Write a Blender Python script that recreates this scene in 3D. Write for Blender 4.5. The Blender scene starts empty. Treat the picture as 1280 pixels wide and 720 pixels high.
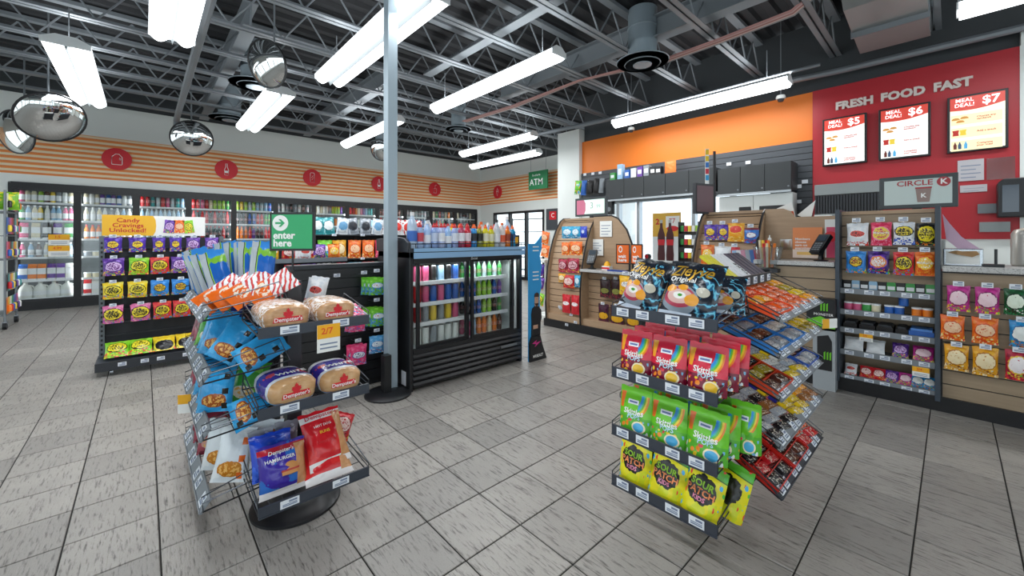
import bpy, math, random
from mathutils import Vector, Matrix
sc = bpy.context.scene
COL = sc.collection
RND = random.Random(11)
PI = math.pi

# ------------------------------------------------------------------ camera
FPX, HORIZON, YAW, EYE = 503.15, 297.76, 2.4011, 1.309
cam = bpy.data.cameras.new('camera')
cam.sensor_width = 36
cam.lens = FPX / 1280 * 36
cam.shift_y = -(360 - HORIZON) / 1280
cam.clip_start = .05
camo = bpy.data.objects.new('camera', cam)
COL.objects.link(camo)
camo.location = (0, 0, EYE)
camo.rotation_euler = (PI / 2, 0, YAW - PI / 2)
sc.camera = camo

# ------------------------------------------------------------------ world, exposure
sc.view_settings.view_transform = 'Standard'
sc.view_settings.look = 'None'
sc.view_settings.gamma = 1
sc.view_settings.use_curve_mapping = False
sc.view_settings.exposure = 0.5
sc.cycles.use_denoising = True
sc.cycles.max_bounces = 8
sc.cycles.transparent_max_bounces = 16
sc.cycles.sample_clamp_indirect = 4
wd = bpy.data.worlds.new('daylight')
sc.world = wd
wd.use_nodes = True
wb = wd.node_tree.nodes['Background']
wb.inputs[0].default_value = (.86, .94, 1, 1)
wb.inputs[1].default_value = 1.8
LAMP_W = 27          # watts of each ceiling fixture
T = .305             # floor tile
OX, OY = -6.37 * T, 7.1654 * T
WX, BY = -11.3, 8.8      # cooler wall plane, far wall plane
OWY = 6.8                # wall behind the counter
CY = 4.45                # counter front
ZC = 4.3                 # roof deck

FW = Vector((math.cos(YAW), math.sin(YAW), 0)); RT = Vector((math.sin(YAW), -math.cos(YAW), 0)); UP = Vector((0, 0, 1))
def at(px, py, x=None, y=None, z=None, d=None):
    """where the sight line of a photo point meets a known plane of the room"""
    r = FW + RT * ((px - 640) / FPX) - UP * ((py - HORIZON) / FPX)
    t = x / r.x if x is not None else y / r.y if y is not None else (z - EYE) / r.z if z is not None else d
    return Vector((0, 0, EYE)) + r * t

# ------------------------------------------------------------------ colours and materials
def lin(c):
    if isinstance(c, str):
        c = [int(c[i:i + 2], 16) for i in (0, 2, 4)]
    c = [v / 255 for v in c[:3]]
    return tuple(v / 12.92 if v <= .04045 else ((v + .055) / 1.055) ** 2.4 for v in c) + (1,)
MATS = {}
def mat(name, col='808080', rough=.5, metal=0, emis=0, spec=.5, ecol=None):
    if name in MATS: return MATS[name]
    m = bpy.data.materials.new(name); m.use_nodes = True
    b = m.node_tree.nodes['Principled BSDF']
    b.inputs['Base Color'].default_value = lin(col)
    b.inputs['Roughness'].default_value = rough
    b.inputs['Metallic'].default_value = metal
    b.inputs['Specular IOR Level'].default_value = spec
    if emis:
        b.inputs['Emission Color'].default_value = lin(ecol or col)
        b.inputs['Emission Strength'].default_value = emis
    MATS[name] = m
    return m
def glass(name, tint=(1, 1, 1), gloss=.08, rough=.02):
    if name in MATS: return MATS[name]
    m = bpy.data.materials.new(name); m.use_nodes = True
    nt = m.node_tree; nt.nodes.clear()
    o = nt.nodes.new('ShaderNodeOutputMaterial'); mx = nt.nodes.new('ShaderNodeMixShader')
    t = nt.nodes.new('ShaderNodeBsdfTransparent'); g = nt.nodes.new('ShaderNodeBsdfGlossy')
    t.inputs[0].default_value = (*tint, 1); g.inputs['Roughness'].default_value = rough
    mx.inputs[0].default_value = gloss
    nt.links.new(t.outputs[0], mx.inputs[1]); nt.links.new(g.outputs[0], mx.inputs[2]); nt.links.new(mx.outputs[0], o.inputs[0])
    MATS[name] = m
    return m

class N:
    """small helper to write procedural colour as expressions"""
    def __init__(s, name, coord='Generated'):
        s.m = bpy.data.materials.new(name); s.m.use_nodes = True
        s.nt = s.m.node_tree; s.b = s.nt.nodes['Principled BSDF']
        tc = s.nt.nodes.new('ShaderNodeTexCoord'); s.co = tc.outputs[coord]
        if coord == 'World':
            pass
        sp = s.nt.nodes.new('ShaderNodeSeparateXYZ'); s.l(s.co, sp.inputs[0])
        s.x, s.y, s.z = sp.outputs
    def l(s, a, b): s.nt.links.new(a, b)
    def put(s, v, sock):
        if hasattr(v, 'is_output'): s.l(v, sock)
        elif isinstance(v, str): sock.default_value = lin(v)
        elif isinstance(v, (tuple, list)) and len(v) == 3 and sock.type == 'RGBA': sock.default_value = lin(v)
        else: sock.default_value = v
    def math(s, op, a, b=0, c=0):
        n = s.nt.nodes.new('ShaderNodeMath'); n.operation = op
        for i, v in enumerate((a, b, c)): s.put(v, n.inputs[i])
        return n.outputs[0]
    def add(s, a, b): return s.math('ADD', a, b)
    def sub(s, a, b): return s.math('SUBTRACT', a, b)
    def mul(s, a, b): return s.math('MULTIPLY', a, b)
    def gt(s, a, b): return s.math('GREATER_THAN', a, b)
    def lt(s, a, b): return s.math('LESS_THAN', a, b)
    def between(s, v, lo, hi): return s.mul(s.gt(v, lo), s.lt(v, hi))
    def mix(s, f, a, b):
        n = s.nt.nodes.new('ShaderNodeMix'); n.data_type = 'RGBA'
        s.put(f, n.inputs[0]); s.put(a, n.inputs[6]); s.put(b, n.inputs[7])
        return n.outputs[2]
    def r2(s, cx, cz, rx, rz):
        a = s.math('DIVIDE', s.sub(s.x, cx), rx); b = s.math('DIVIDE', s.sub(s.z, cz), rz)
        return s.add(s.mul(a, a), s.mul(b, b))
    def ell(s, cx, cz, rx, rz): return s.lt(s.r2(cx, cz, rx, rz), 1)
    def splat(s, cx, cz, rx, rz, amt=1.2, scale=7):
        return s.lt(s.add(s.r2(cx, cz, rx, rz), s.mul(s.sub(s.noise(scale), .5), amt)), 1)
    def vec(s, sx=1, sy=1, sz=1, rz=0, rnd=False):
        n = s.nt.nodes.new('ShaderNodeMapping'); s.l(s.co, n.inputs[0])
        n.inputs['Scale'].default_value = (sx, sy, sz); n.inputs['Rotation'].default_value = (0, 0, rz)
        if rnd:
            oi = s.nt.nodes.new('ShaderNodeObjectInfo'); c = s.nt.nodes.new('ShaderNodeCombineXYZ')
            q = s.mul(oi.outputs['Random'], 50)
            for i in range(3): s.l(q, c.inputs[i])
            s.l(c.outputs[0], n.inputs['Location'])
        return n.outputs[0]
    def noise(s, scale, detail=2, vec=None, rough=.5):
        n = s.nt.nodes.new('ShaderNodeTexNoise'); s.l(vec or s.co, n.inputs['Vector'])
        n.inputs['Scale'].default_value = scale; n.inputs['Detail'].default_value = detail; n.inputs['Roughness'].default_value = rough
        return n.outputs[0]
    def vor(s, scale, vec=None, what='Color'):
        n = s.nt.nodes.new('ShaderNodeTexVoronoi'); s.l(vec or s.co, n.inputs['Vector']); n.inputs['Scale'].default_value = scale
        return n.outputs[what]
    def ramp(s, f, stops, interp='CONSTANT'):
        n = s.nt.nodes.new('ShaderNodeValToRGB'); n.color_ramp.interpolation = interp
        e = n.color_ramp.elements
        while len(e) < len(stops): e.new(.5)
        for i, (p, c) in enumerate(stops): e[i].position = p; e[i].color = lin(c)
        s.l(f, n.inputs[0])
        return n.outputs[0]
    def rnd(s):
        n = s.nt.nodes.new('ShaderNodeObjectInfo'); return n.outputs['Random']
    def done(s, col, rough=.4, bump=None, strength=.3, dist=.01, metal=0, spec=.5, emis=0):
        s.put(col, s.b.inputs['Base Color']); s.put(rough, s.b.inputs['Roughness']); s.b.inputs['Metallic'].default_value = metal
        s.b.inputs['Specular IOR Level'].default_value = spec
        if bump is not None:
            n = s.nt.nodes.new('ShaderNodeBump'); n.inputs['Strength'].default_value = strength; n.inputs['Distance'].default_value = dist
            s.l(bump, n.inputs['Height']); s.l(n.outputs[0], s.b.inputs['Normal'])
        if emis:
            s.put(col, s.b.inputs['Emission Color']); s.b.inputs['Emission Strength'].default_value = emis
        MATS[s.m.name] = s.m
        return s.m
def tint(name, rough=.35, metal=0, spec=.5):
    """material that takes the colour given to each object"""
    if name in MATS: return MATS[name]
    n = N(name); oi = n.nt.nodes.new('ShaderNodeObjectInfo')
    return n.done(oi.outputs['Color'], rough, metal=metal, spec=spec)

# ------------------------------------------------------------------ mesh collecting
class MB:
    def __init__(s): s.v = []; s.f = []; s.mi = []; s.sm = []
    def add(s, vs, fs, m=0, smooth=False, M=None):
        o = len(s.v)
        s.v += [tuple(M @ Vector(v)) for v in vs] if M else [tuple(v) for v in vs]
        s.f += [tuple(i + o for i in f) for f in fs]; s.mi += [m] * len(fs); s.sm += [smooth] * len(fs)
        return s
    def box(s, x0, x1, y0, y1, z0, z1, m=0, M=None):
        vs = [(x, y, z) for z in (z0, z1) for y in (y0, y1) for x in (x0, x1)]
        return s.add(vs, [(0, 2, 3, 1), (4, 5, 7, 6), (0, 1, 5, 4), (2, 6, 7, 3), (0, 4, 6, 2), (1, 3, 7, 5)], m, False, M)
    def cyl(s, p, q, r, n=8, m=0, r2=None, smooth=True):
        p, q = Vector(p), Vector(q); r2 = r if r2 is None else r2
        d = (q - p).normalized(); a = d.orthogonal().normalized(); b = d.cross(a)
        ring = lambda c, rr: [c + (a * math.cos(2 * PI * i / n) + b * math.sin(2 * PI * i / n)) * rr for i in range(n)]
        vs = ring(p, r) + ring(q, r2)
        s.add(vs, [(i, (i + 1) % n, n + (i + 1) % n, n + i) for i in range(n)], m, smooth)
        o = len(s.v) - 2 * n
        s.f += [tuple(o + i for i in reversed(range(n))), tuple(o + n + i for i in range(n))]; s.mi += [m, m]; s.sm += [False, False]
        return s
    def path(s, pts, r, n=5, m=0, closed=False):
        pts = [Vector(p) for p in pts]; k = len(pts); vs = []
        for i, p in enumerate(pts):
            if closed: d = pts[(i + 1) % k] - pts[i - 1]
            else: d = pts[min(i + 1, k - 1)] - pts[max(i - 1, 0)]
            d.normalize(); a = d.cross(UP)
            if a.length < .05: a = d.cross(Vector((1, 0, 0)))
            a.normalize(); b = d.cross(a)
            vs += [p + (a * math.cos(2 * PI * j / n) + b * math.sin(2 * PI * j / n)) * r for j in range(n)]
        fs = []
        for i in range(k if closed else k - 1):
            q = (i + 1) % k
            fs += [(i * n + j, i * n + (j + 1) % n, q * n + (j + 1) % n, q * n + j) for j in range(n)]
        if not closed: fs += [tuple(reversed(range(n))), tuple((k - 1) * n + j for j in range(n))]
        return s.add(vs, fs, m, True)
    def lathe(s, prof, n=12, m=0, c=(0, 0, 0), M=None, sx=1, sy=1):
        vs = []
        for r, z in prof: vs += [(c[0] + sx * r * math.cos(2 * PI * i / n), c[1] + sy * r * math.sin(2 * PI * i / n), c[2] + z) for i in range(n)]
        fs = [(k * n + i, k * n + (i + 1) % n, (k + 1) * n + (i + 1) % n, (k + 1) * n + i) for k in range(len(prof) - 1) for i in range(n)]
        if prof[0][0] > 1e-4: fs.append(tuple(reversed(range(n))))
        if prof[-1][0] > 1e-4: fs.append(tuple((len(prof) - 1) * n + i for i in range(n)))
        return s.add(vs, fs, m, True, M)
    def prism(s, poly, a, b, axis='y', m=0, M=None):
        """outline given in the two other axes, from a to b along axis"""
        mk = {'y': lambda p, t: (p[0], t, p[1]), 'x': lambda p, t: (t, p[0], p[1]), 'z': lambda p, t: (p[0], p[1], t)}[axis]
        n = len(poly); vs = [mk(p, a) for p in poly] + [mk(p, b) for p in poly]
        fs = [(i, (i + 1) % n, n + (i + 1) % n, n + i) for i in range(n)] + [tuple(reversed(range(n))), tuple(range(n, 2 * n))]
        return s.add(vs, fs, m, False, M)
    def mesh(s, name, mats):
        me = bpy.data.meshes.new(name); me.from_pydata(s.v, [], s.f)
        for m in (mats if isinstance(mats, (list, tuple)) else [mats]): me.materials.append(m)
        me.polygons.foreach_set('material_index', s.mi); me.polygons.foreach_set('use_smooth', s.sm)
        me.update()
        if any(s.sm): me.set_sharp_from_angle(angle=math.radians(42))
        return me
    def build(s, name, mats, parent=None, loc=(0, 0, 0), rz=0, bev=0):
        return put(s.mesh(name, mats), name, parent, loc, rz, bev)
def fixn(me):
    import bmesh
    b = bmesh.new(); b.from_mesh(me); bmesh.ops.recalc_face_normals(b, faces=b.faces); b.to_mesh(me); b.free()
    return me
def put(me, name, parent=None, loc=(0, 0, 0), rz=0, bev=0, rot=None):
    o = bpy.data.objects.new(name, me); COL.objects.link(o)
    o.location = loc; o.rotation_euler = rot or (0, 0, rz)
    if parent: o.parent = parent
    if bev:
        b = o.modifiers.new('edge', 'BEVEL'); b.width = bev; b.segments = 2; b.limit_method = 'ANGLE'
    return o
def tag(o, label, cat, group=None):
    o['label'] = label; o['category'] = cat
    if group: o['group'] = group
    return o
def thing(name, label, cat, loc=(0, 0, 0), rz=0, group=None, rot=None):
    o = bpy.data.objects.new(name, None); COL.objects.link(o); o.empty_display_size = .1
    o.location = loc; o.rotation_euler = rot or (0, 0, rz)
    return tag(o, label, cat, group)
def struct(o): o['kind'] = 'structure'; return o
def bx(name, m, x0, x1, y0, y1, z0, z1, parent=None, bev=0):
    c = ((x0 + x1) / 2, (y0 + y1) / 2, z0)
    return MB().box(x0 - c[0], x1 - c[0], y0 - c[1], y1 - c[1], 0, z1 - z0).build(name, m, parent, c, 0, bev)
ORD = ['first', 'second', 'third', 'fourth', 'fifth', 'sixth', 'seventh', 'eighth', 'ninth', 'tenth', 'eleventh', 'twelfth', 'thirteenth', 'fourteenth', 'fifteenth', 'sixteenth']

# ------------------------------------------------------------------ lettering
TXT = {}
def text_mesh(body, size, m, bold=0, shear=0, sx=1, ext=.0004, align='CENTER', spacing=1, line=1):
    key = (body, round(size, 4), m.name, bold, shear, sx, ext, align, spacing, line)
    if key in TXT: return TXT[key]
    c = bpy.data.curves.new('lettering', 'FONT'); c.body = body; c.size = size; c.offset = bold * size; c.shear = shear
    c.extrude = ext; c.resolution_u = 2; c.align_x = align; c.align_y = 'CENTER'; c.space_character = spacing; c.space_line = line
    o = bpy.data.objects.new('tmp', c); COL.objects.link(o)
    dg = bpy.context.evaluated_depsgraph_get()
    me = bpy.data.meshes.new_from_object(o.evaluated_get(dg))
    bpy.data.objects.remove(o); bpy.data.curves.remove(c)
    me.materials.clear(); me.materials.append(m)
    for v in me.vertices: v.co = Vector((v.co.x * sx, -v.co.z, v.co.y))
    me.name = 'lettering'
    TXT[key] = me
    return me
def text(body, size, m, parent, loc, rz=0, name='lettering', **k):
    return put(text_mesh(body, size, m, **k), name, parent, loc, rz)

# ------------------------------------------------------------------ bags
def sgn(v): return -1 if v < 0 else 1
def bag_surf(w, h, t, style, seed):
    def th(u, v):
        a = max(0., 1 - abs(u) ** 3.2)
        if style == 'pillow':
            k = min(1, max(0, (v - .07) / .86)); b = math.sin(PI * k) ** .55 if 0 < k < 1 else 0
        else:
            b = (1 - min(1, v / .86)) ** .62 * (.86 + .14 * min(1, v / .1))
        wr = .06 * math.sin(u * 8 + seed) * math.sin(v * 11 + 2 * seed) + .05 * math.sin(v * 23 + u * 5 + seed * 3)
        return max(.0012, t / 2 * (a ** .75) * b * (1 + 1.6 * wr))
    return th
BAGS = {}
def bag_mesh(w, h, t, style, m, seed=0, nx=12, nz=14):
    key = (round(w, 3), round(h, 3), round(t, 3), style, m.name, seed)
    if key in BAGS: return BAGS[key]
    th = bag_surf(w, h, t, style, seed); vs = []; fs = []
    for side in (-1, 1):
        for j in range(nz + 1):
            v = j / nz
            for i in range(nx + 1):
                u = -1 + 2 * i / nx
                pin = 1 - (.07 * math.sin(PI * v) ** .7 if style == 'pillow' else .05 * v)
                dz = .012 * h * math.sin(u * 9 + seed) if j in (0, nz) else 0
                y = side * th(u, v)
                if abs(u) == 1: y = side * .0012
                vs.append((u * w / 2 * pin, y, v * h + dz * (1 if j else 0)))
    st = (nx + 1) * (nz + 1); W = nx + 1
    for j in range(nz):
        for i in range(nx):
            q = (j * W + i, j * W + i + 1, (j + 1) * W + i + 1, (j + 1) * W + i)
            fs.append(q); fs.append(tuple(st + k for k in reversed(q)))
    for j in range(nz):
        fs.append((j * W, (j + 1) * W, st + (j + 1) * W, st + j * W)); a = j * W + nx
        fs.append((a, st + a, st + a + W, a + W))
    for i in range(nx):
        fs.append((i, st + i, st + i + 1, i + 1)); a = nz * W + i
        fs.append((a, a + 1, st + a + 1, st + a))
    me = MB().add(vs, fs, 0, True).mesh('bag', m)
    BAGS[key] = (me, th)
    return BAGS[key]
BTX = {}
def bag_text(parent, body, tx, tz, size, m, w, h, t, style, seed, name='lettering', tilt=0, **k):
    """lettering laid on the bulging front of a bag; tx, tz as shares of the bag"""
    key = (body, tx, tz, round(size, 4), m.name, round(w, 3), round(h, 3), round(t, 3), style, seed, tilt)
    if key not in BTX:
        src = text_mesh(body, size, m, ext=0, **k); me = src.copy(); th = bag_surf(w, h, t, style, seed)
        for v in me.vertices:
            x0 = v.co.x; z0 = v.co.z
            x = tx * w + x0 * math.cos(tilt) - z0 * math.sin(tilt); z = tz * h + x0 * math.sin(tilt) + z0 * math.cos(tilt)
            u = max(-.97, min(.97, x / (w / 2))); vv = max(.03, min(.97, z / h))
            v.co = (x, -th(u, vv) - .0022, z)
        BTX[key] = me
    return put(BTX[key], name, parent)
def bag(name, label, cat, m, w, h, t=.05, style='pillow', loc=(0, 0, 0), rz=0, lean=0, roll=0, seed=0, group=None, texts=()):
    me, th = bag_mesh(w, h, t, style, m, seed)
    o = put(me, name, None, loc)
    o.rotation_mode = 'XYZ'
    M = Matrix.Rotation(rz, 4, 'Z') @ Matrix.Rotation(lean, 4, 'X') @ Matrix.Rotation(roll, 4, 'Y')
    o.rotation_euler = M.to_euler()
    tag(o, label, cat, group)
    for tx in texts:
        bag_text(o, *tx[:5], w, h, t, style, seed, **(tx[5] if len(tx) > 5 else {}))
    return o
def bag_px(label, m, x0, y0, x1, y1, rz=0, t=.045, style='pillow', seed=0, group=None, cat='candy bag', name='candy_bag', texts=(), lean=0, **pl):
    """a hanging bag whose outline was read off at a known plane"""
    a = at(x0, (y0 + y1) / 2, **pl); b = at(x1, (y0 + y1) / 2, **pl); c = at((x0 + x1) / 2, y1, **pl); d = at((x0 + x1) / 2, y0, **pl)
    w = (b - a).length; h = d.z - c.z
    return bag(name, label, cat, m, w, h, t, style, c, rz, lean, 0, seed, group, [(q[0], q[1], q[2], q[3] * h, *q[4:]) for q in texts])
# ------------------------------------------------------------------ common materials
M_WHITE = mat('white_paint', 'e6eae6', .6)
M_BLACK = mat('black_metal', '1b1c1f', .4)
M_DARK = mat('charcoal_metal', '2b2e34', .42)
M_RAIL = mat('rail_plastic', '383d47', .4)
M_GREY = mat('grey_steel', '7d8388', .45, .3)
M_JOIST = mat('joist_paint', '7f868b', .5, .1)
M_CHROME = mat('chrome_wire', 'b9bec4', .25, .9)
M_WIRE = mat('dark_wire', '2a2c30', .35, .6)
M_TAG = mat('tag_paper', 'e8ecf2', .6)
M_PRINT = mat('tag_print', '7c88a0', .7)
M_YEL = mat('promo_yellow', 'f6b21b', .55)
M_PAPER = mat('paper', 'f0f0ec', .65)
M_RED = mat('sign_red', 'd4202c', .5)
M_WTXT = mat('white_ink', 'f6f6f4', .5)
M_BTXT = mat('black_ink', '18181a', .6)
M_RTXT = mat('red_ink', 'c8202a', .5)
M_OTXT = mat('orange_ink', 'e85a1c', .5)
M_PLAS = mat('clear_plastic_grey', 'c9d2d6', .2)
M_CARD = mat('brown_card', 'a9835a', .8)
GLASS = glass('pane_glass', (.95, .97, .97), .05)
CLEAR = glass('clear_film', (.9, .94, .96), .2, .12)

# ------------------------------------------------------------------ floor
n = N('slate_tile', 'Object')
rv = n.vec(13, 95, 6, .3, True)
st = n.noise(1, 5, rv, .62)
cl = n.noise(5, 3, n.vec(1, 1, 1, 0, True))
c = n.mix(n.rnd(), '918d88', 'aaa59e')
c = n.mix(n.mul(n.math('SUBTRACT', .62, cl), 1.1), c, '84807c')
c = n.mix(n.math('MULTIPLY', n.math('MAXIMUM', n.sub(.475, st), 0), 5.5), c, '4a4643')
c = n.mix(n.mul(n.sub(n.noise(160, 2), .45), .8), c, '76716c')
n.done(c, .38, st, .45, .004)
M_TILE = MATS['slate_tile']
M_GROUT = mat('grout', '2b2927', .9)
g = .003
floor = struct(bx('floor', M_GROUT, WX - 1.2, 4.4, -4.6, BY + 1.2, -.08, -.005))
tb = MB(); h = T / 2 - g; e = .0025
vs = [(sx * h, sy * h, -.02) for sx, sy in ((-1, -1), (1, -1), (1, 1), (-1, 1))] + [(sx * h, sy * h, -.002) for sx, sy in ((-1, -1), (1, -1), (1, 1), (-1, 1))] + [(sx * (h - e), sy * (h - e), 0) for sx, sy in ((-1, -1), (1, -1), (1, 1), (-1, 1))]
fs = [(i, (i + 1) % 4, 4 + (i + 1) % 4, 4 + i) for i in range(4)] + [(4 + i, 4 + (i + 1) % 4, 8 + (i + 1) % 4, 8 + i) for i in range(4)] + [(8, 9, 10, 11)]
tile_me = MB().add(vs, fs).mesh('tile', M_TILE)
cells = []
for i in range(-36, 21):
    for j in range(-22, 30):
        x = OX + (i + .5) * T; y = OY + (j + .5) * T
        if x < WX - .9 or x > 4.2 or y < -4.4 or y > BY + .9: continue
        p = Vector((x, y, -EYE)); d = p.dot(FW)
        if d > .5:
            px = 640 + FPX * p.dot(RT) / d; py = HORIZON + FPX * EYE / d
            vis = -60 < px < 1340 and py < 770
        else: vis = False
        cells.append((d if vis else 99 + abs(d), x, y))
cells.sort()
fo = floor.location
for k, (d, x, y) in enumerate(cells[:300]):
    put(tile_me, 'tile', floor, (x - fo.x, y - fo.y, -fo.z))
rest = MB()
for d, x, y in cells[300:]:
    rest.add([(a + x, b + y, q) for a, b, q in vs], fs)
ro = rest.build('tile_field', M_TILE, floor, (-fo.x, -fo.y, -fo.z)); ro['kind'] = 'stuff'

# ------------------------------------------------------------------ walls
def stripes(name, cnt):
    n = N(name)
    f = n.math('FRACT', n.add(n.mul(n.z, cnt), .1))
    ph = n.between(f, .0, .52)
    c = n.mix(ph, 'ecd6b4', 'e98a44')
    c = n.mix(n.between(f, .44, .52), c, 'd8722e')
    return n.done(c, .6)
M_STRIPE = stripes('stripe_print', 9)
wl = MB().box(WX - .15, WX, -1.78, BY, 2.32, 3.92)
wl.box(WX - .15, WX, -4.6, -1.78, 0, 3.92); wl.box(WX - .15, WX, 8.64, BY, 0, 2.32)
wall_left = struct(wl.build('wall_left', M_WHITE))
MB().box(WX - .01, WX + .006, -4.6, BY, 2.47, 3.3).build('stripe_band', M_STRIPE, wall_left)
M_UPPER = mat('dark_upper_wall', '3f4346', .7)
struct(bx('trim_1', M_UPPER, WX - .16, WX + .01, -4.6, BY, 3.92, 4.3))
# far wall with the opening of the glass doors
DX0, DX1, DZ = -10.55, -8.2, 2.17
wb_ = MB()
for x0, x1, z0, z1 in ((WX, DX0, 0, 3.72), (DX1, -5.85, 0, 3.72), (DX0, DX1, DZ, 3.72)): wb_.box(x0, x1, BY, BY + .15, z0, z1)
wall_back = struct(wb_.build('wall_back', M_WHITE))
MB().box(WX + .01, -5.85, BY - .006, BY + .01, 2.47, 3.3).build('stripe_band', M_STRIPE, wall_back)
struct(bx('trim_2', M_UPPER, WX, -5.85, BY, BY + .15, 3.72, 4.3))
struct(bx('wall_pier', M_WHITE, -5.86, -5.27, OWY - .08, BY + .15, 0, 3.6))
# counter-side wall
M_ORANGE = mat('orange_paint', 'ee7d1e', .5)
M_REDW = mat('red_panel', 'b3202b', .42)
M_SLAT = mat('slatwall_grey', '474b50', .5)
RX = -1.3
wr = MB()
wr.box(-5.27, RX, OWY + .02, OWY + .15, 2.66, 3.33)
wall_right = struct(wr.build('wall_right', M_ORANGE))
MB().box(RX, .485, OWY, OWY + .15, 1.3, 3.33).build('red_panel', M_REDW, wall_right)
MB().box(.485, 4.4, OWY, OWY + .15, 0, 3.5).build('white_panel', M_WHITE, wall_right)
MB().box(RX - .5, .485, OWY + .02, OWY + .15, 0, 1.3).build('lower_panel', M_WHITE, wall_right)
MB().box(-5.27, 4.4, OWY + .1, OWY + .25, 3.33, 4.3).build('dark_panel', M_UPPER, wall_right)
MB().box(.478, .5, OWY - .012, OWY + .01, 0, 3.33).build('corner_strip', M_WHITE, wall_right)
for k in range(7):
    MB().box(-5.27, RX, OWY - .01, OWY + .02, 2.06 + k * .087, 2.14 + k * .087).build('slat', M_SLAT, wall_right)
for k in range(9):
    MB().box(-1.72, RX, OWY - .01, OWY + .02, 1.27 + k * .087, 1.35 + k * .087).build('slat', M_SLAT, wall_right)
MB().box(-5.27, RX, OWY + .02, OWY + .15, 2.04, 2.66).build('backing', M_BLACK, wall_right)
MB().box(-1.75, RX, OWY + .02, OWY + .15, 1.25, 2.04).build('backing', M_BLACK, wall_right)
MB().box(-5.27, -4.95, OWY, OWY + .15, 0, 2.04).build('jamb_panel', M_WHITE, wall_right)
MB().box(-4.95, -1.75, OWY, OWY + .15, 0, .85).build('knee_wall', M_WHITE, wall_right)

# window behind the counter: frame, mullions, panes
M_ALU = mat('aluminium_frame', 'aab0b4', .35, .6)
win = struct(MB().box(-4.95, -1.75, OWY - .03, OWY + .08, .85, .93).build('window_1', M_ALU))
MB().box(-4.95, -1.75, OWY - .03, OWY + .08, 1.98, 2.06).build('window_frame', M_ALU, win)
for x in (-4.95, -4.4, -3.97, -2.95, -2.35, -1.8):
    MB().box(x, x + .06, OWY - .03, OWY + .08, .93, 1.98).build('mullion', M_ALU, win)
for a, b in ((-4.89, -4.4), (-4.34, -3.97), (-3.91, -2.95), (-2.89, -2.35), (-2.29, -1.8)):
    MB().box(a, b, OWY + .03, OWY + .04, .93, 1.98).build('pane', glass('window_glass', (.95, .98, 1), .06), win)

# far glass doors
dr = struct(MB().box(DX0, DX1, BY - .02, BY + .1, DZ - .07, DZ).build('door_1', M_BLACK))
for x in (DX0, DX0 + .76, DX0 + 1.52, DX1 - .07):
    MB().box(x, x + .07, BY - .02, BY + .1, 0, DZ - .07).build('door_stile', M_BLACK, dr)
for k in range(3):
    x = DX0 + .07 + k * .76
    MB().box(x, x + .69, BY + .03, BY + .04, .05, DZ - .07).build('pane', GLASS, dr)
    MB().box(x, x + .69, BY - .02, BY + .1, 0, .09).build('door_rail', M_BLACK, dr)
# things seen through those doors: shelves of dark cooler goods
s = thing('drinks_shelving', 'dark shelving with drinks seen through the far glass doors', 'shelving', (-9.3, BY + .5, 0))
for k in range(5): MB().box(-1.1, 1.1, -.02, .25, .25 + .42 * k, .27 + .42 * k).build('shelf', M_DARK, s)
for x in (-1.12, 1.1): MB().box(x, x + .03, -.02, .25, 0, 2).build('upright', M_DARK, s)

# front of the shop (behind the viewer): storefront glazing and side wall
wf = MB()
wf.box(4.3, 4.45, -4.6, OWY, 0, .45); wf.box(4.3, 4.45, -4.6, OWY, 2.7, 4.3)
for y in (-4.6, -2.3, -.1, 2.1, 4.3, OWY - .25): wf.box(4.3, 4.45, y, y + .25, .45, 2.7)
wall_front = struct(wf.build('wall_front', M_WHITE))
for a, b in ((-4.35, -2.3), (-2.05, -.1), (.15, 2.1), (2.35, 4.3), (4.55, OWY - .25)):
    MB().box(4.36, 4.37, a, b, .45, 2.7).build('pane', GLASS, wall_front)
ws = MB(); ws.box(WX, 4.3, -4.75, -4.6, 0, .45); ws.box(WX, 4.3, -4.75, -4.6, 2.7, 4.3)
for x in (WX, -9.2, -7, -4.8, -2.6, -.4, 1.8, 4.05): ws.box(x, x + .25, -4.75, -4.6, .45, 2.7)
wall_side = struct(ws.build('wall_side', M_WHITE))
for x in (WX, -9.2, -7, -4.8, -2.6, -.4, 1.8): MB().box(x + .25, x + 2.2, -4.7, -4.69, .45, 2.7).build('pane', GLASS, wall_side)

# ------------------------------------------------------------------ roof deck
M_DECK = mat('deck_paint', '26282b', .75)
dk = MB(); y = -4.6
vs2 = []; fs2 = []
x0, x1 = WX - .2, 4.4; k = 0; prof = []
x = x0
while x < x1:
    prof += [(x, ZC), (x + .09, ZC), (x + .12, ZC + .05), (x + .21, ZC + .05)]; x += .24
for (px_, pz) in prof: vs2 += [(px_, -4.6, pz), (px_, BY + .2, pz)]
for i in range(len(prof) - 1): fs2.append((2 * i, 2 * i + 1, 2 * i + 3, 2 * i + 2))
ceil = struct(MB().add(vs2, fs2).box(x0, x1, -4.6, BY + .2, ZC + .06, ZC + .1).build('ceiling', M_DECK))

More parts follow.
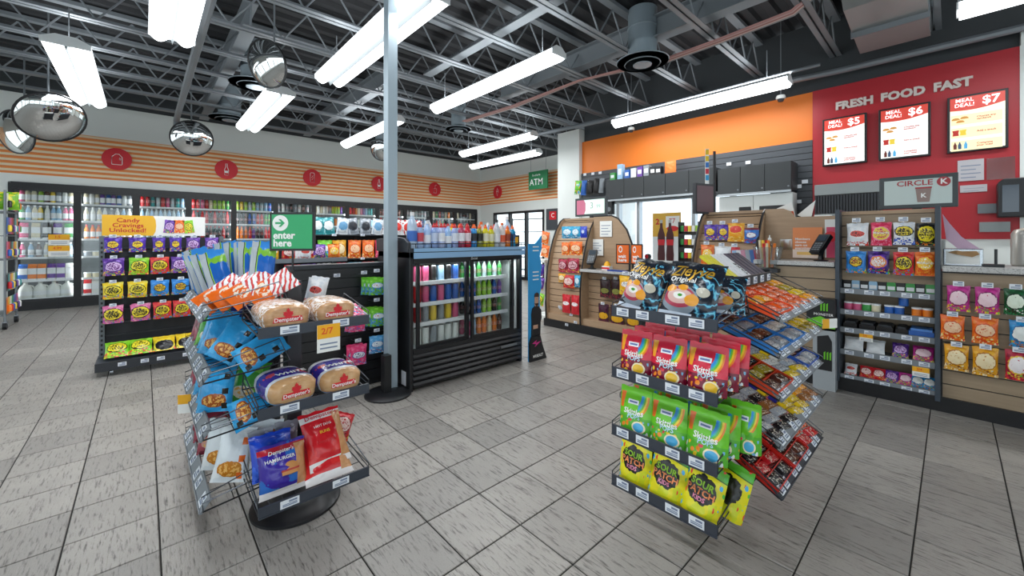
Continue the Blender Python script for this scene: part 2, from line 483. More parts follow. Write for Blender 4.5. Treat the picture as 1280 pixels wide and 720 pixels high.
# ------------------------------------------------------------------ open-web joists
ZB, ZT, PAN = 3.76, 4.22, .56
ln = math.hypot(PAN / 2, ZT - ZB - .06)
rodA = MB().cyl((0, 0, 0), (0, PAN / 2, ZT - ZB - .06), .011, 5).mesh('web_rod', M_JOIST)
rodB = MB().cyl((0, 0, ZT - ZB - .06), (0, PAN / 2, 0), .011, 5).mesh('web_rod', M_JOIST)
Y0, Y1 = -3.2, 8.7
bc = MB().box(-.065, -.008, Y0, Y1, 0, .008).box(-.014, -.008, Y0, Y1, 0, .05).box(.008, .065, Y0, Y1, 0, .008).box(.008, .014, Y0, Y1, 0, .05).mesh('bottom_chord', M_JOIST)
tc_ = MB().box(-.05, .05, Y0, Y1, 0, .05).mesh('top_chord', M_JOIST)
JX = [-3.81 + .916 * k for k in range(-7, 6)]
for q, x in enumerate(JX):
    t = thing('steel_joist', 'grey open-web steel roof joist, %s from the cooler wall' % ORD[q], 'joist', (x, 0, ZB), group='roof joists')
    put(bc, 'bottom_chord', t); put(tc_, 'top_chord', t, (0, 0, ZT - ZB + .01))
    y = Y0
    while y < Y1 - PAN:
        put(rodA, 'web_rod', t, (0, y, .03)); put(rodB, 'web_rod', t, (0, y + PAN / 2, .03)); y += PAN

def girder(label, y, x0, x1, z0, z1, w):
    t = thing('steel_girder', label, 'girder', ((x0 + x1) / 2, y, z0)); L = (x1 - x0) / 2
    MB().box(-L, L, -w / 2, w / 2, 0, .015).build('flange', M_JOIST, t)
    MB().box(-L, L, -w / 2, w / 2, z1 - z0 - .015, z1 - z0).build('flange', M_JOIST, t)
    MB().box(-L, L, -.01, .01, .015, z1 - z0 - .015).build('web', M_JOIST, t)
girder('grey roof girder crossing above the joists near the cone-shaped ducts', .95, -10.9, -5.7, 3.86, 4.16, .16)
girder('grey roof girder running above the drink fridge', 3.0, -10.9, -6.3, 3.86, 4.16, .16)
girder('long grey roof girder running towards the counter wall', 4.85, -5.6, 3.5, 3.86, 4.14, .18)
t = thing('cable_tray', 'narrow metal cable tray with pale edges under the roof deck', 'tray', (-4.2, 3.3, 3.87))
MB().box(-1.4, 1.4, -.07, .07, 0, .012).build('tray_floor', M_JOIST, t)
for s_ in (-.07, .06): MB().box(-1.4, 1.4, s_, s_ + .01, .012, .05).build('tray_edge', M_CHROME, t)
def pipe(name, label, pts, r, m=M_GREY, cat='pipe', n=8):
    o = MB().path(pts, r, n).build(name, m)
    return tag(o, label, cat)
pipe('sprinkler_pipe', 'grey pipe running under the joists with an open lower end', [(-2.6, .45, 3.5), (-6, .45, 3.5), (-9.45, .44, 3.5), (-9.62, .44, 3.47), (-9.66, .44, 3.36)], .045)
pipe('conduit_pipe', 'long blue-grey conduit above the red menu wall', [(3.5, 6.72, 3.47), (-1.0, 6.62, 3.47), (-3.5, 6.3, 3.47), (-6.4, 6.0, 3.47)], .04)
pipe('conduit_rail', 'thin conduit carrying the counter light', [(-1.1, 6.15, 3.45), (-4.3, 6.15, 3.45)], .022)
wires = ['b98a86', 'c9aaa4', 'a87470', 'd0b8b0', '8c8f92']
for k, cc in enumerate(wires):
    dy = .03 * (k - 2)
    pipe('ceiling_cable', '%s loose cable of the bundle draped between the joists' % ['dusty red', 'pale pink', 'brick red', 'cream', 'grey'][k], [(-.8, 5.12 + dy, 4.2), (-.85, 5.12 + dy, 3.9), (-1.15, 5.12 + dy, 3.72), (-1.9, 5.15 + dy, 3.7), (-2.6, 5.18 + dy, 3.7), (-3.9, 5.0 + dy, 3.74 + .01 * k), (-5.4, 5.0 + dy, 3.72), (-6.8, 4.9 + dy, 3.72)], .013, mat('cable_' + cc, cc, .6), 'cable', 5)
# galvanised duct box near the menu wall
M_GALV = mat('galvanised_sheet', '8f9494', .42, .5)
t = thing('air_duct_box', 'galvanised rectangular air duct with folded seam above the red wall', 'duct', (-.45, 5.75, 3.52))
MB().prism([(-.7, .62), (-.7, .25), (-.5, .1), (.6, .0), (.6, .62)], -.3, .29, 'x').build('duct_body', M_GALV, t, bev=.006)
MB().box(-.31, .3, .02, .05, -.004, .64).build('seam', M_GREY, t)

# round duct drops with diffusers
M_DUCT = mat('duct_paint', '8b99a1', .45)
def duct(label, p, s=1, top=ZC - .02):
    t = thing('round_duct', label, 'duct', p)
    H = top - p[2]
    MB().lathe([(.19 * s, .06), (.19 * s, .25), (.194 * s, .26), (.19 * s, .27), (.19 * s, H - .25), (.2 * s, H - .24), (.19 * s, H - .2), (.19 * s, H)], 20).build('duct_drop', M_DUCT, t)
    MB().lathe([(.34 * s, .02), (.35 * s, .03), (.2 * s, .09), (.19 * s, .09), (.31 * s, .02), (.34 * s, .02)], 24).build('diffuser_ring', M_DUCT, t)
    MB().lathe([(.23 * s, -.005), (.24 * s, .0), (.15 * s, .06), (.14 * s, .055), (.21 * s, -.005), (.23 * s, -.005)], 24).build('diffuser_cone', M_DUCT, t)
    MB().lathe([(.0, -.02), (.12 * s, -.02), (.125 * s, -.01), (.06 * s, .04), (0, .045)], 20).build('diffuser_cap', M_DUCT, t)
duct('wide spiral duct drop with round diffuser above the counter displays', at(803, 80, z=3.58), .95)
duct('round duct drop with cone diffuser behind the side-turned mirror', at(319, 108, z=3.62))
duct('round duct drop with diffuser beside the end of a light, towards the cooler wall', at(287, 150, z=3.62))
duct('slim round duct drop with diffuser in front of the far ceiling', at(573, 163, z=3.6), .8)
duct('small round duct drop with diffuser beyond the steel column', at(477, 180, z=3.6), .75)

# ------------------------------------------------------------------ ceiling lights
M_LENS = mat('lit_lens', 'ffffff', .4, emis=3, ecol='f6fbff')
M_FIX = mat('fixture_white', 'dfe3e4', .5)
def lobe(y0, y1, sag, n=7):
    pts = [(y0 + (y1 - y0) * i / n, -sag * math.sin(PI * i / n)) for i in range(n + 1)]
    return pts
def fixture(label, x0, x1, y, z=3.3, lobes=2, W=LAMP_W):
    L = (x1 - x0) / 2
    t = thing('ceiling_light', label, 'light', ((x0 + x1) / 2, y, z), group='ceiling lights')
    w = .17 if lobes == 2 else .1
    MB().prism([(-w - .01, .06), (w + .01, .06), (w * .45, .11), (-w * .45, .11)], -L, L, 'x').build('housing', M_FIX, t)
    if lobes == 2:
        for s_ in (-1, 1):
            pl = lobe(.03 * s_, w * s_, .045) + [(w * s_, .055), (.03 * s_, .055)]
            MB().prism(pl if s_ > 0 else pl[::-1], -L + .01, L - .01, 'x').build('lens', M_LENS, t)
        MB().prism([(-.028, .055), (0, -.045), (.028, .055)], -L, L, 'x').build('centre_ridge', mat('ridge_grey', '8d9496', .6), t)
    else:
        MB().prism(lobe(-w, w, .06) + [(w, .055), (-w, .055)], -L + .01, L - .01, 'x').build('lens', M_LENS, t)
    for s_ in (-1, 1):
        MB().box(-.006, .006, -w - .012, w + .012, .0, .06).build('end_cap', M_FIX, t, (s_ * L, 0, 0))
        MB().cyl((0, 0, .1), (0, 0, 3.8 - z), .006, 5).build('hanger_rod', M_GREY, t, (s_ * L * .8, 0, 0))
    la = bpy.data.lights.new('lamp', 'AREA'); la.shape = 'RECTANGLE'; la.size = 2 * L; la.size_y = 2 * w; la.energy = W; la.color = (.95, .98, 1)
    lo = bpy.data.objects.new('lamp', la); COL.objects.link(lo); lo.parent = t; lo.location = (0, 0, -.07)
    lu = bpy.data.lights.new('added_uplight', 'AREA'); lu.shape = 'RECTANGLE'; lu.size = 2 * L; lu.size_y = w; lu.energy = W * .4; lu.color = (.95, .98, 1)  # added lamp above the housing, brightens the ceiling and upper walls
    lo = bpy.data.objects.new('added_uplight', lu); COL.objects.link(lo); lo.parent = t; lo.location = (0, 0, .13); lo.rotation_euler = (PI, 0, 0)
fixture('twin-lens fluorescent light hanging over the floor before the bread rack', -5.3, -2.85, .21)
fixture('large twin-lens fluorescent light crossing behind the steel column', -5.36, -2.9, 1.75)
fixture('twin-lens fluorescent light between the steel column and the wide duct', -5.42, -2.9, 3.35, lobes=1)
fixture('long slim fluorescent light over the counter beside the orange wall', -4.0, -1.4, 6.1, lobes=1)
fixture('twin-lens fluorescent light above the wheeled rack and milk coolers', -8.65, -6.2, -.6)
fixture('twin-lens fluorescent light beyond the cone diffusers', -8.7, -6.25, 1.4)
fixture('slim fluorescent light passing behind the lower part of the ceiling by the column', -8.8, -6.35, 3.2, lobes=1)
fixture('short-looking slim fluorescent light, upper one of the far pair', -7.9, -5.5, 5.62, lobes=1)
fixture('slim fluorescent light, lower one of the far pair near the green sign', -9.1, -6.5, 6.8, lobes=1)
fixture('fluorescent light cut by the picture corner above the price boards', .03, 2.5, 5.33, lobes=1)
fixture('unseen extra fluorescent light over the front aisle before the racks', -2.0, .5, .2)  # extra fixture kept out of view, lights the front aisle

# ------------------------------------------------------------------ convex mirrors
M_MIR = mat('mirror_dome', 'd9dcdc', .03, 1)
def mirror(label, px, py, d, r, face, tilt):
    p = at(px, py, d=d)
    t = thing('convex_mirror', label, 'mirror', p, group=None, rot=(0, 0, face))
    M = Matrix.Rotation(PI / 2 + tilt, 4, 'X')      # dome axis: local -y, tipped down
    R_ = r / math.sin(1.0)
    prof = [(R_ * math.sin(a), R_ * math.cos(a) - R_ * math.cos(1.0)) for a in [1.0 * (1 - i / 8) for i in range(9)]]
    prof[-1] = (0, prof[-1][1])
    prof = [(a, b * .62) for a, b in prof]
    MB().lathe(prof, 32, M=M).build('mirror_dome', M_MIR, t)
    MB().lathe([(r * .97, -.012), (r * 1.03, -.012), (r * 1.03, .012), (r * .97, .012), (r * .97, -.012)], 32, M=M).build('rim', M_BLACK, t)
    MB().lathe([(0, -.035), (r * .5, -.03), (r, -.012), (r, -.008), (0, -.008)], 24, M=M).build('back_shell', M_DARK, t)
    MB().path([(0, .04, 0), (0, .1, .05), (0, .1, ZC - p.z)], .012).build('hanger', M_GREY, t)
# local -y is the mirror's facing direction, turned by 'face'
toc = lambda px: YAW + PI / 2 + math.atan2(-(px - 640), FPX) - PI
mirror('round security mirror at the picture edge reflecting the striped wall', 20, 165, 6.3, .33, toc(20) - 1.0, .2)
mirror('wide convex security mirror reflecting store shelves beside the striped wall', 64, 147, 5.3, .33, toc(64) + .25, .55)
mirror('convex security mirror hanging below the open pipe end', 240, 173, 7.3, .31, toc(240) + .1, .25)
mirror('convex security mirror turned sideways in front of a round duct', 334, 80, 4.8, .27, toc(334) - .85, .35)
mirror('small convex security mirror half hidden by the steel column', 476, 188, 8.6, .22, toc(476) - .5, .4)

# dome cameras on the conduit
for lab, px, py in (('small white dome camera below the slim counter light', 789, 163), ('small white dome camera at the corner of the orange wall', 976, 124)):
    p = at(px, py, y=6.5)
    t = thing('dome_camera', lab, 'camera', p)
    MB().lathe([(0, -.04), (.03, -.035), (.045, 0)], 14).build('dome', M_DARK, t)
    MB().lathe([(.055, 0), (.06, .02), (.05, .05), (0, .05)], 14).build('mount', M_WHITE, t)
    MB().cyl((0, 0, .05), (0, 0, ZC - p.z), .006, 5).build('stem', M_GREY, t)

# ------------------------------------------------------------------ striped wall icons
def icon(label, pos, rz, kind):
    t = thing('icon_sign', label, 'sign', pos, rz)
    MB().lathe([(.0, 0), (.22, 0), (.22, .012), (0, .012)], 32, M=Matrix.Rotation(PI / 2, 4, 'X')).build('disc', M_RED, t)
    o = MB(); P = lambda pts, closed=True: o.path([(x, -.016, z) for x, z in pts], .0055, 5, 0, closed)
    if kind == 'jug': P([(-.07, -.11), (.07, -.11), (.075, -.1), (.075, .04), (.03, .1), (-.02, .1), (-.075, .04), (-.075, -.1)]); P([(.035, .035), (.055, .01), (.05, -.02), (.035, .0)])
    if kind == 'bottle': P([(-.035, -.13), (.035, -.13), (.04, -.02), (.015, .06), (.015, .13), (-.015, .13), (-.015, .06), (-.04, -.02)])
    if kind == 'can': P([(-.05, -.12), (.05, -.12), (.05, .1), (.035, .125), (-.035, .125), (-.05, .1)]); P([(.015, .05), (-.03, -.01), (.03, .01), (-.01, -.06)], False)
    if kind == 'cup': P([(-.05, -.12), (.05, -.12), (.055, .02), (-.055, .02)]); P([(.0, .02), (.0, .12), (.05, .14)], False)
    if kind == 'cone': P([(0, -.13), (.05, .02), (0, .13), (-.05, .02)]); P([(-.05, .02), (.05, .02)], False)
    o.build('icon_line', M_WTXT, t)
    if kind in ('bottle',):
        MB().box(-.033, .033, -.018, -.012, -.08, -.03).build('icon_label', M_WTXT, t)
for y, k, lab in ((-.4, 'jug', 'milk jug'), (1.4, 'bottle', 'soda bottle with label'), (3.24, 'can', 'energy can'), (5.05, 'bottle', 'plain tall bottle'), (6.93, 'cup', 'cup with straw')):
    icon('red round wall sign with white %s outline' % lab, (WX + .02, y, 2.89), PI / 2, k)
icon('red round wall sign with white diamond cone outline', (-10.32, BY - .02, 2.86), 0, 'cone')
# green ATM sign and dark notice panel on far wall
t = thing('atm_sign', 'green ATM sign hung before the far striped wall', 'sign', (-8.02, BY - .45, 2.72))
MB().box(-.37, .37, -.02, .02, 0, .52).build('panel', mat('sign_green', '1f7a4a', .5), t)
text('ATM', .26, M_WTXT, t, (-.06, -.022, .2), bold=.006)
text('In-store', .1, M_WTXT, t, (-.06, -.022, .41))
for x in (-.3, .3): MB().cyl((x, 0, .52), (x, 0, ZC - 2.72), .004, 5).build('hanger', M_GREY, t)
t = thing('notice_board', 'dark grey wall panel with red square notice next to the pier', 'panel', (-7.83, BY - .03, 1.55))
MB().box(-.27, .27, 0, .03, 0, .62).build('board', M_SLAT, t)
MB().box(-.13, .13, -.012, 0, .3, .54).build('notice', M_RED, t)
text('C', .18, M_WTXT, t, (0, -.014, .42), bold=.01)
# ------------------------------------------------------------------ drink packages
OC = tint('package_colour', .3)
OCL = tint('liquid_colour', .12)
M_CAPW = mat('white_cap', 'ececec', .4)
M_CAPR = mat('red_cap', 'cf2a2a', .4)
M_CAPO = mat('orange_cap', 'ee6a22', .4)
M_CAPK = mat('black_cap', '1c1c1e', .4)
M_ALUC = mat('can_top', 'c4c8cb', .25, .9)
LABW = mat('label_white', 'eef0f2', .45)
nl = N('label_tint'); oi_ = nl.nt.nodes.new('ShaderNodeObjectInfo')
LABT = nl.done(nl.mix(nl.gt(nl.noise(6, 2, nl.vec(1, 1, 1, 0, True)), .5), nl.mix(.25, oi_.outputs['Color'], 'f0f0f0'), nl.mix(.35, oi_.outputs['Color'], 'd04030')), .35)
def prod_meshes():
    D = {}
    # (body outline, label outline, cap outline): small dairy bottle, soda bottle, sport bottle, water bottle
    D['bottle'] = ([(.0, 0), (.034, 0), (.036, .01), (.036, .145), (.03, .165), (.015, .2), (.014, .212), (0, .212)], [(.0368, .04), (.0368, .12)], [(.017, .205), (.017, .228), (0, .228)])
    D['soda'] = ([(0, 0), (.028, 0), (.033, .012), (.034, .06), (.031, .09), (.034, .13), (.03, .165), (.014, .205), (.012, .225), (0, .225)], [(.0345, .075), (.0335, .09), (.0348, .12)], [(.0145, .215), (.0145, .238), (0, .238)])
    D['water'] = ([(0, 0), (.03, 0), (.034, .012), (.034, .15), (.026, .18), (.013, .21), (.012, .228), (0, .228)], [(.0347, .07), (.0347, .125)], [(.0145, .22), (.0145, .24), (0, .24)])
    out = {}
    for k, (b, l, c) in D.items():
        for cn, cm in (('w', M_CAPW), ('r', M_CAPR), ('o', M_CAPO), ('k', M_CAPK)):
            m = MB().lathe(b, 10, 0).lathe(l, 10, 1).lathe(c, 8, 2)
            out[k + cn] = m.mesh(k, [OCL, LABW if k == 'bottle' else LABT, cm])
    out['can'] = MB().lathe([(0, 0), (.025, 0), (.032, .012), (.032, .14), (.027, .152)], 12, 0).lathe([(.027, .152), (.026, .155), (.0, .15)], 12, 1).lathe([(.0325, .05), (.0325, .1)], 12, 2).mesh('can', [OC, M_ALUC, tint('package_colour', .3)])
    g = MB().box(-.048, .048, -.048, .048, 0, .2, 0)
    g.add([(-.048, -.048, .2), (.048, -.048, .2), (.048, .048, .2), (-.048, .048, .2), (-.048, 0, .25), (.048, 0, .25)], [(0, 1, 5, 4), (2, 3, 4, 5), (1, 2, 5), (3, 0, 4)], 1)
    g.box(-.048, .048, -.003, .003, .248, .27, 1).box(-.0485, .0485, -.0485, .0485, .03, .1, 1)
    out['carton'] = g.mesh('carton', [LABW, OC])
    j = MB().lathe([(0, 0), (.07, 0), (.078, .02), (.078, .14), (.06, .19), (.025, .23), (.022, .245), (0, .245)], 14, 0).lathe([(.025, .24), (.025, .262), (0, .262)], 10, 1).lathe([(.0785, .05), (.0785, .12)], 14, 2)
    j.path([(.03, -.0, .215), (.075, 0, .2), (.088, 0, .16), (.075, 0, .12)], .011, 6, 0)
    out['jug'] = j.mesh('jug', [mat('milk_plastic', 'e6e8e2', .35), OC, LABW])
    t = MB().lathe([(0, 0), (.05, 0), (.055, .06), (.0, .06)], 14, 0).lathe([(.058, .06), (.058, .072), (0, .072)], 14, 1)
    out['tub'] = t.mesh('tub', [OC, LABW])
    return out
PM = prod_meshes()
CNAME = {'white': 'e9ebe6', 'cream': 'e3d9b8', 'yellow': 'eecb3a', 'orange': 'ee8126', 'red': 'c9252b', 'pink': 'd65a86', 'purple': '6a3f9c', 'blue': '2b62b4', 'pale blue': '9cc4e2', 'green': '3f9c4a', 'lime': '9dcf3a', 'brown': '5a3320', 'black': '1d1b1c', 'teal': '2f9c9c', 'grey': '8d949a', 'clear': 'b9cdd2'}
def product(kind, colour, loc, label, cat, group=None, name=None, s=1, rz=0, sz=None):
    o = put(PM[kind], name or {'carton': 'drink_carton', 'can': 'drink_can', 'jug': 'milk_jug', 'tub': 'dairy_tub'}.get(kind, 'drink_bottle'), None, loc, rz)
    o.scale = (s, s, sz or s); o.color = lin(CNAME[colour])
    return tag(o, label, cat, group)

# ------------------------------------------------------------------ wall cooler
DIV = [-1.75, -.94, -.12, .72, 1.54, 2.4, 3.28, 4.14, 5.0, 5.88, 6.78, 7.7, 8.62]
cool = thing('glass_door_cooler', 'long black framed wall cooler with twelve glass doors', 'cooler', (WX, 0, 0))
MB().box(-.06, .05, DIV[0], DIV[-1], 2.2, 2.32).build('header', M_BLACK, cool)
MB().box(-.06, .05, DIV[0], DIV[-1], .1, .17).build('sill', M_BLACK, cool)
MB().box(-.1, .03, DIV[0], DIV[-1], 0, .1).build('kick_plate', M_BLACK, cool)
MB().box(-.8, -.76, DIV[0], DIV[-1], 0, 2.3).build('back_panel', mat('cooler_back', '6f777a', .5), cool)
MB().box(-.8, -.06, DIV[0], DIV[-1], 2.28, 2.32).build('top_panel', mat('cooler_back', '6f777a', .5), cool)
MB().box(-.76, -.06, DIV[0], DIV[-1], .1, .14).build('floor_panel', mat('cooler_back', '6f777a', .5), cool)
for y in (DIV[0] - .03, DIV[-1]): MB().box(-.8, .03, y, y + .03, 0, 2.3).build('end_panel', M_BLACK, cool)
for k in range(13):
    y = DIV[k]; MB().box(-.06, .045, y - .024, y + .024, .17, 2.2).build('mullion', M_BLACK, cool)
SHZ = [.2, .53, .95, 1.29, 1.635, 1.965]
M_SHELF = mat('cooler_shelf', 'c3c9cc', .4)
for k in range(12):
    a, b = DIV[k] + .024, DIV[k + 1] - .024
    d = MB().box(0, .04, a, a + .028, .17, 2.2).box(0, .04, b - .028, b, .17, 2.2).box(0, .04, a + .028, b - .028, .17, .2).box(0, .04, a + .028, b - .028, 2.17, 2.2).build('door', M_BLACK, cool)
    MB().box(.015, .02, a + .028, b - .028, .2, 2.17).build('pane', GLASS, d)
    MB().box(.04, .07, b - .03, b - .01, .95, 1.35).build('handle', M_DARK, d)
    for z in SHZ:
        s_ = MB().box(-.55, -.1, a - .03, b + .03, z - .012, z).build('shelf', M_SHELF, cool)
        MB().box(-.1, -.085, a - .03, b + .03, z - .025, z + .012).build('price_rail', LABW, s_)
    lt = bpy.data.lights.new('door_lamp', 'AREA'); lt.shape = 'RECTANGLE'; lt.size = .06; lt.size_y = 1.9; lt.energy = 5; lt.color = (.94, .98, 1)
    lo = bpy.data.objects.new('door_lamp', lt); COL.objects.link(lo); lo.parent = cool
    lo.location = (-.07, DIV[k], 1.2); lo.rotation_euler = (PI / 2, 0, PI / 2)
SH = ['bottom', 'second lowest', 'third lowest', 'third highest', 'second highest', 'top']
PLAN = {0: {0: ('jug', 4, ['white'] * 4), 1: ('carton', 6, ['blue', 'orange', 'orange', 'purple', 'purple', 'white']), 2: ('bottlew', 7, ['pink', 'pale blue', 'brown', 'cream', 'white', 'grey', 'pale blue']), 3: ('carton', 5, ['pink', 'cream', 'black', 'purple', 'green']), 4: ('bottlew', 9, ['green', 'pale blue', 'cream', 'yellow', 'white', 'pale blue', 'pale blue', 'pink', 'pink']), 5: ('bottlew', 9, ['pink', 'cream', 'cream', 'lime', 'brown', 'yellow', 'grey', 'white', 'cream'])},
        1: {0: ('carton', 6, ['red', 'white', 'orange', 'cream', 'white', 'red']), 1: ('tub', 6, ['cream'] * 6), 2: ('tub', 6, ['grey', 'cream'] * 3), 3: ('bottler', 8, ['orange'] * 8), 4: ('bottlew', 8, ['cream', 'white', 'cream', 'white', 'grey', 'white', 'pale blue', 'white']), 5: ('bottlew', 9, ['cream', 'white', 'cream', 'purple', 'blue', 'purple', 'blue', 'white', 'grey'])},
        2: {3: ('waterw', 9, ['clear'] * 9), 4: ('waterw', 10, ['pale blue', 'clear'] * 5), 5: ('sodaw', 9, ['red', 'red', 'teal', 'clear', 'red', 'pink', 'clear', 'teal', 'pale blue'])},
        3: {3: ('sodar', 9, ['brown', 'black', 'red', 'black', 'brown', 'black', 'black', 'red', 'black']), 4: ('sodar', 9, ['red', 'black', 'red', 'red', 'black', 'red', 'black', 'brown', 'red']), 5: ('sodaw', 9, ['red', 'red', 'pink', 'red', 'cream', 'lime', 'lime', 'lime', 'green'])},
        4: {3: ('sodao', 9, ['orange', 'orange', 'orange', 'red', 'purple', 'black', 'black', 'red', 'red']), 4: ('sodak', 9, ['black', 'black', 'brown', 'blue', 'blue', 'red', 'red', 'green', 'green']), 5: ('waterw', 9, ['lime', 'yellow', 'lime', 'clear', 'lime', 'pale blue', 'clear', 'pale blue', 'blue'])},
        5: {3: ('sodak', 8, ['black', 'black', 'red', 'brown', 'green', 'black', 'red', 'red']), 4: ('sodak', 8, ['black'] * 8), 5: ('waterw', 8, ['grey', 'white', 'grey', 'black', 'grey', 'white', 'brown', 'grey'])},
        6: {3: ('can', 10, ['teal', 'white'] * 5), 4: ('can', 10, ['brown', 'orange', 'orange', 'brown', 'white', 'grey', 'brown', 'orange', 'brown', 'grey']), 5: ('can', 10, ['cream', 'white', 'cream', 'white', 'white', 'grey', 'lime', 'lime', 'lime', 'purple'])},
        7: {3: ('can', 10, ['white'] * 10), 4: ('can', 10, ['white', 'pale blue'] * 5), 5: ('can', 10, ['orange', 'red', 'red', 'orange', 'cream', 'pink', 'purple', 'pale blue', 'teal', 'teal'])},
        8: {4: ('sodar', 8, ['red', 'red', 'white', 'red'] * 2), 5: ('sodar', 8, ['red', 'brown'] * 4)},
        9: {4: ('waterw', 8, ['blue', 'pale blue'] * 4), 5: ('waterw', 8, ['clear', 'grey'] * 4)},
        10: {4: ('sodaw', 7, ['green', 'black', 'red', 'orange', 'green', 'black', 'grey']), 5: ('sodaw', 7, ['orange', 'cream', 'green', 'red', 'grey', 'cream', 'orange'])},
        11: {4: ('sodaw', 6, ['grey', 'black'] * 3), 5: ('sodaw', 6, ['grey', 'cream', 'grey', 'black', 'grey', 'cream'])}}
KN = {'jug': 'milk jug', 'carton': 'gable carton', 'tub': 'tub', 'can': 'can', 'bottlew': 'dairy bottle', 'bottler': 'juice bottle', 'waterw': 'water bottle', 'sodaw': 'drink bottle', 'sodar': 'soda bottle', 'sodao': 'orange soda bottle', 'sodak': 'dark soda bottle'}
for k, sh in PLAN.items():
    a, b = DIV[k] + .06, DIV[k + 1] - .06
    for s_, (kd, cnt, cols) in sh.items():
        for i in range(cnt):
            y = a + (b - a) * (i + .5) / cnt + RND.uniform(-.005, .005)
            sc_ = {'jug': 1.15, 'carton': 1.1, 'can': 1.1, 'tub': 1.05}.get(kd, 1.0)
            if kd == 'tub': sc_ = .95
            lab = '%s %s, %s along %s shelf, %s cooler door from wheeled rack' % (cols[i], KN[kd], ORD[i], SH[s_], ORD[k])
            lab = lab.replace('orange orange', 'orange').replace('clear water', 'clear water')
            product(kd, cols[i], (WX - .17 + RND.uniform(-.01, .01), y, SHZ[s_]), lab, {'jug': 'jug', 'carton': 'carton', 'tub': 'tub', 'can': 'can'}.get(kd, 'bottle'), 'drinks in the wall cooler', s=sc_, rz=PI / 2, sz={'jug': 1.12, 'carton': 1.12, 'can': 1.35, 'tub': 1.5}.get(kd, 1.24))
# promotion cards on cooler doors
def card(label, p, w, h, rz, lines=('2/', ), big=None, name='promo_card'):
    t = thing(name, label, 'card', p, rz)
    MB().box(-w / 2, w / 2, -.002, .002, 0, h).build('card_sheet', M_PAPER, t)
    MB().box(-w / 2, w / 2, -.0032, -.002, h * .5, h).build('card_band', M_YEL, t)
    if big: text(big, h * .32, M_OTXT, t, (-w * .08, -.0042, h * .76), bold=.02)
    for k in range(2): MB().box(-w * .38, w * .38, -.003, -.002, h * (.12 + .15 * k), h * (.17 + .15 * k)).build('print_line', M_PRINT, t)
    return t
card('yellow and white price card on the first cooler door, upper of two', (WX + .05, -1.17, 1.18), .27, .2, PI / 2, big='1.5')
card('yellow and white price card on the first cooler door, lower of two', (WX + .05, -1.17, .97), .27, .2, PI / 2, big='4.99')
card('yellow and white price card on the cooler door past the candy rack', (WX + .05, 1.15, 1.0), .24, .28, PI / 2, big='2/5')

# ------------------------------------------------------------------ bag artwork
def art(name, base, swirl, centre, ring, bits=None, top=None, cx=.5, cz=.52, rx=.36, rz=.26, amt=.9, ink='161616', inkamt=.0, rough=.28, bitz=.26, scale=5):
    n = N(name)
    c = n.mix(n.gt(n.noise(scale, 3), .56), base, swirl)
    if bits:
        v = n.vor(9); sp = n.nt.nodes.new('ShaderNodeSeparateColor'); n.l(v, sp.inputs[0])
        q = n.ramp(sp.outputs[0], [(i / len(bits), b) for i, b in enumerate(bits)])
        c = n.mix(n.mul(n.lt(n.add(n.z, n.mul(n.sub(n.noise(6), .5), .3)), bitz), n.lt(n.vor(9, None, 'Distance'), .5)), c, q)
    if centre:
        c = n.mix(n.splat(cx, cz, rx * 1.12, rz * 1.15, amt), c, ring)
        c = n.mix(n.splat(cx, cz, rx, rz, amt), c, centre)
        if inkamt: c = n.mix(n.mul(n.ell(cx, cz, rx * .85, rz * .8), n.gt(n.noise(13, 2), 1 - inkamt)), c, ink)
    if top: c = n.mix(n.gt(n.z, .86), c, top)
    return n.done(c, rough, n.noise(9, 3), .35, .004)
A = {}
A['purple_star'] = art('bag_purple_star', '4a2a9c', '6a45c4', 'f2d33a', '2a1a6c', ['e84c8a', '5ac0e8', 'f2d33a'], amt=1.0, rx=.28, rz=.22, ink='b04020', inkamt=.45)
A['purple_mix'] = art('bag_purple_mix', '5a2f94', '8d5fc4', 'd9b8e8', '3d1c70', ['e84c8a', '7ac043', 'f2d33a'], ink='6a2a80', inkamt=.5)
A['sour_yellow'] = art('bag_sour_yellow', 'f0d020', 'e8e060', 'f6e23a', '1a1a14', ['e84838', '48a848', '4088d8', 'f08828'], amt=.9, ink='1a1a14', inkamt=.5)
A['sour_green'] = art('bag_sour_green', '86cf2c', 'a4dc4a', 'f2e23a', '1c2a10', ['f0582c', 'f2e23a', 'e83858'], ink='1a1a14', inkamt=.48)
A['sour_red'] = art('bag_sour_red', 'd8303a', 'e85a3a', 'f2d832', '2a1010', ['f0582c', '48a848', '4088d8'], ink='1a1a14', inkamt=.48)
A['sour_pink'] = art('bag_sour_pink', 'e070a8', 'f0a0c0', 'f2dc3c', '20141a', ['f0582c', '48a848', '8a50c0'], ink='1a1a14', inkamt=.5, rx=.42, rz=.3)
A['sour_blue'] = art('bag_sour_blue', '2f86d8', '4ba0e8', 'f0c832', '0e1a2c', ['e8c832', '48a848', 'f08828'], rx=.27, rz=.22, ink='c83828', inkamt=.45, bitz=.16)
A['yellow_black'] = art('bag_yellow_black', 'e8c42a', 'f0d64a', '17161a', 'f6e04a', ['e84838', '48a848'], cz=.3, rx=.4, rz=.26)
A['orange'] = art('bag_orange', 'ee6a1c', 'f28a34', 'f2c8a0', 'c84010', ['f2c43a', 'e83820', 'f6e0b0'], ink='d85020', inkamt=.4, rx=.34, rz=.22)
A['red'] = art('bag_red', 'd02430', 'e03a40', 'f4d8d0', '8c1018', ['f2c43a', 'e83820', '8c1018'], ink='c02030', inkamt=.45)
A['maroon'] = art('bag_maroon', 'a01838', 'c03050', 'e8b8c0', '600c20', ['f2c43a', 'e05080'], ink='801028', inkamt=.5)
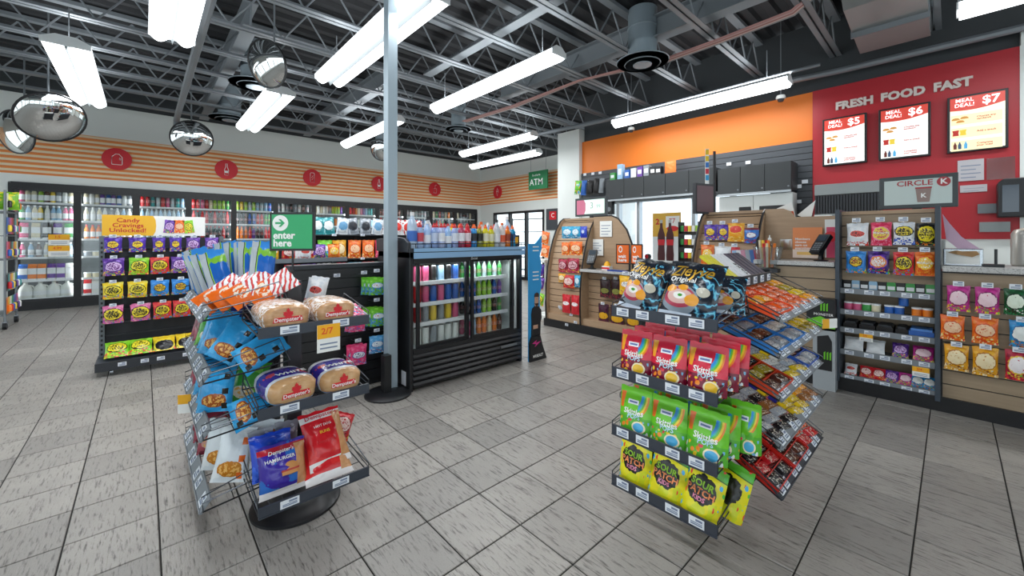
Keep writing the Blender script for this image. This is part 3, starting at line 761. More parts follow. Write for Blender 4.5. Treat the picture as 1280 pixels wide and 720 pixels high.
A['gold'] = art('bag_gold', 'e6a018', 'f0b838', 'f0dcb0', 'b06c08', ['8a4a18', 'd8b070', 'f2e0b8'], ink='c88a30', inkamt=.35)
A['magenta'] = art('bag_magenta', 'c02c8c', 'd2489e', 'f0d0d8', '80185c', ['e84838', '7ac043', 'f2d33a'], ink='d85080', inkamt=.3)
A['forest'] = art('bag_forest', '14502c', '1f6a3c', 'e0ecd8', '0a3018', ['f2f2ec', '3a2016', '2f8a4a'], ink='3a6a48', inkamt=.3)
A['azure'] = art('bag_azure', '1f86c4', '2f9cd8', 'e8ece8', '0d5a90', ['7ac043', 'd88a3a', '8a4a18'], ink='b87838', inkamt=.3)
A['cyan'] = art('bag_cyan', '1f9cc8', '40b4dc', 'dfeef4', '0c6c98', ['f2f2f0', '104a80'], ink='2878b0', inkamt=.4, rx=.3, rz=.24)
A['royal'] = art('bag_royal', '2a3fb8', '3c58d0', 'c8d4f4', '161f70', None, rx=.2, rz=.16, ink='2030a0', inkamt=.4)
A['crimson'] = art('bag_crimson', 'b81c3c', '8c1030', 'f4ecec', 'e8c040', ['7ac043', 'f2d33a', 'e83838'], ink='c03858', inkamt=.35)
A['white_red'] = art('bag_white_red', 'eef0f2', 'dfe4ea', 'd85048', 'f4f4f4', ['d03028', 'e04838'], rx=.3, rz=.14, ink='402020', inkamt=.45, bitz=.17)
A['pink_burst'] = art('bag_pink_burst', 'e0305c', 'ee5878', 'f2d84a', 'f8a0b0', ['e83858', 'f090a8'], ink='d03060', inkamt=.5)
A['white_blue'] = art('bag_white_blue', 'f0f2f4', 'dfe6f0', 'f2d83a', '20304c', ['2a58c8', '3a70dc', '2448a8'], ink='1a1a14', inkamt=.5, bitz=.3, rx=.38, rz=.2, cz=.6)
A['black_yellow'] = art('bag_black_yellow', '17181a', '242628', 'f0dc2a', '17181a', ['7ac043', 'f08828'], ink='1a1a14', inkamt=.45, rx=.42, rz=.34, bitz=.14)
A['purple_rainbow'] = art('bag_purple_rainbow', '3a1f70', '58329c', 'e8862c', '7a3cc0', ['f2d33a', '48a848', 'e84838', '4088d8'], ink='f0f0f4', inkamt=.5, bitz=.2)
A['orange_burst'] = art('bag_orange_burst', 'f0701c', 'f49038', 'f8c83a', 'e0501c', ['f2a43a', 'e85828'], ink='f8f0e0', inkamt=.45)
A['red_chip'] = art('bag_red_chip', 'f0a01c', 'f4b83c', 'e03a2a', 'f6d84a', ['e8b030', 'f6d880'], cz=.66, rx=.34, rz=.2, ink='f4e0c0', inkamt=.3)
A['blue_choc'] = art('bag_blue_choc', '2c6cc0', '3c84d4', 'e8eef4', '8c2a30', ['8c4a28', 'c03830'], rx=.28, rz=.16, ink='c03030', inkamt=.4, top='7a2030')
A['green_blue'] = art('bag_green_blue', '6cc02c', '8cd848', 'e8f0f4', '2c70c8', ['2c70c8', '3c84d8', '58a0e8'], rx=.34, rz=.14, cz=.55, ink='e05028', inkamt=.4, bitz=.45)
A['light_blue'] = art('bag_light_blue', '58a8e0', '80c0ec', 'e4eef4', '2c68b8', ['d04858', '2c70c8', 'e8e8f0'], rx=.34, rz=.16, ink='2858a8', inkamt=.4)
A['pink_oreo'] = art('bag_pink', 'e83c78', 'f06090', 'e8e8f4', '2858a8', ['3878c8', 'e8a0b8'], rx=.34, rz=.14, cz=.5, ink='18386c', inkamt=.45)
A['jerky'] = art('bag_jerky', '2a1418', '3c1c24', '8a8c44', '1a0c10', ['7c2038', 'a82c40', '5c1428'], cz=.38, rx=.36, rz=.14, ink='5a3a20', inkamt=.4)
A['jerky_gold'] = art('bag_jerky_gold', '3a1028', '501838', 'e0a820', '240818', ['6c1c38', '501838'], cz=.42, rx=.42, rz=.16, ink='703010', inkamt=.35)
A['yellow_candy'] = art('bag_yellow_candy', 'f0b41c', 'f6c83c', 'f4f0e4', 'e09010', ['48a848', 'e84838', 'f6e04a'], rx=.34, rz=.14, cz=.56, ink='2858a8', inkamt=.45)
A['white_cow'] = art('bag_white_spots', 'f0f2f4', 'e6eaee', None, None, None, scale=4)
A['kit_red'] = art('bag_kit_red', 'cc1f2c', 'd83440', 'f6f0f0', 'cc1f2c', None, rx=.38, rz=.1, amt=.3, ink='cc1f2c', inkamt=.4)

# ------------------------------------------------------------------ peg helpers
def tag_card(parent, x, y, z, w=.045, h=.028):
    o = MB().box(-w / 2, w / 2, -.001, .001, 0, h).build('price_tag', M_TAG, parent, (x, y, z))
    MB().box(-w * .36, w * .36, -.0017, -.001, h * .22, h * .36).box(-w * .36, w * .1, -.0017, -.001, h * .55, h * .8).build('tag_print', M_PRINT, o)
    return o
TAGM = None
def tag_fast(parent, x, y, z, w=.06, h=.04, rz=0, tilt=0):
    global TAGM
    if TAGM is None:
        TAGM = (MB().box(-.5, .5, -.001, .001, 0, 1).mesh('price_tag', M_TAG), MB().box(-.38, .38, -.0018, -.001, .18, .32).box(-.38, .38, -.0018, -.001, .4, .5).box(-.05, .38, -.0018, -.001, .62, .86).mesh('tag_print', M_PRINT))
    o = put(TAGM[0], 'price_tag', parent, (x, y, z), rot=(tilt, 0, rz)); o.scale = (w, 1, h)
    put(TAGM[1], 'tag_print', o)
    return o

# ------------------------------------------------------------------ candy gondola with banner
GX = -5.72
gy0, gy1 = -.31, .66
gd = thing('candy_gondola', 'wheeled grey candy display with yellow and white banner on top', 'display rack', (GX, (gy0 + gy1) / 2, 0), PI / 2)
hw = (gy1 - gy0) / 2
M_PERF = mat('perforated_upright', '6e757a', .4, .5)
for s_ in (-1, 1):
    u = MB().box(s_ * hw - .02, s_ * hw + .02, -.03, .03, .05, 1.33).build('upright', M_PERF, gd)
    MB_ = MB()
    for k in range(26): MB_.box(s_ * hw - .008, s_ * hw + .008, -.0315, -.03, .1 + k * .046, .122 + k * .046)
    sl = MB_.build('slots', M_BLACK, u); sl['kind'] = 'stuff'
MB().box(-hw, hw, .0, .02, .12, 1.32).build('back_panel', mat('gondola_back', '24262c', .6), gd)
for k in range(9): MB().box(-hw, hw, -.016, 0, .2 + k * .125, .215 + k * .125).build('grid_bar', M_DARK, gd)
bs = MB().box(-hw - .03, hw + .03, -.33, .05, .07, .13).build('base_deck', M_RAIL, gd)
MB().box(-hw - .03, hw + .03, -.345, -.33, .055, .135).build('base_rail', M_DARK, gd)
for sx in (-hw + .08, hw - .08):
    for sy in (-.27, .0):
        cs = MB().cyl((-.012, 0, .03), (.012, 0, .03), .03, 14).build('castor', M_CHROME, gd, (sx, sy, 0))
        MB().box(-.018, .018, -.01, .01, .05, .075).build('fork', M_CHROME, cs)
ban = MB().box(-hw, hw - .15, -.012, 0, 1.335, 1.545).build('banner', M_PAPER, gd)
yb = [(-hw, 1.335), (-hw + .38, 1.335), (-hw + .4, 1.38), (-hw + .405, 1.44), (-hw + .4, 1.5), (-hw + .38, 1.545), (-hw, 1.545)]
MB().prism(yb, -.014, -.012).build('banner_yellow', mat('banner_yellow', 'efb72c', .5), ban)
text('Candy\nCravings\nUnlocked!', .06, M_RTXT, ban, (-hw + .19, -.016, 1.44), bold=.012, sx=1.12, line=.85)
for k, (a_, x) in enumerate((('purple_mix', .02), ('orange', .11), ('sour_green', .2))):
    me, th = bag_mesh(.09, .14, .006, 'pillow', A[a_], 2); o = put(me, 'printed_bag', ban, (x, -.014, 1.365)); o.rotation_euler = (0, (.1, 0, -.14)[k], 0)
def G(x, z, dy=-.06):      # gondola local -> world
    return Vector((GX - dy, (gy0 + gy1) / 2 + x, z))
rows = [(1.17, .13, .145, [('purple_star', -.40), ('purple_star', -.225), ('purple_star', -.06, .1), ('purple_star', .075, .1), ('purple_mix', .22, .12), ('purple_mix', .385, .12)]),
        (.94, .155, .17, [('purple_mix', -.395), ('sour_green', -.215), ('sour_red', -.05), ('purple_mix', .11), ('purple_star', .28)]),
        (.71, .15, .16, [('sour_yellow', -.40), ('sour_yellow', -.225), ('sour_blue', -.055), ('sour_blue', .115), ('sour_pink', .29)]),
        (.47, .15, .17, [('sour_pink', -.40), ('sour_pink', -.2), ('sour_red', -.03), ('sour_red', .125), ('sour_red', .29)])]
RW = ['top', 'second', 'third', 'fourth']
for r_, (z, w, h, items) in enumerate(rows):
    for i, it in enumerate(items):
        ww = it[2] if len(it) > 2 else w
        tx = [('SOUR', 0, .62, .16 * h, M_BTXT, {'bold': .02}), ('PATCH', 0, .47, .16 * h, M_BTXT, {'bold': .02})] if it[0].startswith('sour') else ([('SOUR', 0, .6, .13 * h, M_BTXT, {'bold': .02})] if it[0] == 'purple_star' else [])
        for dep in (0, 1):
            bag('candy_bag', '%s candy bag, %s on %s peg row of bannered gondola, %s' % ({'purple_star': 'purple star', 'purple_mix': 'violet', 'sour_green': 'green', 'sour_red': 'red and yellow', 'sour_yellow': 'yellow', 'sour_blue': 'blue', 'sour_pink': 'pink and yellow'}[it[0]], ORD[i], RW[r_], 'front' if dep == 0 else 'rear'), 'candy bag', A[it[0]], ww, h, .035, 'pillow', G(it[1], z, -.14 + dep * .05), PI / 2, 0, RND.uniform(-.04, .04), i % 4, 'bags pegged on the candy gondola', tx if dep == 0 else ())
        MB().path([(it[1], 0, z + h - .005), (it[1], -.17, z + h - .002), (it[1], -.185, z + h + .01)], .003).build('peg_hook', M_CHROME, gd)
        tag_fast(gd, it[1], -.187, z + h + .0, .05, .03)
for i, (nm, x) in enumerate((('sour_green', -.37), ('sour_green', -.2), ('yellow_black', -.02), ('yellow_black', .16), ('yellow_black', .33))):
    bag('candy_bag', '%s candy bag lying %s along the base deck of bannered gondola' % ('green' if i < 2 else 'yellow and black', ORD[i]), 'candy bag', A[nm], .18, .2, .07, 'pillow', G(x, .16, -.27), PI / 2, -.95, 0, i, 'bags on the candy gondola deck')
for x in (-.33, -.17, -.05, .15, .3): tag_fast(gd, x, -.347, .085, .06, .035)
# ------------------------------------------------------------------ steel column
t = thing('steel_column', 'slim grey square steel column on a round black base', 'column', (-3.25, 1.56, 0))
MB().box(-.044, .044, -.044, .044, .03, 4.25).build('shaft', mat('column_paint', 'a3b3bd', .45, .1), t, bev=.004)
MB().lathe([(0, 0), (.19, 0), (.19, .012), (.17, .026), (.06, .04), (0, .04)], 32).build('base_disc', M_BLACK, t, (.06, -.05, 0))
MB().box(-.035, .035, -.03, .03, .03, .34).build('base_sleeve', M_BLACK, t, (.075, -.075, 0))

# ------------------------------------------------------------------ sliding-door drink fridge
FX, FY0, FY1, FH = -3.1, 1.66, 2.98, 1.14
fr = thing('drink_fridge', 'black two-door sliding glass drink fridge with louvred grille', 'fridge', (FX, (FY0 + FY1) / 2, 0), PI / 2)
hw = (FY1 - FY0) / 2
sd = MB().box(-hw, -hw + .035, 0, .62, 0, FH + .05).build('side_panel', M_BLACK, fr, bev=.006)
MB().box(-.02, .02, -.002, 0, .04, .16).build('sticker', M_TAG, sd, (-hw - .003, .1, 0), -PI / 2).scale = (2, 1, 1)
MB().box(hw - .035, hw, 0, .62, 0, FH + .05).build('side_panel', M_BLACK, fr, bev=.006)
MB().box(-hw, hw, .6, .63, 0, FH).build('back_panel', M_BLACK, fr)
MB().box(-hw, hw, .0, .62, FH, FH + .05).build('top_panel', M_BLACK, fr)
MB().box(-hw + .035, hw - .035, 0, .05, 1.09, FH).build('front_header', M_BLACK, fr)
text('Drink', .034, M_WTXT, fr, (.02, -.002, 1.115), shear=.2)
MB().box(-hw + .035, hw - .035, .02, .06, .02, .34).build('grille_backing', M_BLACK, fr)
M_LOUV = mat('louvre_black', '232427', .35)
for k in range(6):
    MB().prism([(0, .02), (.012, .0), (.05, .035), (.05, .045), (.012, .04)], -hw + .03, hw - .03, 'x').build('louvre', M_LOUV, fr, (0, -.012, .03 + k * .048))
MB().box(-hw + .035, hw - .035, -.004, .05, .315, .35).build('front_sill', M_BLACK, fr)
pl = MB().box(-.11, .11, -.016, -.012, .0, .025).build('name_plate', M_GREY, fr, (hw - .2, 0, .19))
M_LIN = mat('fridge_lining', 'dfe6e8', .5)
MB().box(-hw + .035, hw - .035, .55, .56, .3, 1.1).build('lining', M_LIN, fr)
for x in (-hw + .036, hw - .046): MB().box(x, x + .01, .05, .55, .3, 1.1).build('lining', M_LIN, fr)
MB().box(-hw + .035, hw - .035, .05, .55, .33, .345).build('floor_shelf', M_LIN, fr)
DG = [(-.545, -.055), (.02, .5)]
for k, (a, b) in enumerate(DG):
    dd = MB().box(a - .03, a, .0, .025, .35, 1.1).box(b, b + .04, .0, .025, .35, 1.1).box(a, b, 0, .025, .35, .375).box(a, b, 0, .025, 1.085, 1.1).build('door', M_BLACK, fr, (0, .03 if k == 0 else 0, 0))
    MB().box(a, b, .01, .014, .375, 1.085).build('pane', glass('fridge_glass', (.95, .97, .97), .05), dd)
    MB().box(b + .01, b + .03, -.015, 0, .6, .85).build('handle', M_DARK, dd)
lt = bpy.data.lights.new('fridge_lamp', 'AREA'); lt.shape = 'RECTANGLE'; lt.size = 1.15; lt.size_y = .08; lt.energy = 2.8; lt.color = (.95, 1, 1)
lo = bpy.data.objects.new('fridge_lamp', lt); COL.objects.link(lo); lo.parent = fr; lo.location = (0, .1, 1.075); lo.rotation_euler = (math.radians(-12), 0, 0)
FSH = [.345, .545, .72, .91]
for k in (1, 2, 3):
    for a, b in DG:
        s_ = MB().box(a - .03, b + .03, .1, .5, FSH[k] - .01, FSH[k]).build('shelf', M_LIN, fr)
        MB().box(a - .03, b + .03, .085, .1, FSH[k] - .02, FSH[k] + .014).build('shelf_rail', LABW, s_)
def Fp(x, y, z): return Vector((FX - y, (FY0 + FY1) / 2 + x, z))
FPLAN = [(0, 0, 'can', ['white', 'white', 'grey', 'white', 'white', 'white'], 1.0), (0, 1, 'can', ['red', 'grey', 'yellow', 'grey', 'yellow', 'pink'], .95), (0, 2, 'can', ['red', 'pink', 'blue', 'pink', 'blue', 'blue'], 1), (0, 3, 'can', ['pink', 'pink', 'black', 'pale blue', 'black', 'blue'], .95),
         (1, 0, 'sodar', ['pink', 'pale blue', 'orange', 'orange', 'cream', 'orange', 'brown'], .78), (1, 1, 'sodaw', ['black', 'blue', 'blue', 'lime', 'lime', 'black', 'green'], .7), (1, 2, 'sodaw', ['blue', 'blue', 'lime', 'lime', 'lime', 'blue', 'purple'], .72), (1, 3, 'waterw', ['green', 'clear', 'green', 'clear', 'green', 'clear', 'green'], .7)]
for side, s_, kd, cols, sc_ in FPLAN:
    a, b = DG[side]
    for i, cn in enumerate(cols):
        for dep in (0, 1):
            x = a + (b - a) * (i + .5) / len(cols)
            product(kd, cn, Fp(x, .15 + dep * .1, FSH[s_]), '%s %s, %s on %s shelf behind %s fridge door, %s row' % (cn, 'can' if kd == 'can' else 'drink bottle', ORD[i], ['bottom', 'second', 'third', 'top'][s_], 'column-side' if side == 0 else 'standee-side', ['front', 'back'][dep]), 'can' if kd == 'can' else 'bottle', 'drinks in the sliding-door fridge', s=sc_, rz=PI / 2)
# rack crown on the fridge with bottles
cr = thing('bottle_crown', 'black crown shelf with pale blue price strip on top of the drink fridge', 'shelf', (FX, (FY0 + FY1) / 2, FH + .05), PI / 2)
M_BLUES = mat('blue_strip', '8fb9de', .45)
MB().box(-hw - .02, hw + .01, -.03, .62, 0, .03).build('tray', M_DARK, cr)
MB().box(-hw + .02, hw + .0, -.045, -.03, -.055, -.005).build('price_strip', M_BLUES, cr)
MB().box(-hw + .02, hw + .0, -.05, -.035, .002, .032).build('price_strip', M_BLUES, cr)
MB().prism([(-.02, 0), (.6, 0), (.6, .11), (.2, .13), (.05, .12), (-.02, .08)], -hw - .03, -hw, 'x').build('end_panel', M_DARK, cr, bev=.004)
w = MB()
MB().path([(-hw, -.03, .07), (hw, -.03, .07)], .004).build('guard_wire', M_WIRE, cr)
for k in range(9): MB().path([(-hw + .04 + k * .155, -.03, .02), (-hw + .04 + k * .155, -.03, .07)], .003).build('guard_post', M_WIRE, cr)
def big_bottle(kind, liquid, labelc, capm, loc, label, s=1, group=None):
    B = {'tall': ([(0, 0), (.037, 0), (.043, .015), (.043, .19), (.036, .225), (.017, .265), (.015, .285), (0, .285)], [(.0438, .06), (.0438, .15)], [(.019, .278), (.019, .31), (0, .31)]),
         'sport': ([(0, 0), (.036, 0), (.041, .012), (.041, .06), (.037, .085), (.041, .11), (.041, .17), (.03, .205), (.02, .22), (0, .22)], [(.0418, .07), (.039, .09), (.042, .115), (.042, .16)], [(.022, .213), (.022, .24), (.012, .246), (.012, .265), (0, .265)])}[kind]
    lm = mat('liq_' + liquid, liquid, .08, spec=.7); lb = mat('lab_' + labelc, labelc, .4)
    t = thing('water_bottle' if kind == 'tall' else 'sport_drink_bottle', label, 'bottle', loc, RND.uniform(0, 6), group); t.scale = (s, s, s)
    MB().lathe(B[0], 14).build('bottle_body', lm, t); MB().lathe(B[1], 14).build('bottle_label', lb, t); MB().lathe(B[2], 10).build('bottle_cap', capm, t)
CB = [('tall', 'b8cbe0', '3a6cc0', M_CAPW, 1.2, 'tall clear water'), ('sport', '9fb8dc', 'd04858', M_CAPR, 1, 'blue-tinted red-label'), ('tall', 'a6c4ec', 'e6ecf4', M_CAPW, .92, 'pale blue water'), ('sport', '8fa8d8', 'c8d4ec', M_CAPR, 1, 'lilac-blue red-capped'), ('sport', 'aab8dc', 'f0f2f6', M_CAPR, 1, 'white-label red-capped'), ('tall', '9cc0ea', 'f0f2f6', M_CAPR, .85, 'light blue white-label'), ('sport', '98a8d4', 'e8ecf6', M_CAPR, 1.0, 'bluish red-capped'), ('sport', 'a84460', 'f0f0f4', M_CAPR, 1.02, 'rose white-label'), ('sport', 'c02838', 'e8d8dc', M_CAPR, 1.02, 'red sport'), ('sport', '2c86c8', '18202c', M_CAPO, 1, 'blue sport'), ('sport', '8a8c2c', '202018', M_CAPO, 1, 'olive sport'), ('sport', 'd2c828', 'e8e4c8', M_CAPO, 1, 'yellow sport'), ('sport', 'ccc430', 'e4e0c0', M_CAPO, .96, 'lemon yellow sport'), ('tall', 'c8ccd4', 'e8e8ec', M_CAPK, 1.06, 'tall clear black-capped'), ('tall', 'e0d4d0', 'e25a2c', M_CAPO, .95, 'orange-label clear'), ('sport', 'e27a20', '9c3a14', M_CAPO, .98, 'orange sport'), ('sport', '1f8cba', '1a4c80', M_CAPO, 1, 'teal blue sport')]
for i, (kd, lq, lb_, cp, s_, nm) in enumerate(CB):
    x = -hw + .05 + i * .0735
    big_bottle(kd, lq, lb_, cp, Fp(x, .05, FH + .082), '%s bottle, %s in the row on top of the fridge' % (nm, ORD[i] if i < 16 else 'last'), s_ * .84, 'bottles on the fridge crown')
for i in range(14):
    x = -hw + .09 + i * .088; q = CB[(i * 5 + 3) % 17]
    big_bottle(q[0], q[1], q[2], q[3], Fp(x, .15, FH + .082), '%s bottle, %s in the second row on top of the fridge' % (q[5], ORD[i]), q[4] * .86, 'bottles on the fridge crown')
t = thing('energy_drink_box', 'small black and yellow drink box at the end of the fridge top', 'box', Fp(hw - .07, .06, FH + .082), PI / 2)
MB().box(-.05, .05, -.04, .04, 0, .12).build('carton_body', M_BLACK, t); MB().box(-.03, .03, -.042, -.04, .03, .1).build('yellow_label', M_YEL, t)

# cardboard standee with printed figure
M_SBLUE = mat('standee_blue', '2f9fe0', .5); M_SKIN = mat('print_skin', 'c99f86', .6); M_SHIRT = mat('print_shirt', '1c1d22', .6); M_PINK = mat('print_pink', 'd8328c', .5)
t = thing('standee', 'bright blue cardboard standee with printed person in black shirt beside fridge', 'standee', (-3.02, 3.0, 0), PI / 2)
ol = [(0, .0), (0, 1.25), (.1, 1.25), (.16, 1.3), (.2, 1.34), (.2, 1.2), (.17, 1.12), (.2, 1.0), (.18, .9), (.2, .8), (.17, .7), (.17, .1), (.17, 0)]
MB().prism(ol, 0, .012).build('board', M_SBLUE, t)
MB().prism([(0, -.005), (.17, -.005), (.26, -.005), (.19, .16), (.16, .26), (.03, .26), (0, .2)], -.02, 0).build('base_front', M_BLACK, t)
text('MRBEAST', .044, M_WTXT, t, (.12, -.022, .05), sx=.85, bold=.015)
figure = MB().prism([(.035, .26), (.17, .26), (.175, .4), (.19, .45), (.185, .53), (.15, .57), (.12, .585), (.085, .58), (.05, .56), (.035, .5), (.04, .4)], -.008, 0).build('printed_shirt', M_SHIRT, t)
MB().prism([(.09, .58), (.13, .58), (.14, .63), (.14, .68), (.13, .7), (.095, .7), (.085, .67), (.085, .62)], -.01, 0).build('printed_face', M_SKIN, t)
MB().prism([(.08, .68), (.145, .675), (.145, .71), (.12, .725), (.09, .715)], -.0115, 0).build('printed_hair', mat('print_hair', '4a3424', .7), t)
MB().prism([(.085, .61), (.14, .61), (.13, .585), (.1, .58)], -.0115, 0).build('printed_beard', mat('print_hair', '4a3424', .7), t)
for x, z in ((.1, .655), (.123, .655)): MB().box(x, x + .009, -.0115, -.01, z, z + .005).build('printed_eye', M_BTXT, t)
MB().box(.06, .13, -.0095, 0, .34, .38).build('printed_hands', M_SKIN, t)
MB().prism([(.03, .19), (.1, .22), (.08, .19), (.16, .2), (.07, .15), (.09, .18)], -.023, -.02).build('pink_bolt', M_PINK, t)
for z in (.86, .9, .94, 1.17, 1.21): MB().box(.06, .15, -.002, 0, z, z + .012).build('print_line', M_WTXT, t)

# ------------------------------------------------------------------ black slatwall end unit
EX, EY0, EY1 = -3.5, .86, 1.66
eu = thing('slatwall_end_unit', 'black slatwall end unit with pegged candy next to the steel column', 'display rack', (EX, (EY0 + EY1) / 2, 0), PI / 2)
hw2 = (EY1 - EY0) / 2
MB().box(-hw2, hw2, .02, .12, 0, 1.06).build('carcass', M_BLACK, eu)
for k in range(12): MB().box(-hw2, hw2, 0, .02, .06 + k * .083, .06 + k * .083 + .076).build('slat', M_LOUV, eu)
MB().box(-hw2 - .02, hw2 + .01, -.01, .13, 1.06, 1.09).build('top_ledge', M_DARK, eu)
MB().box(hw2, hw2 + .02, -.02, .12, .02, 1.06).build('side_panel', M_DARK, eu)
def peg(parent, x, z, L=.16, tagw=.05):
    MB().path([(x, 0, z), (x, -L, z + .004), (x, -L - .012, z + .014)], .003).build('peg_hook', M_DARK, parent)
    tag_fast(parent, x, -L - .015, z + .008, tagw, tagw * .55)
for x, z in ((-.12, .99), (.1, 1.0), (.21, 1.01), (.21, .76), (.21, .5), (.05, .72), (.05, .44)): peg(eu, x, z)
def E_(x, y, z): return Vector((EX - y, (EY0 + EY1) / 2 + x, z))
epl = [(.22, .82, .15, 'green_blue', 'green and blue', 3, 'top'), (.23, .55, .16, 'green_blue', 'green and blue', 3, 'middle'), (.22, .32, .15, 'light_blue', 'pale blue', 1, 'lowest'), (.05, .53, .15, 'pink_oreo', 'pink', 2, 'upper'), (.06, .25, .17, 'pink_oreo', 'pink', 2, 'lower')]
for x, z, h, a_, cn, cnt, wh in epl:
    for k in range(cnt):
        bag('candy_bag', '%s candy bag, %s from front on %s peg of slatwall end unit' % (cn, ORD[k], wh), 'candy bag', A[a_], .14, h, .035, 'pillow', E_(x - k * .018, -.15 + k * .042, z), PI / 2, 0, .03, k, 'bags on the slatwall end unit')
# shelving behind the end unit with snack bags
sb = thing('snack_shelving', 'dark wire shelving with hanging snack bags behind the end unit', 'display rack', (-5.9, 2.35, 0), PI / 2)
for x in (-1.05, .0, 1.05): MB().box(x, x + .03, .2, .24, 0, 1.42).build('upright', M_DARK, sb)
for z in (.3, .72, 1.02, 1.36):
    MB().box(-1.05, 1.08, -.1, .24, z - .015, z).build('shelf', M_DARK, sb)
    for x in (-.8, -.4, 0, .4, .8): tag_fast(sb, x, -.103, z - .02, .06, .03)
MB().box(-1.05, 1.08, .22, .25, .1, 1.42).build('back_panel', mat('gondola_back', '24262c', .6), sb)
def S_(x, y, z): return Vector((-5.9 - y, 2.35 + x, z))
M_DIAP = [art('pack_teal', '3aa0a8', '9cd8dc', 'eef4f4', '1c6c78', None), art('pack_white', 'e6ecf0', 'b8c8d8', '6aa0c8', 'e6ecf0', None), art('pack_silver', '9aa2ac', 'c8ccd4', '2c3038', '7a828c', None), art('pack_redwhite', 'eceef0', 'c02c2c', 'd83a30', 'f4f4f4', None)]
for i in range(12):
    m_ = M_DIAP[[0, 1, 0, 0, 1, 2, 2, 1, 3, 3, 3, 3][i]]
    bag('snack_bag', '%s snack bag, %s along the top of the shelving behind end unit' % (['teal', 'white', 'teal', 'teal', 'white', 'silver', 'silver', 'white', 'red and white', 'red and white', 'red and white', 'red and white'][i], ORD[i]), 'snack bag', m_, .17, .24, .07, 'pillow', S_(-.95 + i * .172, .0, 1.362), PI / 2, RND.uniform(-.1, .05), RND.uniform(-.15, .15), i % 4, 'bags on top of the snack shelving')
for i, (a_, cn) in enumerate((('white_cow', 'white'), ('red', 'red'), ('green_blue', 'green'), ('gold', 'gold'), ('orange', 'orange'), ('orange', 'orange'), ('pink_burst', 'pink'), ('yellow_candy', 'yellow'), ('sour_yellow', 'bright yellow'), ('gold', 'gold'))):
    bag('snack_bag', '%s snack bag, %s in the row below the top of shelving behind end unit' % (cn, ORD[i]), 'snack bag', A[a_], .19, .26, .06, 'pillow', S_(-.92 + i * .205, -.05, 1.022), PI / 2, 0, RND.uniform(-.05, .05), i % 4, 'bags on the snack shelving')
for i, (a_, cn) in enumerate((('red', 'red'), ('purple_mix', 'violet'), ('white_cow', 'white'), ('pink_burst', 'pink'), ('cyan', 'cyan'), ('red', 'red'), ('forest', 'green'), ('yellow_candy', 'yellow'), ('blue_choc', 'blue'), ('gold', 'gold'))):
    bag('snack_bag', '%s snack bag, %s in the second row of shelving behind end unit' % (cn, ORD[i]), 'snack bag', A[a_], .19, .24, .06, 'pillow', S_(-.92 + i * .205, -.05, .722), PI / 2, 0, RND.uniform(-.05, .05), i % 4, 'bags on the snack shelving')

# ------------------------------------------------------------------ wheeled rack at the picture edge
wr_ = thing('wheeled_rack', 'wheeled wire rack crowded with carded goods at the picture edge', 'display rack', (-9.5, -1.72, 0), PI / 2)
for sx in (-.25, .25):
    for sy in (-.35, .35):
        MB().cyl((sx, sy, .1), (sx, sy, 2.0), .014, 8).build('upright', M_GREY, wr_)
        cs = MB().cyl((sx - .02, sy, .05), (sx + .02, sy, .05), .05, 14).build('castor', M_BLACK, wr_)
        MB().box(sx - .026, sx + .026, sy - .015, sy + .015, .06, .11).build('fork', M_CHROME, cs)
for z in (.2, 1.0, 1.35, 1.7):
    MB().box(-.26, .26, -.36, .36, z - .012, z).build('shelf', M_GREY, wr_)
for z in (.3, .55, .8): MB().path([(.26, -.36, z), (.26, .36, z)], .006).build('side_bar', M_GREY, wr_)
CC = ['orange', 'red', 'blue', 'yellow', 'black', 'purple', 'white', 'teal', 'pink', 'green']
card_me = None
for lv, z in enumerate((.22, .55, 1.02, 1.37, 1.72)):
    for i in range(7):
        cn = CC[(i * 3 + lv * 4) % 10]
        t = thing('carded_item', '%s carded item, %s on the %s level of the wheeled rack' % (cn, ORD[i], ['lowest', 'second', 'third', 'fourth', 'top'][lv]), 'carded item', (-9.5 + .33 - i * .1, -1.72 + .27, z + .0), PI, 'goods on the wheeled rack')
        if card_me is None: card_me = (MB().box(-.04, .04, -.002, .002, 0, .24).mesh('card_back', OC), MB().lathe([(0, 0), (.022, .005), (.024, .08), (.012, .1), (0, .1)], 10).mesh('item_body', tint('package_colour', .3)))
        a_ = put(card_me[0], 'card_back', t); a_.color = lin(CNAME[cn]); b_ = put(card_me[1], 'item_body', t, (0, -.02, .03)); b_.color = lin(CNAME[CC[(i + lv) % 10]])
bag('snack_bag', 'yellow and green snack bag on the top corner of the wheeled rack', 'snack bag', art('bag_greenyellow', '7ab82c', 'e0d83a', None, None), .3, .26, .1, 'pillow', (-9.25, -1.5, 1.72), PI / 2)
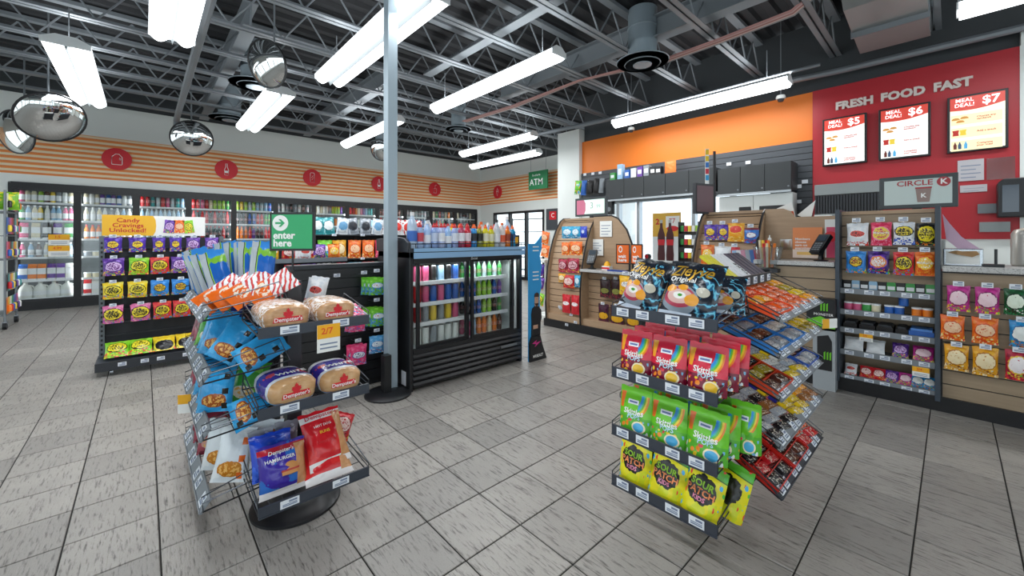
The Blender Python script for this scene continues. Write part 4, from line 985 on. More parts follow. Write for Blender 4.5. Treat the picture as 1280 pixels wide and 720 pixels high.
# ------------------------------------------------------------------ wire shelf racks
def wire_shelf(rack, w, dep, loc, rz, tilt=0, rail=.045, guards=.09, tags=4, tagw=.075, rm=M_RAIL, wires=9, face=0):
    """one shelf; local front edge at y=0, running back to y=dep"""
    s = MB()
    M = Matrix.Rotation(tilt, 4, 'X')
    P = lambda x, y, z: M @ Vector((x, y, z))
    s.path([P(-w / 2, 0, 0), P(w / 2, 0, 0), P(w / 2, dep, 0), P(-w / 2, dep, 0)], .004, 5, 0, True)
    for k in range(1, wires): s.path([P(-w / 2 + w * k / wires, 0, 0), P(-w / 2 + w * k / wires, dep, 0)], .0022, 4)
    for y in (dep * .33, dep * .66): s.path([P(-w / 2, y, -.003), P(w / 2, y, -.003)], .0022, 4)
    o = s.build('wire_shelf', M_WIRE, rack, loc, rz); o['kind'] = 'stuff'
    for sx in (-1, 1):
        g = MB().path([P(sx * w / 2, 0, .0), P(sx * w / 2, .0, guards * .55), P(sx * w / 2, dep * .9, guards), P(sx * w / 2, dep, 0)], .003, 5)
        g.path([P(sx * w / 2, 0, guards * .3), P(sx * w / 2, dep * .95, guards * .5)], .0025, 4).build('side_guard', mat('guard_wire', '4a4f55', .3, .7), o)
    pr = MB().box(-w / 2, w / 2, -.008, 0, -.012, rail - .012).box(-w / 2, w / 2, -.012, -.008, -.012, -.007).build('price_rail', rm, o)
    pr.rotation_euler = (-face, 0, 0)
    tw = tagw
    for k in range(tags):
        x = -w / 2 + w * (k + .5) / tags - (.04 * w if k % 2 else 0)
        tag_fast(o, x, -.01 * math.cos(face) - .004 * math.sin(face), -.004 * math.cos(face) + .01 * math.sin(face), tw, rail * .72, 0, -face)
    return o

# ---- artwork of the big bags
def skittle(name, base, deep, lefts):
    n = N(name)
    c = n.mix(n.gt(n.noise(3, 2), .58), base, deep)
    r = n.math('SQRT', n.r2(.42, .78, .55, .55))
    arc = n.ramp(n.sub(r, .45), [(0, base), (.03, '3a8fd8'), (.14, '3cb8b0'), (.2, '6cc040'), (.28, 'f2d030'), (.36, 'f08a28'), (.44, base)])
    c = n.mix(n.mul(n.mul(n.gt(n.x, .62), n.gt(n.z, .44)), n.lt(n.z, .84)), c, arc)
    c = n.mix(n.mul(n.mul(n.between(n.x, .05, .22), n.between(n.z, .5, .86)), n.lt(n.add(n.x, n.mul(n.sub(.86, n.z), .12)), .2)), c, lefts)
    c = n.mix(n.mul(n.lt(n.z, .36), n.gt(n.noise(4), .3)), c, deep)
    sp = n.nt.nodes.new('ShaderNodeSeparateColor'); n.l(n.vor(7), sp.inputs[0])
    q = n.ramp(sp.outputs[0], [(0, 'f2d030'), (.2, 'e8f0f4'), (.4, 'f08a28'), (.6, '78b8e0'), (.8, 'd83848')])
    c = n.mix(n.mul(n.lt(n.z, .3), n.lt(n.vor(7, None, 'Distance'), .42)), c, q)
    c = n.mix(n.ell(.68, .15, .19, .13), c, 'f2e4c0'); c = n.mix(n.ell(.68, .15, .15, .1), c, 'f0c030' if base[0] in 'de' else '50b0e0')
    c = n.mix(n.mul(n.between(n.x, .3, .62), n.between(n.z, .62, .72)), c, 'eef2f8')
    c = n.mix(n.mul(n.between(n.x, .34, .58), n.between(n.z, .65, .69)), c, '6c7cb0')
    return n.done(c, .22, n.noise(7, 3), .4, .004)
A_SKR = skittle('pouch_red', 'd82a44', '7c1030', 'f2a82c'); A_SKG = skittle('pouch_green', '6cc428', '58b030', 'e87028')
def sour():
    n = N('pouch_sour')
    c = n.mix(n.gt(n.noise(4, 2), .55), 'e6dc20', 'd2d828')
    c = n.mix(n.gt(n.add(n.z, n.mul(n.x, .06)), .86), c, '5cb82c')
    c = n.mix(n.between(n.add(n.z, n.mul(n.x, .06)), .845, .865), c, '2c5c14')
    sp = n.nt.nodes.new('ShaderNodeSeparateColor'); n.l(n.vor(6), sp.inputs[0])
    q = n.ramp(sp.outputs[0], [(0, 'e84838'), (.25, '48b0e0'), (.5, '58c048'), (.75, 'f08828')])
    c = n.mix(n.mul(n.gt(n.math('ABSOLUTE', n.sub(n.x, .5)), .34), n.lt(n.vor(6, None, 'Distance'), .36)), c, q)
    c = n.mix(n.splat(.48, .5, .35, .26, 1.1, 9), c, '17160f')
    return n.done(c, .25, n.noise(7, 3), .4, .004)
A_SOUR = sour()
M_LIME = mat('lime_ink', 'a8dc3a', .45); M_SALM = mat('salmon_ink', 'f0905a', .45); M_PKI = mat('pink_ink', 'e890b0', .45); M_PALE = mat('pale_blue_ink', 'c2e4f4', .45); M_GOLD = mat('gold_ink', 'c79a2c', .35, .4)
def chipart(name):
    n = N(name)
    w = n.math('SINE', n.mul(n.add(n.add(n.x, n.mul(n.z, 1.3)), n.mul(n.noise(3, 2), 1.2)), 22))
    c = n.mix(n.mul(n.gt(w, .35), n.gt(n.add(n.x, n.mul(n.sub(.6, n.z), .35)), .58)), '1c232e', '2a6286')
    c = n.mix(n.mul(n.gt(w, .88), n.gt(n.x, .6)), c, '6cc0d8')
    c = n.mix(n.ell(.37, .27, .34, .22), c, '8b98a4')
    c = n.mix(n.ell(.37, .3, .29, .165), c, 'b8485c'); c = n.mix(n.ell(.38, .31, .23, .12), c, 'e0b8b0'); c = n.mix(n.ell(.38, .32, .11, .06), c, 'f2f0ea'); c = n.mix(n.ell(.39, .325, .04, .025), c, '4c9c3c')
    c = n.mix(n.splat(.6, .27, .12, .09, 1, 9), c, 'eaa02c'); c = n.mix(n.splat(.2, .43, .1, .06, 1, 9), c, 'eaa02c'); c = n.mix(n.splat(.42, .46, .09, .05, 1, 9), c, 'eaa02c')
    c = n.mix(n.ell(.76, .42, .1, .085), c, 'c4c0b0')
    c = n.mix(n.mul(n.lt(n.z, .075), n.lt(n.x, .6)), c, 'cfdcec')
    c = n.mix(n.gt(n.z, .94), c, '20262c')
    return n.done(c, .22, n.noise(6, 3), .5, .006)
A_CHIP = chipart('bag_navy_chips')
def snack(name, base, sw, picture, squares=None, stripe=None, rough=.25):
    n = N(name)
    c = n.mix(n.gt(n.noise(3, 3), .57), base, sw)
    if stripe:
        f = n.math('FRACT', n.mul(n.add(n.add(n.z, n.mul(n.x, .5)), n.mul(n.noise(2), .3)), 7))
        c = n.mix(n.mul(n.gt(n.z, .45), n.lt(f, .45)), c, stripe)
    if picture:
        c = n.mix(n.splat(.5, .25, .34, .15, .8, 8), c, picture); c = n.mix(n.mul(n.ell(.5, .25, .3, .13), n.gt(n.noise(14), .52)), c, 'f0b860')
    if squares:
        c = n.mix(n.mul(n.between(n.x, .7, .86), n.between(n.math('FRACT', n.mul(n.z, 3.2)), .2, .6)), c, squares)
    return n.done(c, rough, n.noise(6, 3), .5, .006)
A_TALL = snack('bag_blue_green_tall', '1f6cc4', '2f86dc', None); nn = None
def tallbag():
    n = N('bag_tall_blue')
    c = n.mix(n.gt(n.noise(3, 3), .57), '1c63bc', '2f86dc')
    c = n.mix(n.gt(n.add(n.z, n.mul(n.noise(6), .16)), .8), c, '7cb83c'); c = n.mix(n.gt(n.add(n.z, n.mul(n.noise(9), .2)), .96), c, '3a8ad8')
    c = n.mix(n.between(n.x, .06, .3), c, 'b4bcc2'); c = n.mix(n.between(n.x, .3, .33), c, '1a2430'); c = n.mix(n.between(n.x, .33, .37), c, '8cc43c')
    return n.done(c, .25, n.noise(6, 3), .5, .006)
A_TALL = tallbag()
A_SKY = snack('bag_sky_blue', '2f9edc', '4cb4ec', 'a8541c', '201c14')
A_CHEEZ = snack('bag_orange_stripe', 'f0f0ee', 'e8e4e0', None, None, 'd23a34'); 
def cheez():
    n = N('bag_cheese_puffs')
    f = n.math('FRACT', n.mul(n.add(n.add(n.z, n.mul(n.x, .45)), n.mul(n.noise(2), .25)), 8))
    c = n.mix(n.lt(f, .45), 'eceef0', 'd03a38'); c = n.mix(n.lt(n.add(n.z, n.mul(n.noise(5), .25)), .52), c, 'ee6c1c')
    c = n.mix(n.mul(n.ell(.5, .3, .3, .14), n.gt(n.noise(12), .5)), c, 'f6e8d8')
    return n.done(c, .28, n.noise(6, 3), .5, .006)
A_CHEEZ = cheez()
A_WPUFF = snack('bag_white_puffs', 'dfe6ea', 'eef2f4', 'c87c1c', 'ea6a1c'); A_GREENB = snack('bag_leaf_green', '3f9c34', '78c048', 'e8e4d0'); A_DARKR = snack('bag_dark_red', '7c2838', 'a84858', 'd8a090'); A_BBQ = snack('bag_black_snack', '1f1c20', '38303a', '5a2c1c'); A_NAVY = snack('bag_indigo', '202a6c', '3040a0', 'c8c8d8')

# ------------------------------------------------------------------ bread and chips rack
BRX, BRY0, BRY1 = -1.95, .35, .82
rk = thing('bread_rack', 'black wire rack on round base holding bread on one side and chips on the other', 'display rack', (-2.3, .57, 0))
def L_(x, y, z): return (x + 2.3, y - .57, z)      # world -> rack local
MB().lathe([(0, 0), (.2, 0), (.2, .012), (.18, .022), (0, .026)], 36).build('base_disc', M_BLACK, rk, L_(-2.2, .56, 0))
MB().lathe([(0, 0), (.2, 0), (.2, .012), (.18, .022), (0, .026)], 36).build('base_disc', M_BLACK, rk, L_(-2.9, .6, 0))
MB().box(-.045, .045, -.035, .035, .02, 1.085).build('post', M_DARK, rk, L_(-2.36, .58, 0), bev=.004)
MB().box(-.045, .045, -.035, .035, .02, 1.02).build('post', M_DARK, rk, L_(-2.9, .6, 0), bev=.004)
MB().cyl((.0, -.037, 1.03), (.0, -.034, 1.03), .016, 12).build('post_hole', M_BLACK, rk, L_(-2.36, .58, 0))
for z in (.15, .56, .9): wire_shelf(rk, BRY1 - BRY0, .37, L_(BRX, (BRY0 + BRY1) / 2, z), PI / 2, .04, tags=2, tagw=.075)
M_GREYR = mat('grey_rail', '7f858b', .45)
for z in (.12, .43, .675, .95): wire_shelf(rk, .95, .34, L_(-2.67, .19, z), 0, .1, rail=.065, tags=7, tagw=.06, face=.6, rm=M_GREYR, guards=.12, wires=12)
# bread loaves
def loaf_mesh(key, w, h, L, m):
    rings = [(0, .7, .74), (.012, .86, .88), (.03, .96, .96), (.06, 1, 1), (L * .5, 1, 1.02), (L - .04, .98, .98), (L, .85, .85), (L + .03, .5, .5), (L + .06, .2, .22), (L + .09, .28, .2), (L + .13, .34, .12)]
    n = 18; vs = []
    for y, sx, sz in rings:
        for i in range(n):
            a = 2 * PI * i / n; ca, sa = math.cos(a), math.sin(a)
            x = w / 2 * sx * sgn(ca) * abs(ca) ** .68; z = h / 2 * sgn(sa) * abs(sa) ** (.55 if sa < 0 else .75) * sz
            if sa > 0 and abs(ca) > .3: x *= 1.04
            vs.append((x, y + .003 * math.sin(i * 3 + y * 60), h / 2 + z * (1 if y < L else .8) + (0 if y <= L else -.1 * h)))
    fs = [(k * n + i, k * n + (i + 1) % n, (k + 1) * n + (i + 1) % n, (k + 1) * n + i) for k in range(len(rings) - 1) for i in range(n)]
    fs += [tuple(reversed(range(n))), tuple((len(rings) - 1) * n + i for i in range(n))]
    return fixn(MB().add(vs, fs, 0, True).mesh('loaf_bag', m))
def loafart(name, brown, band=None, streak=None, low=None):
    n = N(name)
    c = n.mix(n.noise(8, 3), brown, 'dcb88c')
    if streak: c = n.mix(n.mul(n.gt(n.noise(3.5, 3, n.vec(2.5, 9, 2.5)), .5), n.gt(n.y, .05)), c, streak)
    if band:
        c = n.mix(n.between(n.y, .12, .2), c, 'dfe8f4'); c = n.mix(n.between(n.y, .18, .5), c, band); c = n.mix(n.mul(n.between(n.y, .24, .4), n.gt(n.noise(4), .56)), c, 'd8404c'); c = n.mix(n.between(n.y, .5, .62), c, 'e8ecf2')
        c = n.mix(n.between(n.y, .62, .72), c, 'b8303c')
    if low: c = n.mix(n.mul(n.lt(n.z, .2), n.lt(n.y, .3)), c, low)
    return n.done(c, .2, n.noise(5, 4), .6, .008)
LA = loafart('loaf_clear', 'a86c44', None, 'f0e8e4'); LB = loafart('loaf_blue', 'b88450', '3a2c9c', None, '8cc0ea')
LEAF = [(0, 0), (.1, .05), (.42, .02), (.36, .18), (.62, .4), (.5, .44), (.56, .66), (.36, .6), (.28, .72), (.14, .5), (.2, .92), (.1, .86), (0, 1.08)]
LEAF = LEAF + [(-x, z) for x, z in LEAF[-2:0:-1]]
def loaf(label, m, wx, wy, z, w, h, L, white=False, turn=0):
    t = thing('bread_loaf', label, 'bread', (wx, wy, z), PI / 2 + turn, 'bread on the wire rack')
    put(loaf_mesh(label, w, h, L, m), 'loaf_bag', t)
    MB().prism([(x * .034, q * .04) for x, q in LEAF], -.006, .004).build('maple_leaf', M_RED, t, (.0, 0, h * .5))
    MB().prism([(-w * .3, 0), (w * .3, 0), (w * .27, .022), (-w * .27, .022)], -.005, .004).build('red_band', M_RED, t, (0, 0, h * .34))
    text("Dempster's", .024, M_WTXT, t, (0, -.007, h * .34 + .011), bold=.012)
    if white:
        o = text('WHITE', .04, M_WTXT, t, (0, L * .3, h * 1.0), bold=.02); o.rotation_euler = (-PI / 2 + .03, 0, 0)
        o.location = (0.01, L * .34, h + .006)
    return t
loaf('clear-wrapped brown bread loaf on the upper bread shelf, nearest the chip side', LA, BRX - .01, .465, .905, .2, .115, .27)
loaf('clear-wrapped brown bread loaf on the upper bread shelf, nearer the free wire end', LA, BRX - .01, .675, .905, .19, .11, .27)
loaf('white bread loaf with blue wrap on the middle shelf, nearest the chip side', LB, BRX - .02, .5, .565, .2, .12, .27, True, .1)
loaf('white bread loaf with blue wrap on the middle shelf, beside the free wire end', LB, BRX - .015, .705, .565, .19, .115, .27, True)
# buns in bags on the lowest shelf
def bunart(name, base, sw, band):
    n = N(name)
    c = n.mix(n.gt(n.noise(3, 3), .54), base, sw)
    c = n.mix(n.lt(n.z, .13), c, 'f0ecec'); c = n.mix(n.between(n.z, .82, .93), c, band)
    c = n.mix(n.mul(n.gt(n.x, .74), n.between(n.z, .1, .9)), c, n.mix(n.noise(9), 'c07c48', 'e0b080'))
    return n.done(c, .2, n.noise(5, 4), .6, .006)
A_HAM = bunart('bag_hamburger', '3c2a9c', '2f6cc4', 'c02838'); A_BUN = bunart('bag_red_buns', 'd4202a', 'e03434', 'f0ecec')
def hamburger(label, wx, wy, z):
    w, h, t_ = .2, .215, .11
    o = bag('bun_bag', label, 'buns', A_HAM, w, h, t_, 'pillow', (wx, wy, z), PI / 2, -.35, 0, 1, None, [('HAMBURGER', -.08, .7, .02, M_WTXT, {'bold': .01}), ("Dempster's", -.04, .84, .022, M_WTXT, {'bold': .015, 'shear': .2})])
    bt = MB().lathe([(0, 0), (.034, .004), (.034, .018), (.0, .018)], 16, 0, sy=.25).lathe([(.036, .018), (.037, .026), (0, .026)], 16, 1, sy=.25).lathe([(.034, .026), (.03, .044), (.014, .054), (0, .056)], 16, 0, sy=.25).build('burger_print', [mat('burger_bun', 'c98a4c', .5), mat('burger_fill', 'b8382c', .5)], o, (.02, -.052, .075))
    return o
hamburger('blue and purple hamburger bun bag lying at the corner of the lowest bread shelf', BRX - .07, .465, .165)
bag('bun_bag', 'blue-topped bag end behind the hamburger bun bag', 'buns', snack('bag_blue_film', '1f4cd0', '3a6ce8', None), .18, .2, .1, 'pillow', (BRX - .19, .45, .19), PI / 2, -.5, 0, 2)
RB = [("Dempster's", 0, .9, .034, M_RTXT, {'bold': .012, 'shear': .2}), ('HOT DOG', -.05, .7, .017, M_WTXT, {'bold': .01}), ('BUNS', -.05, .58, .02, mat('yellow_ink', 'f2c430', .5), {'bold': .015}), ("Dempster's", -.05, .42, .018, M_RTXT, {'bold': .01})]
bag('bun_bag', 'red bun bag with white top, upper of the two stacked on the lowest bread shelf', 'buns', A_BUN, .2, .27, .09, 'pillow', (BRX - .075, .67, .21), PI / 2 + .1, -.62, 0, 3, None, RB)
bag('bun_bag', 'red bun bag underneath the other red one on the lowest bread shelf', 'buns', A_BUN, .22, .26, .09, 'pillow', (BRX - .04, .655, .165), PI / 2, -.95, 0, 2, None, RB[1:3])
for k, (x, y) in enumerate(((-2.24, .42), (-2.26, .52), (-2.25, .64))):
    bag('snack_bag', 'silver-grey snack bag, %s at the back of the lowest bread shelf' % ORD[k], 'snack bag', snack('bag_silver', '8c8e98', 'c8ccd4', '5c3040'), .11, .2, .05, 'pillow', (x, y, .18), PI / 2, -.2, .1 * k, k)
bag('snack_bag', 'red bag end at the back of the lowest bread shelf', 'snack bag', A['red'], .1, .14, .05, 'pillow', (-2.2, .76, .24), PI / 2, -.6, .5, 1)
# price cards on the bread rack
t = card('yellow and white 2/7 price card clipped under the upper bread shelf', (BRX + .02, .625, .79), .1, .125, PI / 2, big='2/7')
t = thing('shelf_flag', 'small white and yellow price flag sticking out of the chip shelves', 'card', (-2.78, .16, .37), 1.1)
MB().box(-.03, .03, -.001, .001, 0, .1).build('card_sheet', M_PAPER, t); MB().box(-.03, .03, -.002, -.001, .05, .1).build('card_band', M_YEL, t)
# enter here sign
t = thing('enter_sign', 'green ENTER HERE sign with white arrow on thin black stem', 'sign', at(366, 352, d=2.12), YAW - PI / 2)
MB().box(-.004, .004, -.004, .004, 0, .18).build('stem', M_BLACK, t)
fm = MB().box(-.118, .118, -.006, .006, .162, .365).build('frame', M_BLACK, t)
GRN = mat('enter_green', '35a86c', .5)
pn = MB().box(-.106, .106, -.009, -.006, .174, .353).build('green_panel', GRN, t)
dsc = MB().lathe([(0, 0), (.041, 0), (.041, .0015), (0, .0015)], 28, M=Matrix.Rotation(PI / 2, 4, 'X')).build('arrow_disc', M_WTXT, pn, (-.06, -.009, .308))
MB().prism([(-.026, -.005), (.006, -.005), (-.008, -.02), (.003, -.02), (.024, 0), (.003, .02), (-.008, .02), (.006, .005), (-.026, .005)], -.003, -.0015).build('arrow', GRN, dsc)
text('enter\nhere', .052, M_WTXT, pn, (-.098, -.0096, .222), align='LEFT', bold=.03, line=.78)

# chips on the long side; shelves run along x from -3.14 to -2.2
def chip(label, m, x, y, z, w, h, t_, lean, roll, seed, texts=(), rz=0):
    return bag('chip_bag', label, 'chip bag', m, w, h, t_, 'pillow', (x, y, z), rz, lean, roll, seed, 'snack bags on the chip side of the bread rack', texts)
FC = 1.15      # the chip bags face the aisle end of the rack
for i, (x, y, rl, ln_) in enumerate(((-3.08, .27, -.3, -.3), (-2.95, .28, -.35, -.3), (-2.82, .28, -.4, -.3), (-2.7, .3, -.4, -.3), (-2.6, .32, -.35, -.3), (-3.02, .4, -.2, -.2), (-2.9, .42, -.15, -.2), (-2.76, .44, -.1, -.2), (-2.62, .43, -.05, -.18), (-2.5, .46, .0, -.15), (-2.42, .44, .05, -.15))):
    chip('tall blue and green chip bag, %s of the row on the top chip shelf' % ORD[i], A_TALL, x, y, .985 + (.03 if y > .36 else 0), .125, .28, .055, ln_, rl, i, rz=FC)
for i, (x, y, z, rl) in enumerate(((-2.42, .22, 1.0, .75), (-2.36, .27, 1.02, .85), (-2.3, .32, 1.03, .8), (-2.26, .4, 1.04, .9))):
    chip('orange snack bag with red and white stripes, %s on the top chip shelf' % ORD[i], A_CHEEZ, x - .05, y - .02, z - .03, .14, .22, .06, -.7, rl, i, rz=FC)
S2 = [(-3.05, .27, A_DARKR, 'dark pink', .1, -.3), (-2.92, .27, A_DARKR, 'dark pink', .1, -.3), (-2.8, .27, A_GREENB, 'leaf green', .1, -.3), (-2.68, .27, A_SKY, 'sky blue', .2, -.3), (-2.55, .26, A_SKY, 'sky blue', .25, -.35), (-2.42, .27, A_SKY, 'sky blue', .5, -.4), (-2.28, .33, A_SKY, 'sky blue', .95, -.5), (-2.75, .42, A_NAVY, 'indigo', .0, -.2), (-2.56, .43, A_BBQ, 'black', .1, -.2), (-2.42, .44, A_BBQ, 'black', .2, -.2)]
S3 = [(-3.05, .27, A_DARKR, 'dark pink', .1, -.3), (-2.9, .27, A_DARKR, 'dark pink', -.1, -.3), (-2.72, .26, A_SKY, 'sky blue', .05, -.25), (-2.56, .26, A_SKY, 'sky blue', .1, -.25), (-2.42, .25, A_SKY, 'sky blue', .05, -.25), (-2.46, .36, A_GREENB, 'leaf green', .3, -.3), (-2.27, .3, A_SKY, 'sky blue', 1.15, -.6), (-2.7, .43, A_BBQ, 'black', .0, -.2), (-2.5, .45, A_BBQ, 'black', .1, -.2)]
S4 = [(-3.02, .28, A_DARKR, 'dark pink', 0, -.2), (-2.84, .27, A_DARKR, 'dark pink', 0, -.2), (-2.66, .27, A_DARKR, 'dark pink', .05, -.2), (-2.46, .27, A_WPUFF, 'white and orange', .1, -.22), (-2.3, .29, A_WPUFF, 'white and orange', .15, -.25), (-2.5, .42, A_GREENB, 'leaf green', 0, -.2), (-2.3, .42, A_WPUFF, 'white and orange', .1, -.2)]
for rows_, z, hh, wh in ((S2, .71, .21, 'second'), (S3, .465, .215, 'third'), (S4, .16, .24, 'lowest')):
    for i, (x, y, m_, cn, rl, ln_) in enumerate(rows_):
        chip('%s snack bag, %s on the %s chip shelf' % (cn, ORD[i], wh), m_, x, y, z, .15, hh, .06, ln_, rl, i, rz=FC)
# small boxed goods at the post
for k, (x, y) in enumerate(((-2.5, .72), (-2.58, .76))):
    bag('snack_bag', 'white printed snack bag, %s beside the bread rack post' % ORD[k], 'snack bag', A['white_red'], .1, .15, .04, 'pillow', (x, y, .93), PI / 2 - .3, -.2, .2, k)
bag('snack_bag', 'pink flat snack bag behind the upper loaves', 'snack bag', A['pink_oreo'], .14, .16, .03, 'pillow', (-2.06, .79, .915), PI / 2, -1.35, 0, 1)
# second rack with bright snack bags in the middle distance
t2 = thing('middle_rack', 'dark rack shelf with colourful packs behind the chips and enter sign', 'display rack', (-4.4, 1.15, 0), PI / 2)
for x in (-.34, .34): MB().box(x - .015, x + .015, .0, .04, 0, 1.25).build('upright', M_DARK, t2)
for z in (.35, .75, 1.1):
    s_ = MB().box(-.36, .36, -.28, .04, z - .012, z).build('shelf', M_DARK, t2); MB().box(-.36, .36, -.29, -.28, z - .02, z + .02).build('price_rail', M_GREYR, s_)
for lv, z in enumerate((.75, 1.1)):
    for i, (a_, cn) in enumerate((('yellow_candy', 'yellow'), ('red', 'red'), ('white_red', 'white'), ('purple_mix', 'violet'), ('orange_burst', 'orange'))):
        bag('snack_bag', '%s snack pack on the %s shelf of the dark rack behind the chips' % (cn, 'upper' if lv else 'lower'), 'snack bag', A[a_], .12, .15, .05, 'pillow', (-4.4 + .15, .87 + i * .14, z), PI / 2, -.15, RND.uniform(-.1, .1), i)

# ------------------------------------------------------------------ candy rack
cr2 = thing('candy_rack', 'black wire rack with pouches in front and slanted candy bar shelves on its side', 'display rack', (-.86, 2.3, 0))
def K_(x, y, z): return (x + .86, y - 2.3, z)
for y in (2.08, 2.78):
    MB().lathe([(0, 0), (.18, 0), (.18, .012), (.16, .022), (0, .026)], 36).build('base_disc', M_BLACK, cr2, K_(-.88, y + .05, 0))
    MB().box(-.045, .045, -.035, .035, .02, 1.1).build('post', M_DARK, cr2, K_(-.88, y, 0), bev=.004)
for z in (.145, .385, .66, .95): wire_shelf(cr2, .48, .36, K_(-.86, 1.66, z), 0, .05, rail=.05, tags=4, tagw=.062)
TL = .36
TIERS = [(.165, .5), (.385, .42), (.595, .38), (.78, .36), (.942, .36)]
for z, tl in TIERS: wire_shelf(cr2, .82, .33, K_(-.515, 2.47, z), PI / 2, tl, rail=.055, tags=8, tagw=.05, face=.75, rm=M_GREYR if z > .3 else M_RAIL, guards=.06, wires=12)
def pouch(label, m, x, y, z, w, h, lean, roll, seed, texts, group='pouches in front of the candy rack'):
    return bag('candy_pouch', label, 'candy pouch', m, w, h, .075, 'standup', (x, y, z), 0, lean, roll, seed, group, texts)
SKT = [('Skittles', 0, .46, .034, M_WTXT, {'bold': .02}), ('POPS', .02, .36, .028, M_PALE, {'bold': .02})]
for row, (dy, dz) in enumerate(((0, 0), (.09, .02), (.17, .04))):
    for i, x in enumerate((-1.015, -.855, -.69)):
        pouch('red rainbow candy pouch, %s in the %s row of the second shelf' % (ORD[i], ['front', 'middle', 'back'][row]), A_SKR, x + row * .012, 1.72 + dy, .668 + dz * .3, .165, .2, -.12 - .02 * row, .02 * (i - 1), i, SKT if row == 0 else ())
        pouch('green rainbow candy pouch, %s in the %s row of the third shelf' % (ORD[i], ['front', 'middle', 'back'][row]), A_SKG, x + row * .012, 1.72 + dy, .393 + dz * .3, .17, .2, -.12 - .02 * row, .03 * (i - 1), i + 3, SKT if row == 0 else ())
pouch('single green rainbow candy pouch hanging at the end of the third shelf', A_SKG, -.585, 1.86, .42, .12, .2, -.05, 0, 7, ())
SRT = [('SOUR', -.02, .6, .036, M_LIME, {'bold': .03}), ('PATCH', -.02, .46, .036, M_SALM, {'bold': .03}), ('KIDS', -.02, .34, .024, M_PKI, {'bold': .03})]
for i, (x, y, ln_, rl) in enumerate(((-1.02, 1.72, -.08, .03), (-.865, 1.71, -.16, .1), (-.72, 1.71, -.22, .16), (-.98, 1.8, -.08, .02), (-.8, 1.82, -.15, .1), (-.66, 1.8, -.2, .2))):
    pouch('yellow and green sour candy pouch, %s on the lowest shelf, %s row' % (ORD[i % 3], 'front' if i < 3 else 'back'), A_SOUR, x, y, .153, .165, .215, ln_, rl, i, SRT if i < 3 else ())
ZT_ = [('Zieyve', -.02, .77, .085, M_GOLD, {'bold': .012, 'shear': .25, 'sx': .8}), ('Original', -.12, .6, .036, M_WTXT, {'bold': .012})]
bag('chip_bag', 'navy chip bag with gold lettering and dip bowl, facing outward on the top shelf', 'chip bag', A_CHIP, .25, .265, .1, 'pillow', (-.785, 1.735, .962), .03, -.5, .05, 3, None, ZT_)
bag('chip_bag', 'navy chip bag with gold lettering, turned at the far end of the top shelf', 'chip bag', A_CHIP, .23, .265, .1, 'pillow', (-1.03, 1.75, .962), -.12, -.45, .12, 5, None, ZT_)
bag('chip_bag', 'navy chip bag lying sideways behind the gold-lettered one on the top shelf', 'chip bag', A_CHIP, .18, .19, .08, 'pillow', (-.7, 1.93, .97), .3, -.55, .05, 2)
bag('snack_bag', 'red and green snack bags end under the top shelf by the post', 'snack bag', A['red'], .16, .16, .05, 'pillow', (-1.0, 2.02, .77), 0, -.6, 0, 2)
bag('snack_bag', 'dark red snack bag next to the post under the top shelf', 'snack bag', A_BBQ, .16, .14, .05, 'pillow', (-.93, 2.0, .78), 0, -.5, .2, 4)
# candy bars on the slanted side
nb = N('bar_wrapper'); oi = nb.nt.nodes.new('ShaderNodeObjectInfo')
lg = nb.mix(.55, oi.outputs['Color'], 'f6ecd8'); dk_ = nb.mix(.6, oi.outputs['Color'], '201418')
cc = nb.mix(nb.mul(nb.between(nb.x, .2, .8), nb.gt(nb.noise(5, 2, nb.vec(2, 1, 1, 0, True)), .56)), oi.outputs['Color'], lg)
cc = nb.mix(nb.mul(nb.between(nb.x, .15, .85), nb.gt(nb.noise(7, 2, nb.vec(1.2, 1, 1, 0, True)), .6)), cc, dk_)
nb.done(cc, .22, nb.noise(6), .3, .003)
def bar_mesh():
    vs = []; n = 8; rings = [(-.06, 1, .12), (-.054, .95, .12), (-.047, .95, .85), (-.02, 1, 1), (.02, 1, 1), (.047, .95, .85), (.054, .95, .12), (.06, 1, .12)]
    for x, sy, sz in rings:
        for i in range(n):
            a = 2 * PI * (i + .5) / n; ca, sa = math.cos(a), math.sin(a)
            vs.append((x, .019 * sy * sgn(ca) * abs(ca) ** .5, .009 + .009 * sz * sgn(sa) * abs(sa) ** .5))
    fs = [(k * n + i, k * n + (i + 1) % n, (k + 1) * n + (i + 1) % n, (k + 1) * n + i) for k in range(len(rings) - 1) for i in range(n)] + [tuple(reversed(range(n))), tuple((len(rings) - 1) * n + i for i in range(n))]
    return fixn(MB().add(vs, fs, 0, True).mesh('candy_bar', MATS['bar_wrapper']))
BAR = bar_mesh()
BC = {'orange': 'ee5a1c', 'coral': 'ee7040', 'amber': 'f0a020', 'yellow': 'e8c420', 'olive': 'a89420', 'silver': 'aab0b8', 'brown': '5a2c1c', 'black': '201c20', 'blue': '2c5cc0', 'indigo': '2c2c8c', 'red': 'c81c24', 'bronze': '9c6434', 'white': 'e8e4dc', 'cocoa': '7c4a34'}
TN = ['lowest', 'fourth', 'third', 'second', 'top']
def tier_p(ti, s, t_, up=0):
    z, tl = TIERS[ti]
    return Vector((-.515 - .012 - t_ * math.cos(tl) - up * math.sin(tl), 2.06 + s, z + .006 + t_ * math.sin(tl) + up * math.cos(tl)))
